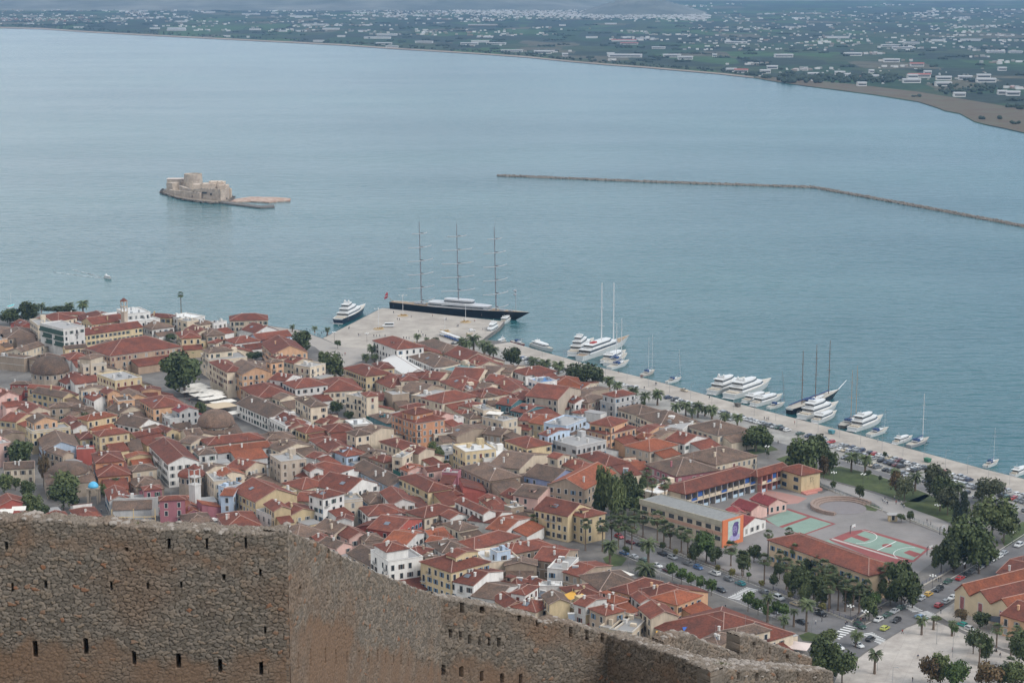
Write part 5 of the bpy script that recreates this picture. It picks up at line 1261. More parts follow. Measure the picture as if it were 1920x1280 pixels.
ring([(313,362),(322,367),(340,371),(360,374),(374,376)], -1, [6,7,9,10,10]); ring([(336,366),(350,371),(362,373)], -1, 12.5, 3); ring([(362,374),(376,375),(398,377),(414,379),(427,378),(431,372),(428,366)], -1, [13,15,15.5,15.5,15,14,14], 3, True)
ring([(324,364),(340,362),(352,362)], 0, 14.5, 8)
part(b, 'curtain_wall', BTAN, o)
b = MB(); tc_ = ip(363,362); b.lathe([(19.5*k_*1.06,0),(18.5*k_*1.0,10),(17.2*k_,24.5),(17.5*k_,24.6),(17.5*k_,26),(15.2*k_,26),(15.2*k_,24.4),(.1,24.4)], n=24, c=tc_); part(b, 'round_tower', BTAN, o)
b = MB(); c2 = ip(331,360); b.box(c2[0]-8,c2[0]+9,c2[1]-4,c2[1]+5,0,17.5); part(b, 'west_keep', BTAN, o); b = MB(); b.box(c2[0]-8.4,c2[0]+9.4,c2[1]-4.4,c2[1]+5.4,17.51,18.3); part(b, 'keep_roof', mat('pale_terrace',(.55,.47,.42),var=.1,vscale=.5), o)
b = MB()
for (x, y, a, c, z0, z1) in ((392,372,7,6,0,19),(404,371,6,6,0,21),(412,370,5,5,0,20),(418,372,5,5,0,17),(372,372,6,5,0,18),(428,373,3,3,0,13)): q = ip(x, y); b.box(q[0]-a*.9,q[0]+a*.9,q[1]-c*.3,q[1]+c*2,z0,z1); b.box(q[0]-a*.9,q[0]-a*.9+1.5,q[1]-c*.3,q[1]-c*.3+1.2,z1,z1+1.4); b.box(q[0]+a*.3,q[0]+a*.3+1.5,q[1]-c*.3,q[1]-c*.3+1.2,z1,z1+1.4)
part(b, 'inner_building', mat('bourtzi_light',(.48,.39,.31),var=.25,vscale=.4), o)
b = MB()
for (x, y, z) in ((361,374,4),(364,374,9.5),(370,375,9.5),(381,375.5,10),(384,375.7,10),(387,376,10),(408,377.8,8),(396,377,9),(340,370.5,4),(425,378,4)):
    q = ip(x, y); b.box(q[0]-.7,q[0]+.7,q[1]-.75,q[1]+.1,z-1.1,z+1.1)
part(b, 'opening', GLASS, o)
b = MB(); base_ = [ip(x, y) for x, y in ((304,362),(312,366),(330,372),(350,376),(372,379),(400,382),(425,381),(433,377),(436,371),(420,362),(380,356),(330,355),(310,357))]
b.prism(base_, -1, 2.2); part(b, 'rock_base', mat('island_rock',(.22,.18,.14),var=.4,vscale=.3), o)
b = MB(); pts = []
for i in range(len(base_)):
    a, c = base_[i], base_[(i+1)%len(base_)]
    for k in range(26): t = rr.random(); pts.append((a[0]+(c[0]-a[0])*t+rr.uniform(-2,2), a[1]+(c[1]-a[1])*t+rr.uniform(-2,2), rr.uniform(.2,1.8)))
rocks(b, pts, .8, 2.0, rr); part(b, 'shore_rocks', mat('dark_shore_rock',(.09,.08,.07),var=.4,vscale=.5), o)
b = MB(); q = [ip(x, y) for x, y in ((425,380),(436,376),(470,371),(520,372),(545,374),(544,378),(520,379),(505,381),(470,379),(440,380))]; b.prism(q[::-1] if sum(q[i][0]*q[(i+1)%10][1]-q[(i+1)%10][0]*q[i][1] for i in range(10)) < 0 else q, -1, 1.6); part(b, 'landing_spit', mat('spit',(.36,.22,.16),var=.25,vscale=.2,col2=(.42,.33,.27)), o)
b = MB(); q = [ip(x, y) for x, y in ((412,382),(425,380),(490,388),(514,386.5),(515,390),(488,391.5))]; b.prism(q[::-1] if sum(q[i][0]*q[(i+1)%6][1]-q[(i+1)%6][0]*q[i][1] for i in range(6)) < 0 else q, -1, 1.8); part(b, 'jetty', mat('jetty_dark',(.13,.12,.11),var=.3,vscale=.4), o)
# ------------------------------------------------------------------ trees
LEAFM = {}
def leaf_mat(nm, c1, c2):
    m = mat(nm, c1, rough=.7, var=.35, vscale=.5, col2=c2, cscale=1.1, rnd=.28); return m
LD = leaf_mat('leaf_dark', (.038,.054,.020), (.078,.096,.032)); LM = leaf_mat('leaf_mid', (.062,.084,.028), (.115,.13,.046)); LG = leaf_mat('leaf_green', (.05,.085,.022), (.09,.13,.035))
LR = leaf_mat('leaf_reddish', (.085,.065,.028), (.14,.085,.04)); LO = leaf_mat('leaf_olive', (.06,.07,.035), (.10,.105,.055)); LY = leaf_mat('leaf_yellow', (.13,.13,.03), (.20,.17,.05)); LP = leaf_mat('palm_leaf', (.060,.084,.032), (.11,.125,.058)); LPD = leaf_mat('palm_dry', (.16,.11,.06), (.11,.085,.05)); LK = leaf_mat('leaf_black', (.018,.026,.016), (.036,.046,.024))
BARK = mat('bark', (.11,.085,.065), var=.3, vscale=1.5)
def crown_mesh(nm, n, lm, seed, kind='round', s=.085):
    """unit crown: radius 1 horizontally, z 0..1.7; leaf quads in several lobes"""
    rr = random.Random(seed); b = MB(); lobes = []
    if kind == 'round':
        for k in range(11): a = rr.uniform(0,6.28); r0 = rr.uniform(.2,.62); lobes.append((r0*math.cos(a), r0*math.sin(a), rr.uniform(.4,1.25), rr.uniform(.28,.5)))
        lobes.append((0,0,1.0,.62))
    elif kind == 'cypress': lobes = [(rr.uniform(-.1,.1), rr.uniform(-.1,.1), z, .62*(1-z/2.6)**.6+.05) for z in np.linspace(.2, 2.2, 12)]
    elif kind == 'flat':
        for k in range(14): a = rr.uniform(0,6.28); r0 = rr.uniform(.1,.75); lobes.append((r0*math.cos(a), r0*math.sin(a), rr.uniform(.5,.9), rr.uniform(.22,.36)))
    for k in range(n):
        lx, ly, lz, lr = rr.choice(lobes); d = Vector((rr.gauss(0,1), rr.gauss(0,1), rr.gauss(0,1)+.25)).normalized(); r_ = lr*rr.uniform(.6,1.16)
        c = Vector((lx, ly, lz)) + d*r_; nrm = (d + Vector((rr.gauss(0,.5),rr.gauss(0,.5),rr.gauss(0,.5)))).normalized(); q = nrm.to_track_quat('Z','Y'); q2 = s*rr.uniform(.6,1.4); a = rr.uniform(0,3.14)
        e1 = q @ Vector((math.cos(a)*q2, math.sin(a)*q2, 0)); e2 = q @ Vector((-math.sin(a)*q2*.7, math.cos(a)*q2*.7, 0))
        b.add([c-e1-e2*.4, c-e2, c+e1, c+e2*.8, c-e1*.6+e2], [(0,1,2,3,4)])
    # dense inner mass so the crown is not hollow
    for (lx, ly, lz, lr) in lobes:
        rocks(b, [(lx,ly,lz)], lr*.48, lr*.55, rr, 1.0)
    return b.mesh('crown', lm)
def trunk_mesh(h=1.0, r=.06):
    b = MB(); b.cyl((0,0,0),(.02,.01,h*.55),r,r*.75,n=7)
    rr = random.Random(3)
    for k in range(5): a = k*1.26; b.cyl((.02,.01,h*.5),(.45*math.cos(a),.45*math.sin(a),h*rr.uniform(.9,1.1)),r*.5,r*.2,n=5)
    return b.mesh('trunk', BARK)
TRK = trunk_mesh()
CR = {}
for nm, lm, kd, n in (('dark',LD,'round',1500),('mid',LM,'round',1500),('green',LG,'round',1200),('reddish',LR,'round',1200),('olive',LO,'round',1300),('yellow',LY,'round',500),('black',LK,'cypress',1400),('street',LG,'round',650),('pine',LG,'flat',1300)):
    CR[nm] = [crown_mesh(nm, n, lm, s_, kd, .085 if n > 800 else .13) for s_ in ((1,2) if n > 1000 else (1,))]
def palm_phoenix(seed):
    rr = random.Random(seed); b = MB()
    for k in range(58):
        a = rr.uniform(0,6.28); el = rr.uniform(-.35,1.35); L = rr.uniform(.85,1.1); n = 6; ca, sa = math.cos(a), math.sin(a); pts = []
        x, z, t = 0, 0, el
        for i in range(n+1):
            pts.append(Vector((x*ca, x*sa, z))); x += L/n*math.cos(t); z += L/n*math.sin(t); t -= .28
        for i in range(n):
            w0 = .13*math.sin(math.pi*(i+.4)/(n+.8)); w1 = .13*math.sin(math.pi*(i+1.4)/(n+.8)); s0 = Vector((-sa,ca,-.6)).normalized(); s1 = Vector((sa,-ca,-.6)).normalized()
            for s_ in (s0, s1):
                # comb of two leaflets per section
                p0, p1 = pts[i], pts[i+1]; m_ = (p0+p1)/2
                b.add([p0, m_, m_+s_*w0*1.2+(p1-p0)*.3, p0+s_*w0+(p1-p0)*.3], [(0,1,2,3)]); b.add([m_+(p1-p0)*.08, p1, p1+s_*w1+(p1-p0)*.3, m_+s_*w0*1.1+(p1-p0)*.45], [(0,1,2,3)])
    return b.mesh('fronds', LP)
def palm_fan(seed):
    rr = random.Random(seed); b = MB()
    for k in range(70):
        a = rr.uniform(0,6.28); el = rr.uniform(-.9,1.4); d = Vector((math.cos(a)*math.cos(el), math.sin(a)*math.cos(el), math.sin(el))); c = d*rr.uniform(.55,.8); side = d.cross(Vector((0,0,1))).normalized() if abs(d.z) < .99 else Vector((1,0,0)); up = side.cross(d)
        for j in range(6): t = (j-2.5)*.42; e = c + d*.38*math.cos(t) + side*.42*math.sin(t) - Vector((0,0,.10+.06*abs(t))); w_ = (side*math.cos(t)-d*math.sin(t))*.05; b.add([c-w_*.4, e-w_, e+w_, c+w_*.4], [(0,1,2,3)])
    m_ = len(b.f)
    for k in range(26):
        a = rr.uniform(0,6.28); c = Vector((math.cos(a)*.22, math.sin(a)*.22, -.1)); e = Vector((math.cos(a)*.32, math.sin(a)*.32, -rr.uniform(.6,1.0))); s_ = Vector((-math.sin(a), math.cos(a), 0))*.12; b.add([c-s_, e-s_*.6, e+s_*.6, c+s_], [(0,1,2,3)], 1)
    return b.mesh('fronds', [LP, LPD])
PHX = [palm_phoenix(1), palm_phoenix(2)]; FAN = [palm_fan(3), palm_fan(4)]
b = MB(); b.cyl((0,0,0),(0,0,.3),.055,.045,n=8); b.cyl((0,0,.3),(0,0,.92),.045,.038,n=8); b.cyl((0,0,.92),(0,0,1.02),.07,.075,n=8); TPH = b.mesh('trunk', mat('palm_bark', (.15,.11,.08), var=.3, vscale=2))
b = MB(); b.cyl((0,0,0),(0,0,.12),.042,.026,n=8); b.cyl((0,0,.12),(0,0,1),.026,.022,n=8); TFN = b.mesh('trunk', MATS['palm_bark'])
TD = dict(dark='dense dark green broad tree', mid='mid green broad tree', green='fresh green tree', reddish='reddish brown autumn tree', olive='grey-green olive-toned tree', yellow='small yellowing tree', black='near-black conical conifer', street='small clipped round street tree', pine='light green umbrella pine')
def tree(kind, px, py, hpx, wpx, base=True):
    """px,py: pixel of the crown centre; hpx, wpx crown size in photo pixels; trunk height guessed"""
    g = G(px, py, GZ+6); m_ = g.y/F/1.0
    ch = hpx*m_*1.05; cw = wpx*m_/2; t = {'street':2.2,'yellow':1.8}.get(kind, max(1.5, ch*.22)); 
    if kind == 'black': t = .5
    zc = t + ch*.5; g = G(px, py, GZ+zc)
    o = thing('tree', (g.x, g.y, GZ), random.uniform(0,6.28), 'tree', None, 'trees of the town', TD[kind])
    zs = ch/(2.3 if kind == 'black' else (1.1 if kind == 'pine' else 1.65)); z0 = t - (.15 if kind == 'black' else (.25 if kind == 'pine' else .15))*zs
    put('crown', random.choice(CR[kind]), o, (0,0,z0), 0, None, (cw/.88, cw/.88, zs)); put('trunk', TRK, o, (0,0,0), 0, None, (cw*1.0, cw*1.0, t+ch*.45))
    return o
def palm(kind, px, py, hpx, spx):
    """px,py: crown centre pixel; hpx: trunk height in photo pixels; spx: frond spread in pixels"""
    g = G(px, py, GZ+6); m_ = g.y/F; th = max(1.2, hpx*m_*1.03); g = G(px, py, GZ+th); r_ = spx*m_/2
    o = thing('palm_tree', (g.x, g.y, GZ), random.uniform(0,6.28), 'palm tree', None, 'palm trees', 'thick-trunked date palm with arching fronds' if kind == 'p' else 'tall thin fan palm with a tight crown')
    put('crown', random.choice(PHX if kind == 'p' else FAN), o, (0,0,th), 0, None, (r_*1.05, r_*1.05, r_*1.0)); put('trunk', TPH if kind == 'p' else TFN, o, (0,0,0), 0, None, ((10 if kind=='p' else 12)*max(.8,r_/4), (10 if kind=='p' else 12)*max(.8,r_/4), th))
for k in """dark 345 690 72 86|dark 57 580 38 45|dark 18 590 28 44|mid 378 764 30 26|dark 563 634 38 42|mid 622 678 50 46|mid 606 668 26 20|dark 633 642 12 13|olive 815 640 20 22
dark 958 664 34 40|dark 1092 697 44 64|dark 1120 702 30 30|dark 1418 815 44 56|dark 1440 822 34 30|dark 1400 826 24 24|dark 1505 846 72 70|dark 1532 838 60 50|dark 1556 858 44 44|reddish 1545 868 40 22|dark 1484 868 30 26
reddish 1682 898 44 30|olive 1697 908 44 34|olive 1762 894 64 60|dark 1764 915 60 50|olive 1778 930 50 40|olive 1857 912 46 56|black 1808 950 60 36|black 1795 958 44 28|mid 1862 958 76 84|mid 1884 975 60 50|dark 1812 1000 90 80|dark 1838 1018 80 70|dark 1790 1025 66 66|dark 1850 1035 40 50|dark 1766 1038 50 40
dark 1707 964 18 17|dark 1690 967 12 18|dark 1562 906 14 14|dark 1612 918 26 18|dark 1628 885 12 14|dark 1650 895 10 10|dark 1440 848 8 8|dark 1906 987 14 16|dark 1660 850 10 10
mid 1132 905 90 34|mid 1146 918 80 36|mid 1160 925 70 36|dark 1177 905 60 40|dark 1190 925 54 34|dark 1170 940 40 50|dark 1208 905 40 22|green 1325 1014 54 52|dark 1305 1028 40 28|dark 1342 1036 30 30|dark 1414 1032 30 30|mid 1395 1048 44 30
street 1261 1064 24 26|street 1278 1073 22 24|street 1296 1081 22 24|street 1314 1088 24 24|street 1334 1093 24 26|street 1403 1119 30 28|street 1422 1129 24 24|street 1440 1140 24 22|street 1456 1135 24 24|street 1469 1140 24 26|dark 1174 1028 14 15|street 1404 1076 10 12
yellow 1267 1032 12 12|yellow 1293 1041 12 12|yellow 1346 1062 13 12|yellow 1373 1070 15 16|yellow 1427 1091 12 14|yellow 1482 1113 14 14|yellow 1541 1135 14 18|dark 1243 1020 14 14
dark 1503 1082 62 50|dark 1527 1092 46 34|dark 1486 1096 26 20|mid 1547 1082 46 30|mid 1565 1078 40 26|dark 1620 1108 40 34|dark 1630 1132 44 36|dark 1692 1084 80 70|dark 1712 1104 50 50|dark 1670 1110 36 30|mid 1555 1190 30 40|dark 1535 1199 24 24
dark 1552 1222 76 70|dark 1580 1240 60 56|dark 1535 1245 50 40|reddish 1804 1149 20 34|dark 1838 1156 28 40|dark 1826 1194 46 38|dark 1851 1207 56 34|reddish 1745 1248 56 44|mid 1765 1244 60 44|green 1797 1256 56 52|reddish 1855 1259 50 56|dark 1912 1212 60 40|mid 1905 1260 50 50|dark 1884 1262 40 40|mid 1757 1158 10 20|green 1790 1176 16 20|mid 1916 1190 34 34
dark 34 842 46 56|dark 28 858 30 30|reddish 80 872 56 24|dark 53 911 32 32|mid 120 902 50 60|dark 118 922 50 58|mid 62 940 44 46|dark 78 955 30 34|dark 212 904 24 36|mid 190 916 28 18|mid 7 900 34 34|dark 160 784 30 16|dark 478 665 16 34|mid 822 848 30 26|mid 810 836 24 20|dark 838 868 16 16|dark 632 760 22 30|dark 652 776 14 24|dark 540 1190 1 1|mid 690 1000 22 16|dark 708 1004 20 18|mid 672 928 18 22|dark 242 867 16 14|dark 1205 756 12 12|dark 322 630 12 26|dark 385 870 10 10|mid 28 902 20 22|dark 1515 1060 40 30|mid 1478 1084 36 26|mid 1592 1110 40 30|green 1640 1118 30 26|mid 1540 1110 40 34|dark 1462 1064 30 24|mid 1512 1106 44 30|dark 1585 1066 36 26|mid 1652 1096 36 28|dark 1450 1085 26 20|mid 1100 905 30 20|dark 1125 935 50 30|mid 1200 945 40 34|mid 1228 935 30 24""".replace('\n', '|').split('|'):
    t = k.split(); 
    if float(t[3]) > 2: tree(t[0], *map(float, t[1:]))
for k in """p 77 573 14 20|p 130 572 12 22|p 155 570 16 28|f 338.6 552 34 12|p 614 617 12 14|p 697 652 22 24|p 686 668 12 22|p 702 668 12 20|p 548 612 10 14|p 590 615 10 14|p 782 630 12 18|p 800 636 10 14
p 868 640 20 30|p 888 636 22 34|p 908 646 20 32|p 918 652 20 28|p 925 656 18 26|p 876 645 18 24|p 1001 677 18 30|p 1023 680 18 28|p 1047 684 18 30|p 1012 684 14 24|p 1143 712 18 28|p 1157 722 14 26|p 1188 732 18 28|p 1209 742 20 30|p 1233 738 22 32|p 1268 762 18 28|p 1286 760 20 28|p 1309 761 22 30|p 1298 770 16 24|p 1335 768 18 30|p 1322 766 14 24|p 1359 780 16 26|p 1383 782 18 28|p 1597 856 28 34|p 1623 860 28 34|p 1717 893 28 34|p 1678 884 22 26|p 1797 912 24 34|p 1436 818 16 26|p 1418 812 18 26
f 1214 884 60 18|f 1223 904 56 20|f 1247 904 66 22|f 1200 915 50 20|f 1147 978 50 28|f 1172 980 48 28|f 1206 968 40 26|f 1233 970 46 30|f 1257 993 36 28|f 1278 998 38 26|f 1160 985 46 26|f 1190 962 40 22|f 1130 985 50 26|f 1371 1026 36 30|f 1392 1043 38 28|f 1434 1048 48 26|f 1441 1000 50 18|f 1480 996 40 18|p 1144 1022 36 42|p 1216 1020 42 42|p 1211 1066 14 50|f 1164 962 30 22
f 1000 972 32 20|f 1098 981 52 22|f 1491 1028 48 22|f 1505 1030 46 22|f 1518 1034 46 22|f 1534 1050 44 22|f 1476 1056 50 26|f 1527 1078 46 30|f 1573 1092 54 28|f 1601 1096 50 28|f 1612 1106 46 24|f 1558 1070 72 26|f 1639 1084 38 22|f 1651 1072 50 22|f 1668 1066 58 30|f 1610 1072 40 20|f 1625 1076 36 18|f 1589 1082 50 22|p 1440 1120 48 30|p 1470 1160 38 30|p 1513 1132 54 38|p 1489 1146 30 22|p 1606 1190 24 32
p 1729 1162 30 30|p 1641 1226 40 34|p 1751 1158 24 16|p 1786 1168 26 22|f 1870 1178 46 24|f 1897 1192 44 22|f 1894 1240 40 24|p 1760 1235 20 26|f 1907 1180 40 20|f 1545 1058 60 26|f 1498 1060 44 24|f 1555 1100 50 26|f 1586 1098 50 26|f 1512 1080 46 26|f 1463 1040 36 22|f 1625 1096 44 24|f 1290 1004 36 26|f 1245 985 40 26|f 1185 985 46 28|f 1838 1205 46 20""".replace('\n', '|').split('|'):
    t = k.split(); palm(t[0], *map(float, t[1:]))
# hedges / dark canopy on the waterfront
for x, y, L in ((105,576,14),(300,640,9)):
    p = G(x, y, GZ+3); o = thing('hedge', (p.x,p.y,GZ), 0, 'hedge', 'clipped dark hedge beside the waterfront palms' if x == 105 else 'low dark hedge between the cream villas near the museum'); put('foliage', CR['dark'][0], o, (0,0,-.2), 0, None, (L, L*.4, 2.4))
# planted tubs around the lamp masts
# ------------------------------------------------------------------ boats
BW = mat('boat_white', (.62,.62,.61), rough=.35, var=.05, vscale=.5); BN = mat('boat_navy', (.012,.018,.035), rough=.3); BK = mat('boat_black', (.012,.012,.016), rough=.35); TEAK = mat('teak_deck', (.30,.22,.15), var=.15, vscale=1.5); DKP = mat('deck_cream', (.46,.43,.38)); BG = mat('boat_glass', (.015,.018,.022), rough=.15, spec=.8)
BLUEC = mat('blue_canvas', (.03,.06,.15)); REDC = mat('red_paint', (.30,.04,.035)); MAST = mat('mast_white', (.60,.60,.60), rough=.5); MASTD = mat('mast_wood', (.16,.10,.07)); GREYC = mat('grey_paint', (.30,.31,.33)); STEEL = mat('steel_grey',(.20,.21,.23),rough=.5)
def hull_mb(L, B, H, rake=.12, stern=.75, z0=-.5, sheer=.35, mi=0, n=12):
    """bow towards +x, from -L/2 to L/2"""
    b = MB(); vs = []
    for i in range(n+1):
        t = i/n; x = -L/2 + L*t; w_ = B/2*(stern + (1-stern)*min(1, t*3.2)) if t < .35 else B/2*max(.0, 1-((t-.35)/.65)**2.3); w_ = max(w_, .02); h = H*(1 + sheer*t*t)
        xo = rake*L*max(0, t-.6)/.4
        for s in (-1, 1): vs += [(x-xo*.9, s*w_*.72, z0), (x, s*w_, h)]
    fs = []
    for i in range(n):
        a = 4*i; c = a+4; fs += [(a,c,c+1,a+1),(a+2,a+3,c+3,c+2)]
    b.add(vs, fs, mi); b.add(vs[:4], [(0,1,3,2)], mi); d = MB()
    dv = []
    for i in range(n+1): p = vs[4*i+1]; q = vs[4*i+3]; dv += [(p[0], p[1]*.96, p[2]-.12), (q[0], q[1]*.96, q[2]-.12)]
    d.add(dv, [(2*i, 2*i+2, 2*i+3, 2*i+1) for i in range(n)]); return b, d
def tier(b, x0, x1, w0, z0, z1, rake=1.0, mi=0, wf=.6, band=None, bm=1):
    """superstructure block narrowing forward, with a glass band"""
    P = [(x0,-w0/2),(x1-rake,-w0/2*wf*1.15),(x1,-w0/2*wf*.6),(x1,w0/2*wf*.6),(x1-rake,w0/2*wf*1.15),(x0,w0/2)]
    def lay(z, k, dx): return [(x0+ (x-x0)*(1-dx), y*k, z) for x, y in P]
    zz = [(z0,1,0),(z1,.88,.10)] if not band else [(z0,1,0),(z0+(z1-z0)*band[0],.97,.025),(z0+(z1-z0)*band[1],.91,.075),(z1,.89,.09)]
    L_ = [lay(*q) for q in zz]; n = 6
    for i in range(len(L_)-1):
        b.add(L_[i]+L_[i+1], [(k,(k+1)%n,n+(k+1)%n,n+k) for k in range(n)], bm if (band and i == 1) else mi)
    b.add(L_[-1], [tuple(range(n))], mi)
    b.add([(x0-.9, y*1.02, z1+.0) if abs(x-x0) < .01 else (x*.0+x0+(x-x0)*.93, y*.93, z1) for x, y in P] + [(x0-.9, y*1.02, z1+.18) if abs(x-x0) < .01 else (x0+(x-x0)*.93, y*.93, z1+.18) for x, y in P], [tuple(range(5,-1,-1)), tuple(range(6,12))]+[(k,(k+1)%6,6+(k+1)%6,6+k) for k in range(6)], mi)
def boat_root(name, s, e, cat, label, group, desc=None, z=0):
    a, c = G(*s, 0), G(*e, 0); m_ = (a+c)/2; d = c-a; return thing(name, (m_.x,m_.y,0), math.atan2(d.y,d.x), cat, label, group, desc), d.length
YG = 'yachts moored stern-to along the quay'
def yacht(s, e, tiers, label, hull=None, B=None, name='motor_yacht', cat='motor yacht', domes=True, group=YG, cap=None, H=None):
    o, L = boat_root(name, s, e, cat, label, group)
    if cap: L = min(L, cap)
    B = B or L*.235; H = H or L*.055+.45
    hb, db = hull_mb(L, B, H); hb.obj('hull', hull or BW, o, smooth=False); db.obj('deck', DKP, o)
    if hull: q, _ = hull_mb(L*1.002, B*1.01, H*1.03, z0=H*.80); q.obj('bulwark', BW, o)
    z = H-.1; x0, x1 = -L*.34, L*.26; w_ = B*.82; th = min(2.1, L*.05+.55)
    for k in range(tiers):
        b = MB(); tier(b, x0, x1, w_, z, z+th, rake=L*.13, band=(.42,.74), wf=.75); b.obj('deckhouse', [BW, BG], o); z += th+.18; x0 += L*.04; x1 -= L*.15; w_ *= .78
    b = MB(); 
    b.box(x0+L*.02, x0+L*.05, -w_*.5, w_*.5, z, z+.9); b.cyl((x0+L*.04,0,z+.9),(x0+L*.02,0,z+2.0),.08)
    if domes: b.lathe([(.1,z+.9),(.55,z+1.2),(.6,z+1.5),(.35,z+1.95),(.05,z+2.05)], n=8, c=(x0+L*.035,-w_*.33)); b.lathe([(.1,z+.9),(.55,z+1.2),(.6,z+1.5),(.35,z+1.95),(.05,z+2.05)], n=8, c=(x0+L*.035,w_*.33))
    b.obj('radar_arch', BW, o)
    b = MB(); b.box(-L/2-1.0,-L/2+.0,-B*.33,B*.33,.25,.5); b.obj('swim_platform', BW, o)
    b = MB(); w2 = B*.3
    b.box(-L*.44,-L*.37,-w2,w2,H-.1,H+.45); b.box(L*.24,L*.30,-w2*.5,w2*.5,H+.1,H+.5); b.obj('seat_cushion', mat('cushion',(.50,.44,.36)), o)
    return o
def rig(o, x, h, r=.13, m=MAST, spr=(.45,.75), boom=None, L=12, stays=True, z0=1.0, lean=0):
    b = MB(); b.cyl((x,0,z0),(x-lean,0,z0+h),r,r*.6,n=6)
    for s in spr: b.cyl((x-lean*s,-1.1*(1.1-s)*2,z0+h*s),(x-lean*s,1.1*(1.1-s)*2,z0+h*s),r*.35,n=4)
    ms = b.obj('mast', m, o)
    if boom: b = MB(); b.cyl((x,0,z0+1.6),(x-boom,0,z0+1.4),r*.7,n=6); b.cyl((x,0,z0+1.95),(x-boom*.95,0,z0+1.7),r*1.5,r*1.0,n=6,mi=1); b.obj('boom', [m, BLUEC], ms)
    if stays:
        b = MB(); 
        for q in ((L/2-.2,0),( -L/2+.3,0),(x,1.6),(x,-1.6)): b.cyl((x-lean*.96,0,z0+h*.96),(q[0],q[1],z0-.2),.022,n=3,cap=False)
        b.obj('rigging', STEEL, ms)
def sail(s, e, h, label, mx=.05, hull=None, mm=MAST, masts=1, B=None, boomf=.32, name='sailing_boat', cat='sailing boat', cabin=True, H=None, lean=0, r=.13):
    o, L = boat_root(name, s, e, cat, label, YG); B = B or L*.26; H = H or .55+L*.045
    hb, db = hull_mb(L, B, H, rake=.16, stern=.62, sheer=.25); hb.obj('hull', hull or BW, o); db.obj('deck', mat('deck_pale',(.40,.37,.32)), o)
    if cabin:
        b = MB(); tier(b, -L*.18, L*.2, B*.55, H-.1, H+.55, rake=L*.08, band=(.3,.7)); b.obj('cabin', [BW, BG], o)
        b = MB(); b.add([(-L*.18,-B*.3,H+.5),(-L*.05,-B*.3,H+.6),(-L*.05,B*.3,H+.6),(-L*.18,B*.3,H+.5),(-L*.2,-B*.26,H+1.5),(-L*.08,-B*.26,H+1.55),(-L*.08,B*.26,H+1.55),(-L*.2,B*.26,H+1.5)],[(0,3,2,1),(4,5,6,7),(0,1,5,4),(1,2,6,5),(2,3,7,6),(3,0,4,7)]); b.obj('sprayhood', BLUEC, o)
    for k in range(masts):
        x = L*mx if masts == 1 else L*(.28 - .27*k); rig(o, x, h*(1 if k != masts-1 or masts == 1 else .96), r, mm, boom=L*boomf/(1 if masts == 1 else 1.6), L=L, z0=H, lean=lean)
    return o, L, H
# three-masted black ship at the pier
o, L = boat_root('tall_ship', (733,575), (985,595), 'tall ship', 'huge black-hulled three-masted ship with curved yards lying along the pier', None)
a, c = G(738,574,0), G(972,595,0); d = (c-a).normalized(); L = 96; ctr = G(861.5,584,2.0); o.location = (ctr.x, ctr.y, 0); o.rotation_euler[2] = math.atan2(d.y, d.x); B = 12.5; H = 4.6
hb, db = hull_mb(L, B, H, rake=.13, stern=.45, sheer=.16, n=24, z0=-1); hb.obj('hull', BK, o); db.obj('deck', TEAK, o)
q, _ = hull_mb(L*1.001, B*1.02, H*1.02, rake=.13, stern=.45, sheer=.16, n=24, z0=H*.93); q.obj('rail', mat('rail_pale',(.42,.38,.33)), o)
b = MB(); 
def superst(b, x0, x1, w_, z0, z1, fwd=7, aft=4, band=None):
    n = 20; P = []
    for k in range(n):
        a_ = 6.28318*k/n; cx, sy = math.cos(a_), math.sin(a_); P.append(((x1-fwd if cx > 0 else x0+aft) + (fwd if cx > 0 else aft)*cx, w_/2*np.sign(sy)*abs(sy)**.45))
    lv = [(z0,1.0),(z0+(z1-z0)*.35,1.0),(z0+(z1-z0)*.75,.95),(z1,.90)]; xm = (x0+x1)/2
    for i in range(3):
        A_ = [(xm+(x-xm)*(.2+.8*lv[i][1]), y*lv[i][1], lv[i][0]) for x, y in P]; B_ = [(xm+(x-xm)*(.2+.8*lv[i+1][1]), y*lv[i+1][1], lv[i+1][0]) for x, y in P]; b.add(A_+B_, [(k,(k+1)%n,n+(k+1)%n,n+k) for k in range(n)], 1 if i == 1 else 0)
    b.add([(xm+(x-xm)*.92, y*.90, z1) for x, y in P], [tuple(range(n))]); b.add([(xm+(x-xm)*.98, y*1.0, z1+.02) for x, y in P]+[(xm+(x-xm)*.98, y*1.0, z1+.3) for x, y in P], [tuple(range(n-1,-1,-1)), tuple(range(n,2*n))]+[(k,(k+1)%n,n+(k+1)%n,n+k) for k in range(n)])
SGL = [mat('ship_silver',(.50,.50,.51),rough=.4), BG]
superst(b, -21, 22, 10.2, H-.1, H+2.3, fwd=14); b.obj('lower_deckhouse', SGL, o); b = MB(); superst(b, -10, 10, 7.0, H+2.6, H+4.8, fwd=6, aft=4); b.obj('upper_deckhouse', SGL, o)
b = MB(); 
for x, r_ in ((-30,1.6),(-27,1.6),(-24.5,1.2)): b.lathe([(r_,H+.05),(r_,H+.6),(r_*.7,H+.8)], n=12, c=(x,0))
b.box(28,31,-1.5,1.5,H+.2,H+1.2); b.box(34,36,-1,1,H+.4,H+1.3); b.obj('deck_gear', GREYC, o)
sp = 25.2
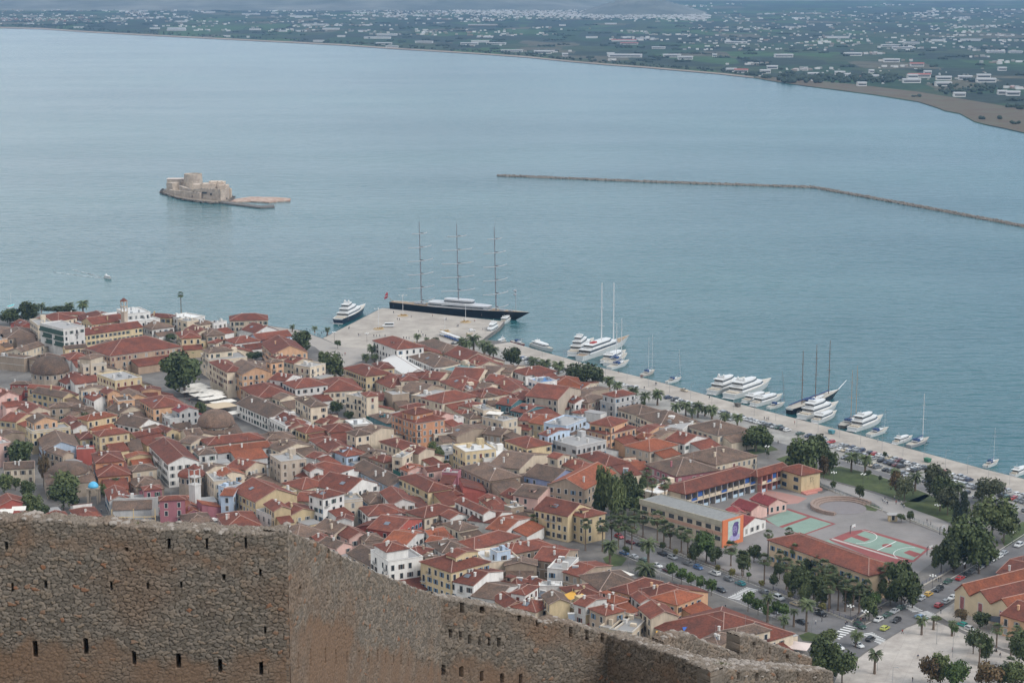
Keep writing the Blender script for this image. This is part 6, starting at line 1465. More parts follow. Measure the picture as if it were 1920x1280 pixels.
for k, x in enumerate((-26.5,-.5,25.2)):
    ms = MB(); ms.cyl((x,0,H),(x-1.2,0,H+51),.5,.25,n=8); ms.cyl((x-1.2,0,H+51),(x-1.3,0,H+54.5),.07,n=4); mo = ms.obj('mast', STEEL, o)
    yaw = (.45, 0.0, .55)[k]
    for j in range(6):
        z = H + 2.4 + j*8.3; w_ = (11.5,11.5,11.2,10.8,10.0,6.5)[j]*(1 if k == 1 else .9); y_ = MB(); n = 12; pts = []
        cs, sn = math.cos(yaw), math.sin(yaw)
        for i in range(n+1):
            t = -1+2*i/n; lx, ly = 3.0 - 3.0*t*t, w_*t; a_ = -.62 + yaw*.5
            pts.append((x-1.2*(z/55)+ (lx*math.cos(a_) - ly*math.sin(a_))*1.0, lx*math.sin(a_)+ly*math.cos(a_), z))
        for i in range(n): y_.cyl(pts[i], pts[i+1], .26, n=6)
        y_.obj('yard', mat('yard_grey',(.36,.37,.38)), mo)
        y_ = MB(); y_.box(x-.2,x+1.6,-.35,.35,z-.3,z+.35); y_.obj('yard_bearing', BK, mo)
b = MB(); b.cyl((38.5,0,H),(38.5,0,H+14.5),.22,.15,n=6); b.lathe([(.1,H+10),(.9,H+10.5),(.9,H+11),(.1,H+11.6)], n=10, c=(38,0)); b.lathe([(.1,H+12.2),(1.0,H+12.7),(1.0,H+13.3),(.1,H+14)], n=10, c=(38,0)); b.cyl((38.5,0,H+14.5),(38.5,0,H+16.5),.05,n=4); b.obj('radar_mast', GREYC, o)
b = MB(); b.cyl((-L/2+1,0,H),(-L/2-3.4,0,H+3.6),.12,n=5); b.obj('flag_staff', TEAK, o); b = MB(); fx, fz = -L/2-3.4, H+3.8
fn = 8; vs = []
for i in range(fn+1):
    for j in range(2): vs.append((fx-.25*i/fn*3+ (0 if j else -.9), .25*math.sin(i*1.1), fz - (3.4*i/fn) + (1.9 if j else 0)))
vs = []
for i in range(7):
    for j in range(5): vs.append((fx - .9 + j*.55 - i*.13, .2*math.sin(i*.9+j*.8), fz + 1.1 - i*.68 + j*.26))
fm = []
fs = []
for i in range(6):
    for j in range(4): fs.append((i*5+j, i*5+j+1, (i+1)*5+j+1, (i+1)*5+j)); fm.append(1 if (j in (0,3) and i in (0,)) or (i == 3 and j in (1,2)) else 0)
b.v = vs; b.f = fs; b.m = fm; b.obj('flag', [mat('flag_red',(.48,.06,.08)), BW], o)
# yacht beside the pier
o = yacht((629,610), (690,581), 3, 'navy-hulled white superyacht with twin domes lying on the left side of the pier', hull=BN, B=9.2, group=None, cap=46, H=3.4)
yacht((1070,670), (1116,642), 3, 'white three-deck passenger yacht left of the tall white twin-masted ship', B=8, domes=False, cap=40, H=2.6)
# big two-masted motor sailer
o, L = boat_root('motor_sailer', (1086,677), (1180,642), 'motor sailer', 'large white cruise motor sailer with two tall white masts moored at the quay', None); B = 8.4; H = 3.0
hb, db = hull_mb(L, B, H, rake=.14, stern=.6, sheer=.5, n=16); hb.obj('hull', BW, o); db.obj('deck', TEAK, o)
b = MB(); tier(b, -L*.40, L*.22, B*.86, H-.1, H+2.1, rake=L*.08, band=(.35,.8), wf=.9); b.obj('main_deckhouse', [BW,BG], o); b = MB(); tier(b, -L*.33, L*.10, B*.70, H+2.3, H+4.1, rake=L*.08, band=(.35,.8), wf=.9); b.obj('upper_deckhouse', [BW,BG], o)
b = MB(); b.box(-L*.27,-L*.19,-1.1,1.1,H+4.3,H+4.9); b.obj('tender', REDC, o)
rig(o, -L*.07, 34, .34, MAST, spr=(.30,.60,.85), L=L, z0=H+2); rig(o, L*.17, 33, .34, MAST, spr=(.32,.62,.87), L=L, z0=H+1)
# the rest of the moored boats
sail((1137,686),(1176,668), 19, 'white-masted sailboat with a pale cabin top snug beside the motor sailer', mx=-.02, r=.2)
sail((1142,693),(1180,680), 24, 'white sailboat with tall white mast, the nearer of two beside the motor sailer', mx=.1, r=.2)
yacht((1133,682),(1174,664), 1, 'low white motor boat squeezed between the motor sailer and the sailboats', domes=False)
sail((1203,706),(1228,697), 19, 'wood-trimmed white ketch alone on the quay right of the motor sailers', mx=.22, masts=2, hull=mat('ketch_hull',(.45,.40,.36)), r=.09)
sail((1250,719),(1278,711), 15, 'small white sailboat with blue sprayhood, alone left of the motor yacht cluster', mx=.42, r=.08, lean=1.6)
yacht((1334,740),(1397,717), 2, 'white motor yacht with radar domes, leftmost in the cluster of four')
yacht((1366,748),(1446,721), 2, 'longest white motor yacht of the cluster with raked bow, second from left')
yacht((1396,756),(1444,742), 1, 'stubby white motor yacht third in the cluster', domes=False)
yacht((1412,762),(1468,746), 1, 'white motor yacht with dark windscreen, rightmost of the four in the cluster', domes=False)
sail((1440,767),(1472,758), 16, 'slim white sailboat with dark leaning mast right of the motor yacht cluster', mx=.45, mm=MASTD, r=.08, lean=2.2)
o, L, H = sail((1480,776),(1573,742), 27, 'dark-hulled three-masted wooden schooner with long white bowsprit', masts=3, hull=BK, mm=MASTD, B=7, boomf=.42, name='schooner', cat='schooner', r=.22)
b = MB(); b.cyl((L/2-1,0,H*1.25),(L/2+7.5,0,H*1.25+3.2),.25,.14); b.obj('bowsprit', MAST, o); q, _ = hull_mb(L*1.001,7.08,H*1.02,rake=.16,stern=.62,sheer=.25,z0=H*.7); q.obj('bulwark', BW, o)
yacht((1503,786),(1572,763), 2, 'white motor yacht with navy stern moored just in front of the schooner', domes=False)
yacht((1527,794),(1569,777), 1, 'small white cruiser with portholes, lowest of the three by the schooner', domes=False)
sail((1577,803),(1612,786), 25, 'varnished classic ketch with tall tan mast beside a white motor yacht', mx=.2, masts=2, hull=mat('classic_hull',(.10,.09,.08)), mm=mat('mast_tan',(.38,.25,.15)), r=.14)
yacht((1597,809),(1656,787), 2, 'white flybridge motor yacht beside the classic ketch with tan mast', domes=False)
sail((1628,819),(1666,806), 9, 'white sailboat with a short faint mast in front of the flybridge yacht', mx=.3, r=.06)
yacht((1677,833),(1711,822), 1, 'small white cruiser with dark blue canopy left of the tall white mast', domes=False)
sail((1703,839),(1742,825), 21, 'sleek dark-trimmed sailing yacht with tall white mast near the quay end', mx=.18, hull=mat('dark_trim_hull',(.30,.30,.31)), r=.19)
sail((1846,877),(1873,866), 15, 'lone white sailboat with thin mast at the far right quay', mx=.12, r=.08)
yacht((1898,894),(1932,880), 1, 'white boat cut by the right photo edge at the quay', domes=False)
yacht((942,607),(958,597), 1, 'small white launch with red deck moored off the pier corner under the bow', domes=False, name='launch', cat='launch', group=None)
yacht((930,618),(912,632), 2, 'stocky white patrol boat moored inside the pier corner', domes=False, name='patrol_boat', cat='patrol boat', group=None)
yacht((998,648),(1038,661), 1, 'white tour boat with red roof patches lying alongside the quay', domes=False, name='tour_boat', cat='tour boat', group=None)
sail((960,642),(985,650), 3, 'small red-decked fishing boat alongside the quay behind the palms', mx=.2, hull=mat('fish_hull',(.25,.04,.05)), r=.08)
yacht((946,640),(930,646), 1, 'beige covered boat on the quay next to the palms', domes=False, hull=mat('beige_hull',(.45,.40,.32)), name='boat', cat='boat', group=None)
yacht((192,520),(214,525), 1, 'small white excursion boat crossing open water at left', domes=False, name='excursion_boat', cat='excursion boat', group=None, cap=9)
o, L = boat_root('small_boat', (12,579), (30,573), 'boat', 'small white and turquoise boat off the shore at the far left edge', None); hb, db = hull_mb(min(L,9), 3, 1.1); hb.obj('hull', BW, o); db.obj('deck', mat('turq',(.1,.4,.42)), o); b = MB(); b.cyl((0,0,1),(0,0,9),.07); b.obj('mast', MAST, o)
# faint wake
b = MB(); p = G(190,521,0); q = G(120,508,0); d = (q-p); v = Vector((-d.y,d.x,0)).normalized(); rr = random.Random(2)
for s_ in (-1,1):
    for k in range(46): t = rr.random(); c = p + d*t + v*s_*(1+7*t) + v*rr.uniform(-.8,.8); l_ = d.normalized()*rr.uniform(.8,2.4); w_ = v*.45; b.add([(c-l_-w_).to_tuple()[:2]+(.03,), (c+l_-w_*.3).to_tuple()[:2]+(.03,), (c+l_+w_).to_tuple()[:2]+(.03,), (c-l_+w_*.4).to_tuple()[:2]+(.03,)], [(0,1,2,3)])
b.obj('foam_water', mat('foam',(.60,.64,.65),rough=.9), kind='structure')
# ------------------------------------------------------------------ cars
CARC = dict(white=(.58,.58,.57), silver=(.33,.34,.35), grey=(.13,.135,.14), black=(.018,.018,.02), red=(.36,.03,.03), blue=(.04,.10,.22), navy=(.02,.03,.07), maroon=(.12,.025,.03), green=(.03,.07,.05), teal=(.03,.16,.18), yellow=(.5,.30,.03), lime=(.42,.44,.10), beige=(.46,.38,.26), turquoise=(.03,.30,.24), lightblue=(.22,.34,.48))
def cpaint(c): return mat('paint_'+c, CARC[c], rough=.3, coat=.5, spec=.5)
TYRE = mat('tyre', (.02,.02,.02)); LAMPW = mat('headlight', (.6,.6,.6), rough=.2)
b = MB(); b.cyl((0,-.11,0),(0,.11,0),.32,n=10); b.cyl((0,-.125,0),(0,.125,0),.17,n=8,mi=1); WHM = b.mesh('wheel', [TYRE, METAL])
CARS = {}
def car_mesh(c, kind):
    if (c, kind) in CARS: return CARS[(c, kind)]
    L, Wd, Hh = {'hatch':(3.9,1.7,1.48),'sedan':(4.4,1.75,1.42),'suv':(4.5,1.85,1.7)}[kind]; l = L/2; w_ = Wd/2
    prof = {'hatch':[(-l,.35),(-l,.85),(-l+.15,.95),(-l+.35,Hh-.08),(-l+.7,Hh),(.35,Hh),(1.0,.98),(l-.15,.80),(l,.62),(l,.35)],
            'sedan':[(-l,.35),(-l,.88),(-l+.55,.95),(-l+1.1,Hh-.06),(-l+1.5,Hh),(.2,Hh),(1.0,.95),(l-.15,.80),(l,.62),(l,.35)],
            'suv':[(-l,.4),(-l,1.0),(-l+.1,1.05),(-l+.35,Hh-.08),(-l+.6,Hh),(.4,Hh),(1.05,1.08),(l-.12,.95),(l,.7),(l,.4)]}[kind]
    def wd(z): return w_*(1 if z < 1.0 else 1 - .26*(z-1.0)/(Hh-1.0)) 
    b = MB(); n = len(prof); b.add([(x, -wd(z), z) for x, z in prof] + [(x, wd(z), z) for x, z in prof], [tuple(range(n-1,-1,-1))[::-1] if False else tuple(range(n)), tuple(range(2*n-1,n-1,-1))] + [(i, n+i, n+(i+1)%n, (i+1)%n) for i in range(n)])
    body = b.mesh('body', cpaint(c))
    g = MB(); P = {i: prof[i] for i in range(n)}
    def quad(x0,z0,x1,z1,e=.012):   # windscreen panes across the car
        g.add([(x0,-wd(z0)*.86,z0),(x0,wd(z0)*.86,z0),(x1,wd(z1)*.86,z1),(x1,-wd(z1)*.86,z1)], [(0,1,2,3)])
    ax, az = prof[5]; bx_, bz = prof[6]; quad(ax+.12, az-.02+.02, bx_-.06+.03, bz+.06+.0)
    ax, az = prof[2]; bx_, bz = prof[3]; quad(ax-.0+.03, az+.06, bx_-.02, bz-.02)
    for s in (-1,1):
        zt, zb = Hh-.12, 1.0; x0 = prof[3][0]+.15; x1 = prof[5][0]+.05; xb0 = prof[2][0]+.35; xb1 = prof[6][0]-.18
        g.add([(xb0, s*(wd(zb)+.015), zb),(xb1, s*(wd(zb)+.015), zb),(x1, s*(wd(zt)+.015), zt),(x0, s*(wd(zt)+.015), zt)], [(0,1,2,3)])
    gl = g.mesh('windows', BG); h = MB()
    for s in (-1,1): h.box(l-.06,l+.012,s*w_*.72-.2,s*w_*.72+.2,.60,.74)
    CARS[(c,kind)] = (body, gl, h.mesh('headlights', LAMPW), L, Wd); return CARS[(c,kind)]
def car(p, rz, c, kind='hatch', label=None, grp='cars parked along the quay', z=GZ, desc=None, full=True):
    bd, gl, hl, L, Wd = car_mesh(c, kind)
    o = thing('parked_car', (p.x, p.y, z), rz, 'car', label, grp, desc or f'{c.replace("lightblue","light blue")} {dict(hatch="hatchback",sedan="saloon car",suv="tall car")[kind]}')
    put('body', bd, o); put('windows', gl, o)
    if full:
        put('headlights', hl, o)
        for x in (-L*.31, L*.31):
            for y in (-Wd*.42, Wd*.42): put('wheel', WHM, o, (x, y, .32))
    return o
rc = random.Random(21)
pal = ['white']*9+['silver']*6+['grey']*6+['black']*7+['red']*2+['blue','navy','navy','maroon','green','beige']
def parkrow(s0, s1, off, occ, zz=GZ+.02):
    P0, d = qoff(s0, off); P1, _ = qoff(s1, off); L = (P1-P0).length; d = (P1-P0).normalized(); n = int(L/2.75); yaw = math.atan2(d.y, d.x) + math.pi/2
    for i in range(n):
        if rc.random() > occ: continue
        p = P0 + d*(2.75*(i+.5)) ; q = PX((p.x, p.y, GZ))
        car(p + Vector((rc.uniform(-.15,.15), rc.uniform(-.2,.2), 0)), yaw + (math.pi if rc.random()<.5 else 0) + rc.uniform(-.05,.05), rc.choice(pal), rc.choice(['hatch','hatch','sedan','suv']), None, 'cars parked along the quay', GZ+.02, full=q[0] > 1100)
parkrow(1035, 1255, 21, .82); parkrow(1310, 1640, 21, .85); parkrow(1640, 1900, 21, .9); parkrow(1900, 2090, 21, .85)
parkrow(1440, 1560, 26.5, .35); parkrow(1620, 2090, 26.5, .8); parkrow(1680, 2090, 35.5, .7); parkrow(1050, 1180, 26.5, .5)
d1 = (G(1400,1100,GZ)-G(1180,1012,GZ)).normalized(); y1 = math.atan2(d1.y, d1.x); d2 = (G(1850,1050,GZ)-G(1650,1160,GZ)).normalized(); y2 = math.atan2(d2.y, d2.x)
ST = 'cars on the streets by the school'
for t in """1161 1008 red hatch 1|1181 1018 maroon sedan 1|1200 1023 black hatch 1|1187 1045 silver sedan 1|1170 1039 blue hatch 1|1207 1052 green hatch 1|1232 1062 white sedan 1|1242 1040 black sedan 1|1261 1047 silver hatch 1|1289 1058 grey sedan 1|1309 1066 blue hatch 1|1340 1077 white suv 1|1366 1088 grey hatch 1|1388 1096 teal hatch 1|1352 1108 black sedan 1|1432 1112 grey hatch 1|1460 1123 white suv 1|1491 1134 beige hatch 1|1539 1153 black suv 1|1503 1168 black sedan 1|1453 1149 grey sedan 1|1418 1140 silver sedan 1|1251 1071 maroon hatch 1|1276 1083 grey hatch 1
1612 1176 green suv 1|1647 1164 white hatch 2|1663 1155 green sedan 2|1677 1148 silver sedan 2|1690 1141 green hatch 2|1681 1165 black hatch 2|1659 1180 lime hatch 2|1632 1200 black hatch 2|1727 1124 silver hatch 2|1741 1116 yellow hatch 2|1760 1107 black suv 2|1777 1092 green sedan 2|1800 1086 red sedan 2|1812 1080 black hatch 2|1822 1074 grey hatch 2|1837 1066 silver hatch 2|1847 1060 navy hatch 2|1860 1052 white suv 2|1873 1045 white hatch 2|1883 1038 silver hatch 2|1910 1024 white suv 2|1760 1137 red hatch 2|1774 1130 silver hatch 2|1785 1123 white hatch 2|1804 1173 turquoise hatch 1|1819 1181 white hatch 1|1727 1160 lightblue sedan 1|1609 1212 white hatch 1|1572 1216 white hatch 1""".replace('\n','|').split('|'):
    x, y, c, k, r_ = t.split(); car(G(float(x), float(y), GZ), (y1 if r_ == '1' else y2) + (math.pi if rc.random() < .5 else 0), c, k, None, ST)
for x, y, c, k, l in ((853,645,'black','sedan','black car near the white road train on the pier apron'),(885,621,'white','hatch','white car on the pier close to the patrol boat'),(880,627,'beige','hatch','pale beige car on the pier below the white one'),(1283,733,'beige','sedan','beige car parked alone on the quay edge left of the motor yachts'),(401,977,'white','hatch','white car on the alley above the fortress wall'),(404,968,'grey','hatch','grey car on the alley above the fortress wall'),(398,984,'teal','hatch','teal-blue car on the alley just above the fortress wall')):
    car(G(x, y, GZ), .6 if x < 1000 else y1, c, k, l, 'single cars')
# minibus and road train on the pier
g = G(728,613,GZ); o = thing('minibus', (g.x,g.y,GZ), math.pi+.05, 'minibus', 'white minibus with dark window band parked on the pier')
b = MB(); b.add([(-3.4,-1,.4),(3.3,-1,.4),(3.4,-1,1.1),(2.5,-1,1.5),(2.0,-1,2.6),(-3.4,-1,2.6),(-3.4,1,.4),(3.3,1,.4),(3.4,1,1.1),(2.5,1,1.5),(2.0,1,2.6),(-3.4,1,2.6)],[(0,1,2,3,4,5),(11,10,9,8,7,6)]+[(i,6+i,6+(i+1)%6,(i+1)%6) for i in range(6)]); b.obj('body', BW, o)
b = MB(); 
for s in (-1,1): b.box(-3.1,1.9,s*1.0-.02,s*1.0+.02,1.5,2.3)
b.obj('windows', BG, o)
for x in (-2.2,2.2):
    for y in (-.85,.85): put('wheel', WHM, o, (x,y,.35), 0, None, (1.15,1,1.15))
g0 = G(826,628,GZ); g1 = G(862,641,GZ); dd = g1-g0; o = thing('road_train', (g0.x,g0.y,GZ), math.atan2(dd.y,dd.x), 'road train', 'white tourist road train with three open carriages at the foot of the pier'); Lt = dd.length
for k in range(4):
    x = Lt*(k+.5)/4; l = Lt/8-.25; b = MB(); b.box(x-l,x+l,-1,1,.5,1.1,1 if k else 0); b.box(x-l,x+l,-1.05,1.05,2.3,2.5)
    for xx in (x-l+.1,x-l*.33,x+l*.33,x+l-.1):
        for y in (-.95,.95): b.box(xx-.05,xx+.05,y-.05,y+.05,1.1,2.3)
    c_ = b.obj('carriage' if k else 'locomotive', [BW, mat('train_blue',(.06,.12,.3))], o)
    for y in (-.9,.9):
        for xx in (x-l*.6,x+l*.6): put('wheel', WHM, c_, (xx,y,.32))
# ------------------------------------------------------------------ people (one continuous skinned body, hair and clothes as materials of height)
def person_mesh(nm, cols, pose):
    me = bpy.data.meshes.new(nm+'_cage')
    st = .22 if pose == 'walk' else .06; sw = .2 if pose == 'walk' else .04
    V = [(0,0,.95),(0,0,1.2),(0,0,1.42),(0,0,1.52),(.01,0,1.63),(.01,0,1.74), (0,.17,1.40),(sw,.21,1.14),(sw+.12,.20,.90),(sw+.15,.19,.82), (0,-.17,1.40),(-sw,-.21,1.14),(-sw+.06,-.20,.90),(-sw+.09,-.19,.82),
         (0,.09,.90),(st,.10,.50),(st-.04,.10,.08),(st+.12,.11,.04),(0,-.09,.90),(-st*.8,-.10,.50),(-st*1.5,-.10,.10),(-st*1.5+.14,-.11,.05)]
    E = [(0,1),(1,2),(2,3),(3,4),(4,5),(2,6),(6,7),(7,8),(8,9),(2,10),(10,11),(11,12),(12,13),(0,14),(14,15),(15,16),(16,17),(0,18),(18,19),(19,20),(20,21)]
    Rd = [.15,.14,.15,.055,.10,.085,.07,.05,.036,.04,.07,.05,.036,.04,.095,.065,.045,.04,.095,.065,.045,.04]
    me.from_pydata(V, E, []); o = bpy.data.objects.new(nm+'_cage', me); COL.objects.link(o)
    sk = o.modifiers.new('s', 'SKIN'); me.skin_vertices.new() if not me.skin_vertices else None
    for i, r_ in enumerate(Rd): me.skin_vertices[0].data[i].radius = (r_, r_*(1.25 if i < 3 else 1)) if True else 0
    me.skin_vertices[0].data[0].use_root = True
    sb = o.modifiers.new('b', 'SUBSURF'); sb.levels = 1
    dg = bpy.context.evaluated_depsgraph_get(); out = bpy.data.meshes.new_from_object(o.evaluated_get(dg)); bpy.data.objects.remove(o)
    out.materials.clear()
    for c in cols: out.materials.append(c)
    for p in out.polygons:
        z = p.center.z; y = abs(p.center.y); p.material_index = 0 if z < .98 and y < .165 else (1 if z < 1.47 and not (y > .17 and z < .87) else (3 if z > 1.70 or (z > 1.58 and p.center.x < -.01) else 2)); p.use_smooth = True
    out.name = 'person'; return out
SKIN = mat('skin', (.42,.26,.18)); HAIR = mat('hair', (.03,.022,.018))
def cl(n, c): return mat('cloth_'+n, c)
PM = []
for i, (tn, tc, bn, bc) in enumerate((('black',(.02,.02,.022),'denim',(.05,.07,.12)),('red',(.28,.04,.04),'black',(.02,.02,.022)),('white',(.5,.5,.48),'denim',(.05,.07,.12)),('grey',(.14,.14,.14),'black',(.02,.02,.022)),('navy',(.03,.04,.09),'beige',(.3,.25,.18)))):
    for ps in ('walk','stand'): PM.append((person_mesh('p', [cl(bn,bc), cl(tn,tc), SKIN, HAIR], ps), tn, 'walking' if ps == 'walk' else 'standing'))
rp_ = random.Random(5)
def person(x, y, where, z=GZ):
    me, tn, ps = PM[(0 if rp_.random() < .5 else rp_.randrange(len(PM)))]; g = G(x, y, z); o = put('person', me, None, (g.x, g.y, z), rp_.uniform(0,6.28)); o['category'] = 'person'; o['group'] = 'people on foot'
    THINGS.append((o, f'person in {tn} top {ps} {where}', (x, y)))
for t in """635 614|653 600|656 600|669 590|671 591|745 601|749 601|771 596|811 594|837 600|738 588|835 601|857 613|859 613|890 604|758 576|757 577|738 575|655 616|654 618|603 627|613 629|607 625|672 630|675 629|701 632|706 632|712 632|722 632|757 636|762 636|767 636|785 624|790 624|793 630|798 632|647 666|903 592|905 619|630 606|870 602|575 620|581 622|590 628|596 630|600 632|612 632""".replace('\n','|').split('|'): person(*map(float, t.split()), 'on the pier', GZ+.02)
for t in "1202 709|1204 709|1229 722|1231 722|1433 787|1438 788|1441 787|1646 828|1851 879|1208 730|1490 795|1330 748|1085 684|1160 700".split('|'): person(*map(float, t.split()), 'on the quay', GZ+.02)
for t in "1655 940|1658 943|1662 944|1664 946|1677 936|1685 941|1690 946|1693 950|1695 952|1712 928|1745 984|1659 938|1680 945|1459 832|1435 847|1738 980".split('|'): person(*map(float, t.split()), 'on the park path', GZ+.02)
for t in "1360 1141|1460 1190|1484 1192|1478 1194|1585 1174|1588 1172|1608 1164|1614 1166|1618 1165|1622 1164|1646 1148|1652 1147|1696 1132|1702 1135|1709 1133|1755 1092|1760 1090|1764 1089|1764 1150|1692 1188|1721 1235|1711 1278|1786 1222|1529 1170|1541 1165|1602 1168|1875 1232|1868 1222".split('|'): person(*map(float, t.split()), 'near the street junction', GZ+.02)
for t in "320 748|326 750|355 753|360 758|348 765|615 776|619 777|623 776|820 870|826 874|834 872|842 876|198 950|190 960".split('|'): person(*map(float, t.split()), 'in the old town lanes', GZ+.02)
# ------------------------------------------------------------------ lamps, bins, hoops
def lamp(x, y, h, kind, label=None, desc=None, grp='lamp posts'):
    g = G(x, y, GZ); o = thing('lamp_post', (g.x,g.y,GZ+.01), rp_.uniform(-.5,.5), 'lamp post', label, grp, desc)
    b = MB(); b.cyl((0,0,0),(0,0,h),.14 if kind == 'mast' else .08,.09 if kind == 'mast' else .05)
    if kind == 'mast': b.cyl((-2.2,0,h),(2.2,0,h),.07); b.cyl((0,-2.2,h),(0,2.2,h),.07)
    if kind == 'globe': b.cyl((-.9,0,h-.2),(.9,0,h-.2),.05); b.cyl((0,-.9,h-.2),(0,.9,h-.2),.05)
    if kind == 'arm': b.cyl((0,0,h),(1.3,0,h+.15),.05)
    b.obj('pole', MAST if kind == 'mast' else RAIL if kind == 'globe' else METAL, o)
    if kind == 'mast':
        b = MB()
        for q in ((-2.2,0),(2.2,0),(0,-2.2),(0,2.2)): b.box(q[0]-.35,q[0]+.35,q[1]-.25,q[1]+.25,h-.02,h+.2)
        b.obj('floodlight', FRAME, o)
        b = MB(); b.lathe([(3.3,0),(3.2,.35),(2.9,.4)], n=16); b.obj('planter', mat('planter_stone',(.40,.30,.18)), o); b = MB(); rr = random.Random(int(x)); rocks(b, [(rr.uniform(-2.2,2.2), rr.uniform(-1.6,1.6), .6) for _ in range(16)], .35, .7, rr, .7); b.obj('plants', mat('ochre_shrub',(.28,.17,.05),var=.4,vscale=2), o)
    elif kind == 'globe':
        b = MB()
        for q in ((-.9,0),(.9,0),(0,-.9),(0,.9)): b.lathe([(.08,h-.15),(.3,h+.05),(.32,h+.2),(.2,h+.42),(.03,h+.47)], n=8, c=q)
        b.obj('lamp_globe', mat('globe_white',(.75,.75,.72),rough=.3), o)
    else: b = MB(); b.box(1.1,1.7,-.12,.12,h+.08,h+.2); b.obj('lamp_head', METAL, o)
lamp(710,617,12,'mast','tall white floodlight mast in an ochre planter near the minibus'); lamp(755.5,592,12.5,'mast','tall white floodlight mast in an ochre planter below the ship stern'); lamp(873,604,10.5,'mast','tall white floodlight mast in an ochre planter on the right of the pier'); lamp(834,622,8,'mast','shorter floodlight mast at the middle of the pier')
for k in range(24):
    p, d = qoff(1010 + k*40, 12); g = PX((p.x,p.y,GZ)); lamp(g[0], g[1], 7.5, 'arm', None, 'thin grey quay lamp post', 'thin lamp posts along the quay')
for x, y in ((1563,905),(1695,935),(1757,967),(1898,1018),(1787,1054),(1686,1137),(1748,1102),(1804,1078),(1621,1170),(1438,855),(1618,908),(1594,1160)): lamp(x, y, 4.2, 'globe', None, 'black lamp post with white globes')
for x, y in ((627,640),(688,642)): lamp(x, y, 5, 'globe', None, 'dark lamp post with white waterfront lights')
for x, y in ((1179,1075),(1238,1090),(1319,1117),(1445,1190),(1522,1183),(1381,1115),(1756,1207),(1786,1232),(1645,1258),(1673,1290)): lamp(x, y, 6.5, 'arm', None, 'grey single-arm street lamp post')
for x, y, c, l in ((1383,762,(.12,.11,.10),'dark waste container on the quay apron behind the motor yachts'),(1559,813,(.08,.22,.26),'teal waste container on the quay apron by the ketch'),(1739,866,(.05,.16,.10),'green waste container on the quay apron right of centre')):
    g = G(x, y, GZ); o = thing('waste_container', (g.x,g.y,GZ+.02), y1, 'waste container', l); b = MB(); b.add([(-1.2,-.8,.2),(1.2,-.8,.2),(1.2,.8,.2),(-1.2,.8,.2),(-1.4,-1,1.6),(1.4,-1,1.6),(1.4,1,1.6),(-1.4,1,1.6)],[(0,3,2,1),(4,5,6,7),(0,1,5,4),(1,2,6,5),(2,3,7,6),(3,0,4,7)]); b.obj('bin', mat('bin_%d'%x, c), o); b = MB(); b.box(-1.42,1.42,-1.02,1.02,1.61,1.75); b.obj('lid', mat('bin_%d'%x, c), o)
for x, y, l in ((1594,1000,'basketball hoop on black arm beside the top edge of the red-green court'),(1762,1002,'basketball hoop on black post at the park-side yard wall'),(1738,1040,'basketball hoop on curved black post at the right end of the court')):
    g = G(x, y, GZ); o = thing('basketball_hoop', (g.x,g.y,GZ), -.9, 'basketball hoop', l); b = MB(); b.cyl((0,0,0),(0,0,3.0),.14); b.cyl((0,0,3.0),(1.6,0,3.6),.12); b.obj('post', RAIL, o); b = MB(); b.box(1.6,1.66,-.9,.9,2.9,3.95); b.obj('backboard', BW, o); b = MB(); b.lathe([(.24,3.04),(.24,3.08)], n=10, c=(1.95,0)); b.obj('rim', REDC, o)
# fences of the school
def fence(pts, label, mt, h=1.6, step=2.4):
    P_ = [G(*p, GZ) for p in pts]; o = thing('fence', tuple(P_[0]), 0, 'fence', label); O = P_[0]; b = MB(); r = MB(); base = MB()
    for i in range(len(P_)-1):
        a, c = P_[i]-O, P_[i+1]-O; L = (c-a).length; n = max(1, int(L/step)); d = (c-a)/L; v = Vector((-d.y,d.x,0))*.12
        for k in range(n): q = a+d*(L*k/n); b.cyl((q.x,q.y,.3),(q.x,q.y,h),.05,n=4)
        for z in (h-.1, .6, (h+.5)/2): r.cyl((a.x,a.y,z),(c.x,c.y,z),.03,n=4)
        base.add([(p_.x,p_.y,z) for z in (0,.42) for p_ in (a-v,c-v,c+v,a+v)], [(0,3,2,1),(4,5,6,7),(0,1,5,4),(1,2,6,5),(2,3,7,6),(3,0,4,7)])
    b.obj('fence_post', mt, o); r.obj('fence_rail', mt, o); base.obj('base_wall', mat('fence_base',(.42,.39,.34),var=.15,vscale=.5), o)
fence([(1532,909),(1595,935),(1655,958)], 'low blue-green fence on pale base between school yard and park path', mat('fence_teal',(.04,.10,.12)))
fence([(1698,972),(1740,988),(1775,1003)], 'dark fence on pale base at the far side of the grey yard', mat('fence_teal',(.04,.10,.12)))
fence([(1450,1108),(1520,1136),(1596,1165),(1640,1140),(1730,1098),(1800,1060)], 'blue railing around the palm-filled school garden at the corner', mat('fence_blue',(.04,.06,.16)))
fence([(1180,1000),(1290,1045),(1400,1088)], 'low pale kerb wall with railing along the school side of the avenue', mat('fence_rust',(.16,.09,.06)), 1.1)
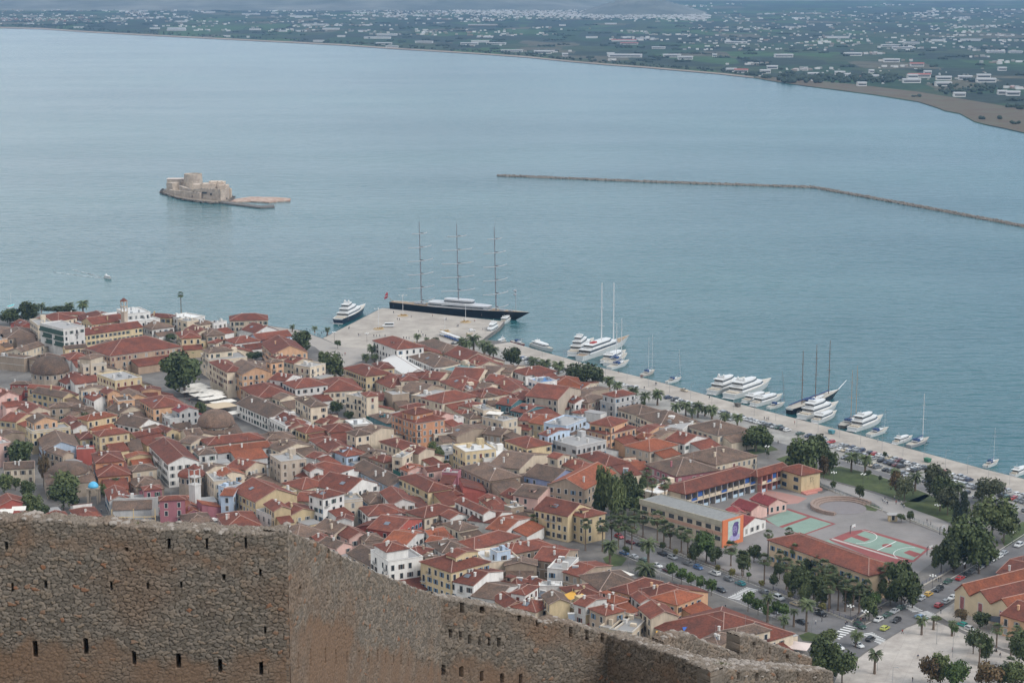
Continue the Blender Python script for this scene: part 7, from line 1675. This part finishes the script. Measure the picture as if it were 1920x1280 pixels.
# ------------------------------------------------------------------ far shore: named large buildings, then scattered specks and trees
FW = [mat('far_white',(.58,.57,.55),var=.2,vscale=.01), mat('far_pale',(.30,.29,.27)), mat('far_tan',(.24,.20,.16))]; FR = mat('far_roof_red',(.30,.10,.08)); FRW = mat('far_roof_pale',(.34,.34,.34)); FRG = mat('far_roof_grey',(.20,.21,.23))
def farb(x, y, wpx, h, dpx, desc, wall=0, roof=None, nm='warehouse', cat='warehouse'):
    g = G(x, y, .8); m_ = g.y/F; wd = wpx*m_/2*.82; o = thing(nm, tuple(g), random.uniform(-.12,.12), cat, None, 'large buildings on the far shore', desc); dp = min(26, max(12, wd*.5)); h *= .6
    if wd < 60: n = 1
    else: n = 2
    b = MB(); b.box(-wd,wd,0,dp,0,h);
    b.add([(-wd,-.02,h+.001),(wd,-.02,h+.001),(wd,dp+.02,h+.001),(-wd,dp+.02,h+.001),(-wd,dp/2,h+h*.3),(wd,dp/2,h+h*.3)], [(0,4,3),(1,2,5)]); b.obj('wall', FW[wall], o)
    b = MB(); b.add([(-wd-1,-1,h+.1),(wd+1,-1,h+.1),(wd+1,dp+1,h+.1),(-wd-1,dp+1,h+.1),(-wd-1,dp/2,h*1.3+.4),(wd+1,dp/2,h*1.3+.4)], [(0,1,5,4),(2,3,4,5),(0,3,2,1),(0,4,3),(1,2,5)]); b.obj('roof', roof or FRW, o)
    if y > 80:
        b = MB()
        b.box(-wd*.9,wd*.9,-.2,.05,h*.35,h*.7)
        b.obj('window_band', GLASS, o)
for t in """57 46 14|147 53 22 5|195 21 14|232 22 18|268 22 20|390 25 22|300 33 16|340 42 26|330 55 40|330 58 42|290 55 22|395 24 20|470 28 40|515 26 16|560 34 18|565 32 50|478 57 26|530 60 16|590 48 56|592 48 50|620 56 38|530 60 18|425 70 14|465 71 6|565 60 26|597 79 24|640 70 18|680 60 20
725 8 22|725 67 46|793 65 8|707 73 60|795 81 40|735 90 28|720 84 36|880 84 40|930 84 44|900 80 40|960 98 50|1020 99 44|905 49 66|1145 46 26|1055 49 14|1110 72 26|1170 78 56|1180 84 40|1210 75 40|1235 92 30|1172 108 76|1145 105 16|1260 108 40|1285 112 34|1020 101 34|1060 106 12
1380 82 50|1365 80 14|1470 108 42|1478 53 26|1400 57 14|1390 137 30|1372 135 22|1448 130 24|1436 138 22|1572 72 50|1600 105 40|1670 88 42|1692 92 46|1710 83 34|1530 144 34|1575 141 22|1617 162 20|1720 125 30|1672 117 36|1725 146 50|1712 147 24|1770 151 34|1810 150 30|1850 155 44|1740 140 16|1770 162 36|1800 182 26|1820 77 44|1868 100 40|1905 100 30|1760 78 30|1880 133 18|1845 147 30|1635 138 10|1642 148 14|1590 145 12|1710 156 40|1900 180 30|1880 178 20|1340 107 10""".replace('\n','|').split('|'):
    q = list(map(float, t.split())); x, y, w_ = q[:3]; big = w_ > 28
    red = x in (1170.,1390.,1725.,1720.,1180.)
    farb(x, y, w_, (7 if big else 6.5) + (3 if y > 100 else 0), 0, ('long ' if big else 'small ') + ('red-roofed ' if red else ('tan ' if x in (905.,1448.) else 'white ')) + ('warehouse' if big else 'farm building') + ' on the far plain', 2 if x == 905 else 0, FR if red else None, 'warehouse' if big else 'farm_building', 'warehouse' if big else 'farm building')
SX = [s[0] for s in SHORE]; SY = [s[1] for s in SHORE]
def shore(x): return float(np.interp(x, SX, SY))
rf = np.random.RandomState(8); b = MB()
def speck(x, y, mi=None, s=1.0):
    if y > shore(x)-3.5: return
    g = G(x, y, .8); w_ = rf.uniform(2.5, 6)*s*(1.8 if rf.rand()<.06 else 1); d_ = rf.uniform(2.5,5)*s; h = rf.uniform(2.8, 5)*min(1.3,s); mi = mi if mi is not None else rf.choice([0,0,0,1,1,2])
    z0, z1 = .8, .8+h; b.add([(g.x-w_,g.y-d_,z0),(g.x+w_,g.y-d_,z0),(g.x+w_,g.y+d_,z0),(g.x-w_,g.y+d_,z0),(g.x-w_,g.y-d_,z1),(g.x+w_,g.y-d_,z1),(g.x+w_,g.y+d_,z1),(g.x-w_,g.y+d_,z1)], [(0,1,5,4),(1,2,6,5),(2,3,7,6),(3,0,4,7)], mi)
    b.add([(g.x-w_,g.y-d_,z1+.02),(g.x+w_,g.y-d_,z1+.02),(g.x+w_,g.y+d_,z1+.02),(g.x-w_,g.y+d_,z1+.02)], [(0,1,2,3)], rf.choice([3,4,4,1,0]))
clus = []
for k in range(150): x = rf.uniform(0,1920); lo, hi = 6, shore(x)-6-(28 if x > 1600 else 0); clus.append((x, lo+(hi-lo)*rf.beta(1.1,1.9), rf.uniform(12,60), rf.uniform(.8,3.0)))
for (x, y, sx, sy) in clus:
    for k in range(rf.randint(4, 16)):
        X, Y = x+rf.normal()*sx*.6, y+rf.normal()*sy*.5
        if 3 < Y < shore(X)-3: speck(X, Y, s=1.0 if Y > 40 else 1.25)
for k in range(1500): X = rf.uniform(850,1330); Y = 22+ (X-850)*.022 + rf.normal()*3.8; Y > 8 and speck(X, Y, rf.choice([0,0,1]), 1.0)
for k in range(520): X = rf.uniform(660,900); Y = 20 + rf.normal()*5; Y > 4 and speck(X, Y, rf.choice([0,1]), .9)
for k in range(230): X = rf.uniform(0,168); Y = 36+ X*.012 + rf.normal()*2.2; speck(X, Y, rf.choice([0,1,3]), .6)
for k in range(480): X = rf.uniform(1280,1920); Y = rf.uniform(22,95)**1.0; speck(X, Y, None, .8 if Y > 50 else 1.0)
for k in range(260): X = rf.uniform(0,700); Y = rf.uniform(4,48); speck(X, Y, None, .9)
for k in range(70): X = rf.uniform(1380,1900); Y = rf.uniform(128,158); speck(X, Y, None, .45)
b.obj('distant_houses', FW+[FR, FRW], kind='stuff')
b = MB(); rr = random.Random(77)
def dtree(x, y, s):
    g = G(x, y, .8); rocks(b, [(g.x, g.y, .8+s*.55)], s*.6, s*1.0, rr, .85)
for k in range(300):
    x = rf.uniform(0,1920); y = 8+(shore(x)-14)*rf.uniform(.05,1); n = rf.randint(4,16); dx = rf.uniform(1.2,3.2)
    for j in range(n):
        Y = y + rf.normal()*.4
        if Y < shore(x+j*dx)-2.5: dtree(x+j*dx, Y, rf.uniform(2.5,5))
for k in range(420): x = rf.uniform(0,1450); dtree(x, shore(x)-rf.uniform(2.5,7), rf.uniform(2.5,5.5))
for k in range(170): x = rf.uniform(1460,1680); dtree(x, rf.uniform(144,156), rf.uniform(4,9))
for k in range(60): x = rf.uniform(1760,1890); dtree(x, rf.uniform(160,178), rf.uniform(3,6))
b.obj('distant_trees', mat('far_tree',(.028,.042,.026),var=.3,vscale=.02), kind='stuff')
# ------------------------------------------------------------------ labels: each thing by its looks and its place next to a landmark
LMK = [("the domed mosque",(94,695)),('the white hotel block',(108,625)),('the big tan museum',(262,685)),("the cream bell tower",(235,610)),("the square's parasols",(375,740)),("the peach corner block",(475,715)),
 ("the neoclassical house",(572,735)),('the pier minibus',(728,610)),("the white marquee",(757,683)),('the island fortress',(365,350)),("the mossy dome",(405,795)),("the blue-white house",(1005,720)),('the orange hotel',(785,795)),
 ('the octagonal church',(130,870)),('the blue-domed kiosk',(176,915)),("the church tower",(367,905)),('the magenta house',(300,940)),("the curved house",(635,940)),("the green-shuttered house",(800,905)),("the bare stone block",(912,900)),
 ("the tall white house",(743,1045)),("the yellow awnings",(862,1065)),('the mural gable',(1375,1000)),('the amphitheatre',(1580,950)),('the market hall',(1840,1125)),("the avenue zebra crossing",(1395,1112)),
 ('the street junction',(1640,1185)),("the grey villa",(1155,750)),("the dark schooner",(1530,765)),("the motor yachts",(1395,740)),('the motor sailer',(1135,655)),('the pier corner',(945,605)),
 ("the cream quay villa",(1345,825)),('the basketball court',(1650,1020)),('the guard kiosk',(1672,968)),('the yellow tarpaulin',(1075,1112)),("the solar panels",(1300,1168)),("the pink house",(1000,935)),("the left shore",(10,590)),("the right quay end",(1915,905)),
 ("the marble plaza",(1720,1230)),("the lone palm",(338,570)),("the peach penthouse",(1150,815)),('the volleyball courts',(1500,975)),('the breakwater bend',(1530,352)),('the breakwater tip',(933,328)),("the conical hill",(1210,12)),("the top left corner",(0,0)),("the top right corner",(1920,0)),("the brown marsh",(1825,225))]
ORD = ['nearest','second nearest','third nearest','fourth nearest','fifth nearest','sixth nearest','seventh nearest','eighth nearest','ninth nearest','tenth nearest','11th nearest','12th nearest','13th nearest','14th nearest','15th nearest','16th nearest','17th nearest','18th nearest','19th nearest','20th nearest']
from collections import defaultdict
gr = defaultdict(list)
for o, d, p in THINGS: gr[d].append((o, p))
for d, L in gr.items():
    if len(L) == 1 and len(d.split()) >= 4:
        L[0][0]['label'] = d + (', the only one' if len(d.split()) < 5 else ''); continue
    rank = {}
    for n, (nm, q) in enumerate(LMK):
        s = sorted(range(len(L)), key=lambda i: (L[i][1][0]-q[0])**2 + ((L[i][1][1]-q[1])*1.3)**2)
        for r_, i in enumerate(s):
            dist = math.hypot(L[i][1][0]-q[0], L[i][1][1]-q[1]); k = (r_ + dist/90, r_, n)
            if i not in rank or k < rank[i]: rank[i] = k
    for i, (o, p) in enumerate(L):
        _, r_, n = rank[i]; o['label'] = f'{d}, {ORD[min(r_,19)]} to {LMK[n][0]}'
for o in list(COL.objects):
    for k in ('_s',):
        if k in o: del o[k]
# ------------------------------------------------------------------ haze
b = MB(); b.box(-9500, 9500, -60, 14800, -4, 330)
hm = bpy.data.materials.new('haze_air'); hm.use_nodes = True; n = hm.node_tree.nodes; n.remove(n['Principled BSDF'])
pv = n.new('ShaderNodeVolumePrincipled'); pv.inputs['Color'].default_value = (0.34, 0.62, 1.0, 1); pv.inputs['Density'].default_value = 5.0e-5; pv.inputs['Anisotropy'].default_value = 0.2
hm.node_tree.links.new(pv.outputs[0], n['Material Output'].inputs['Volume'])
o = b.obj('haze', hm, kind='stuff')
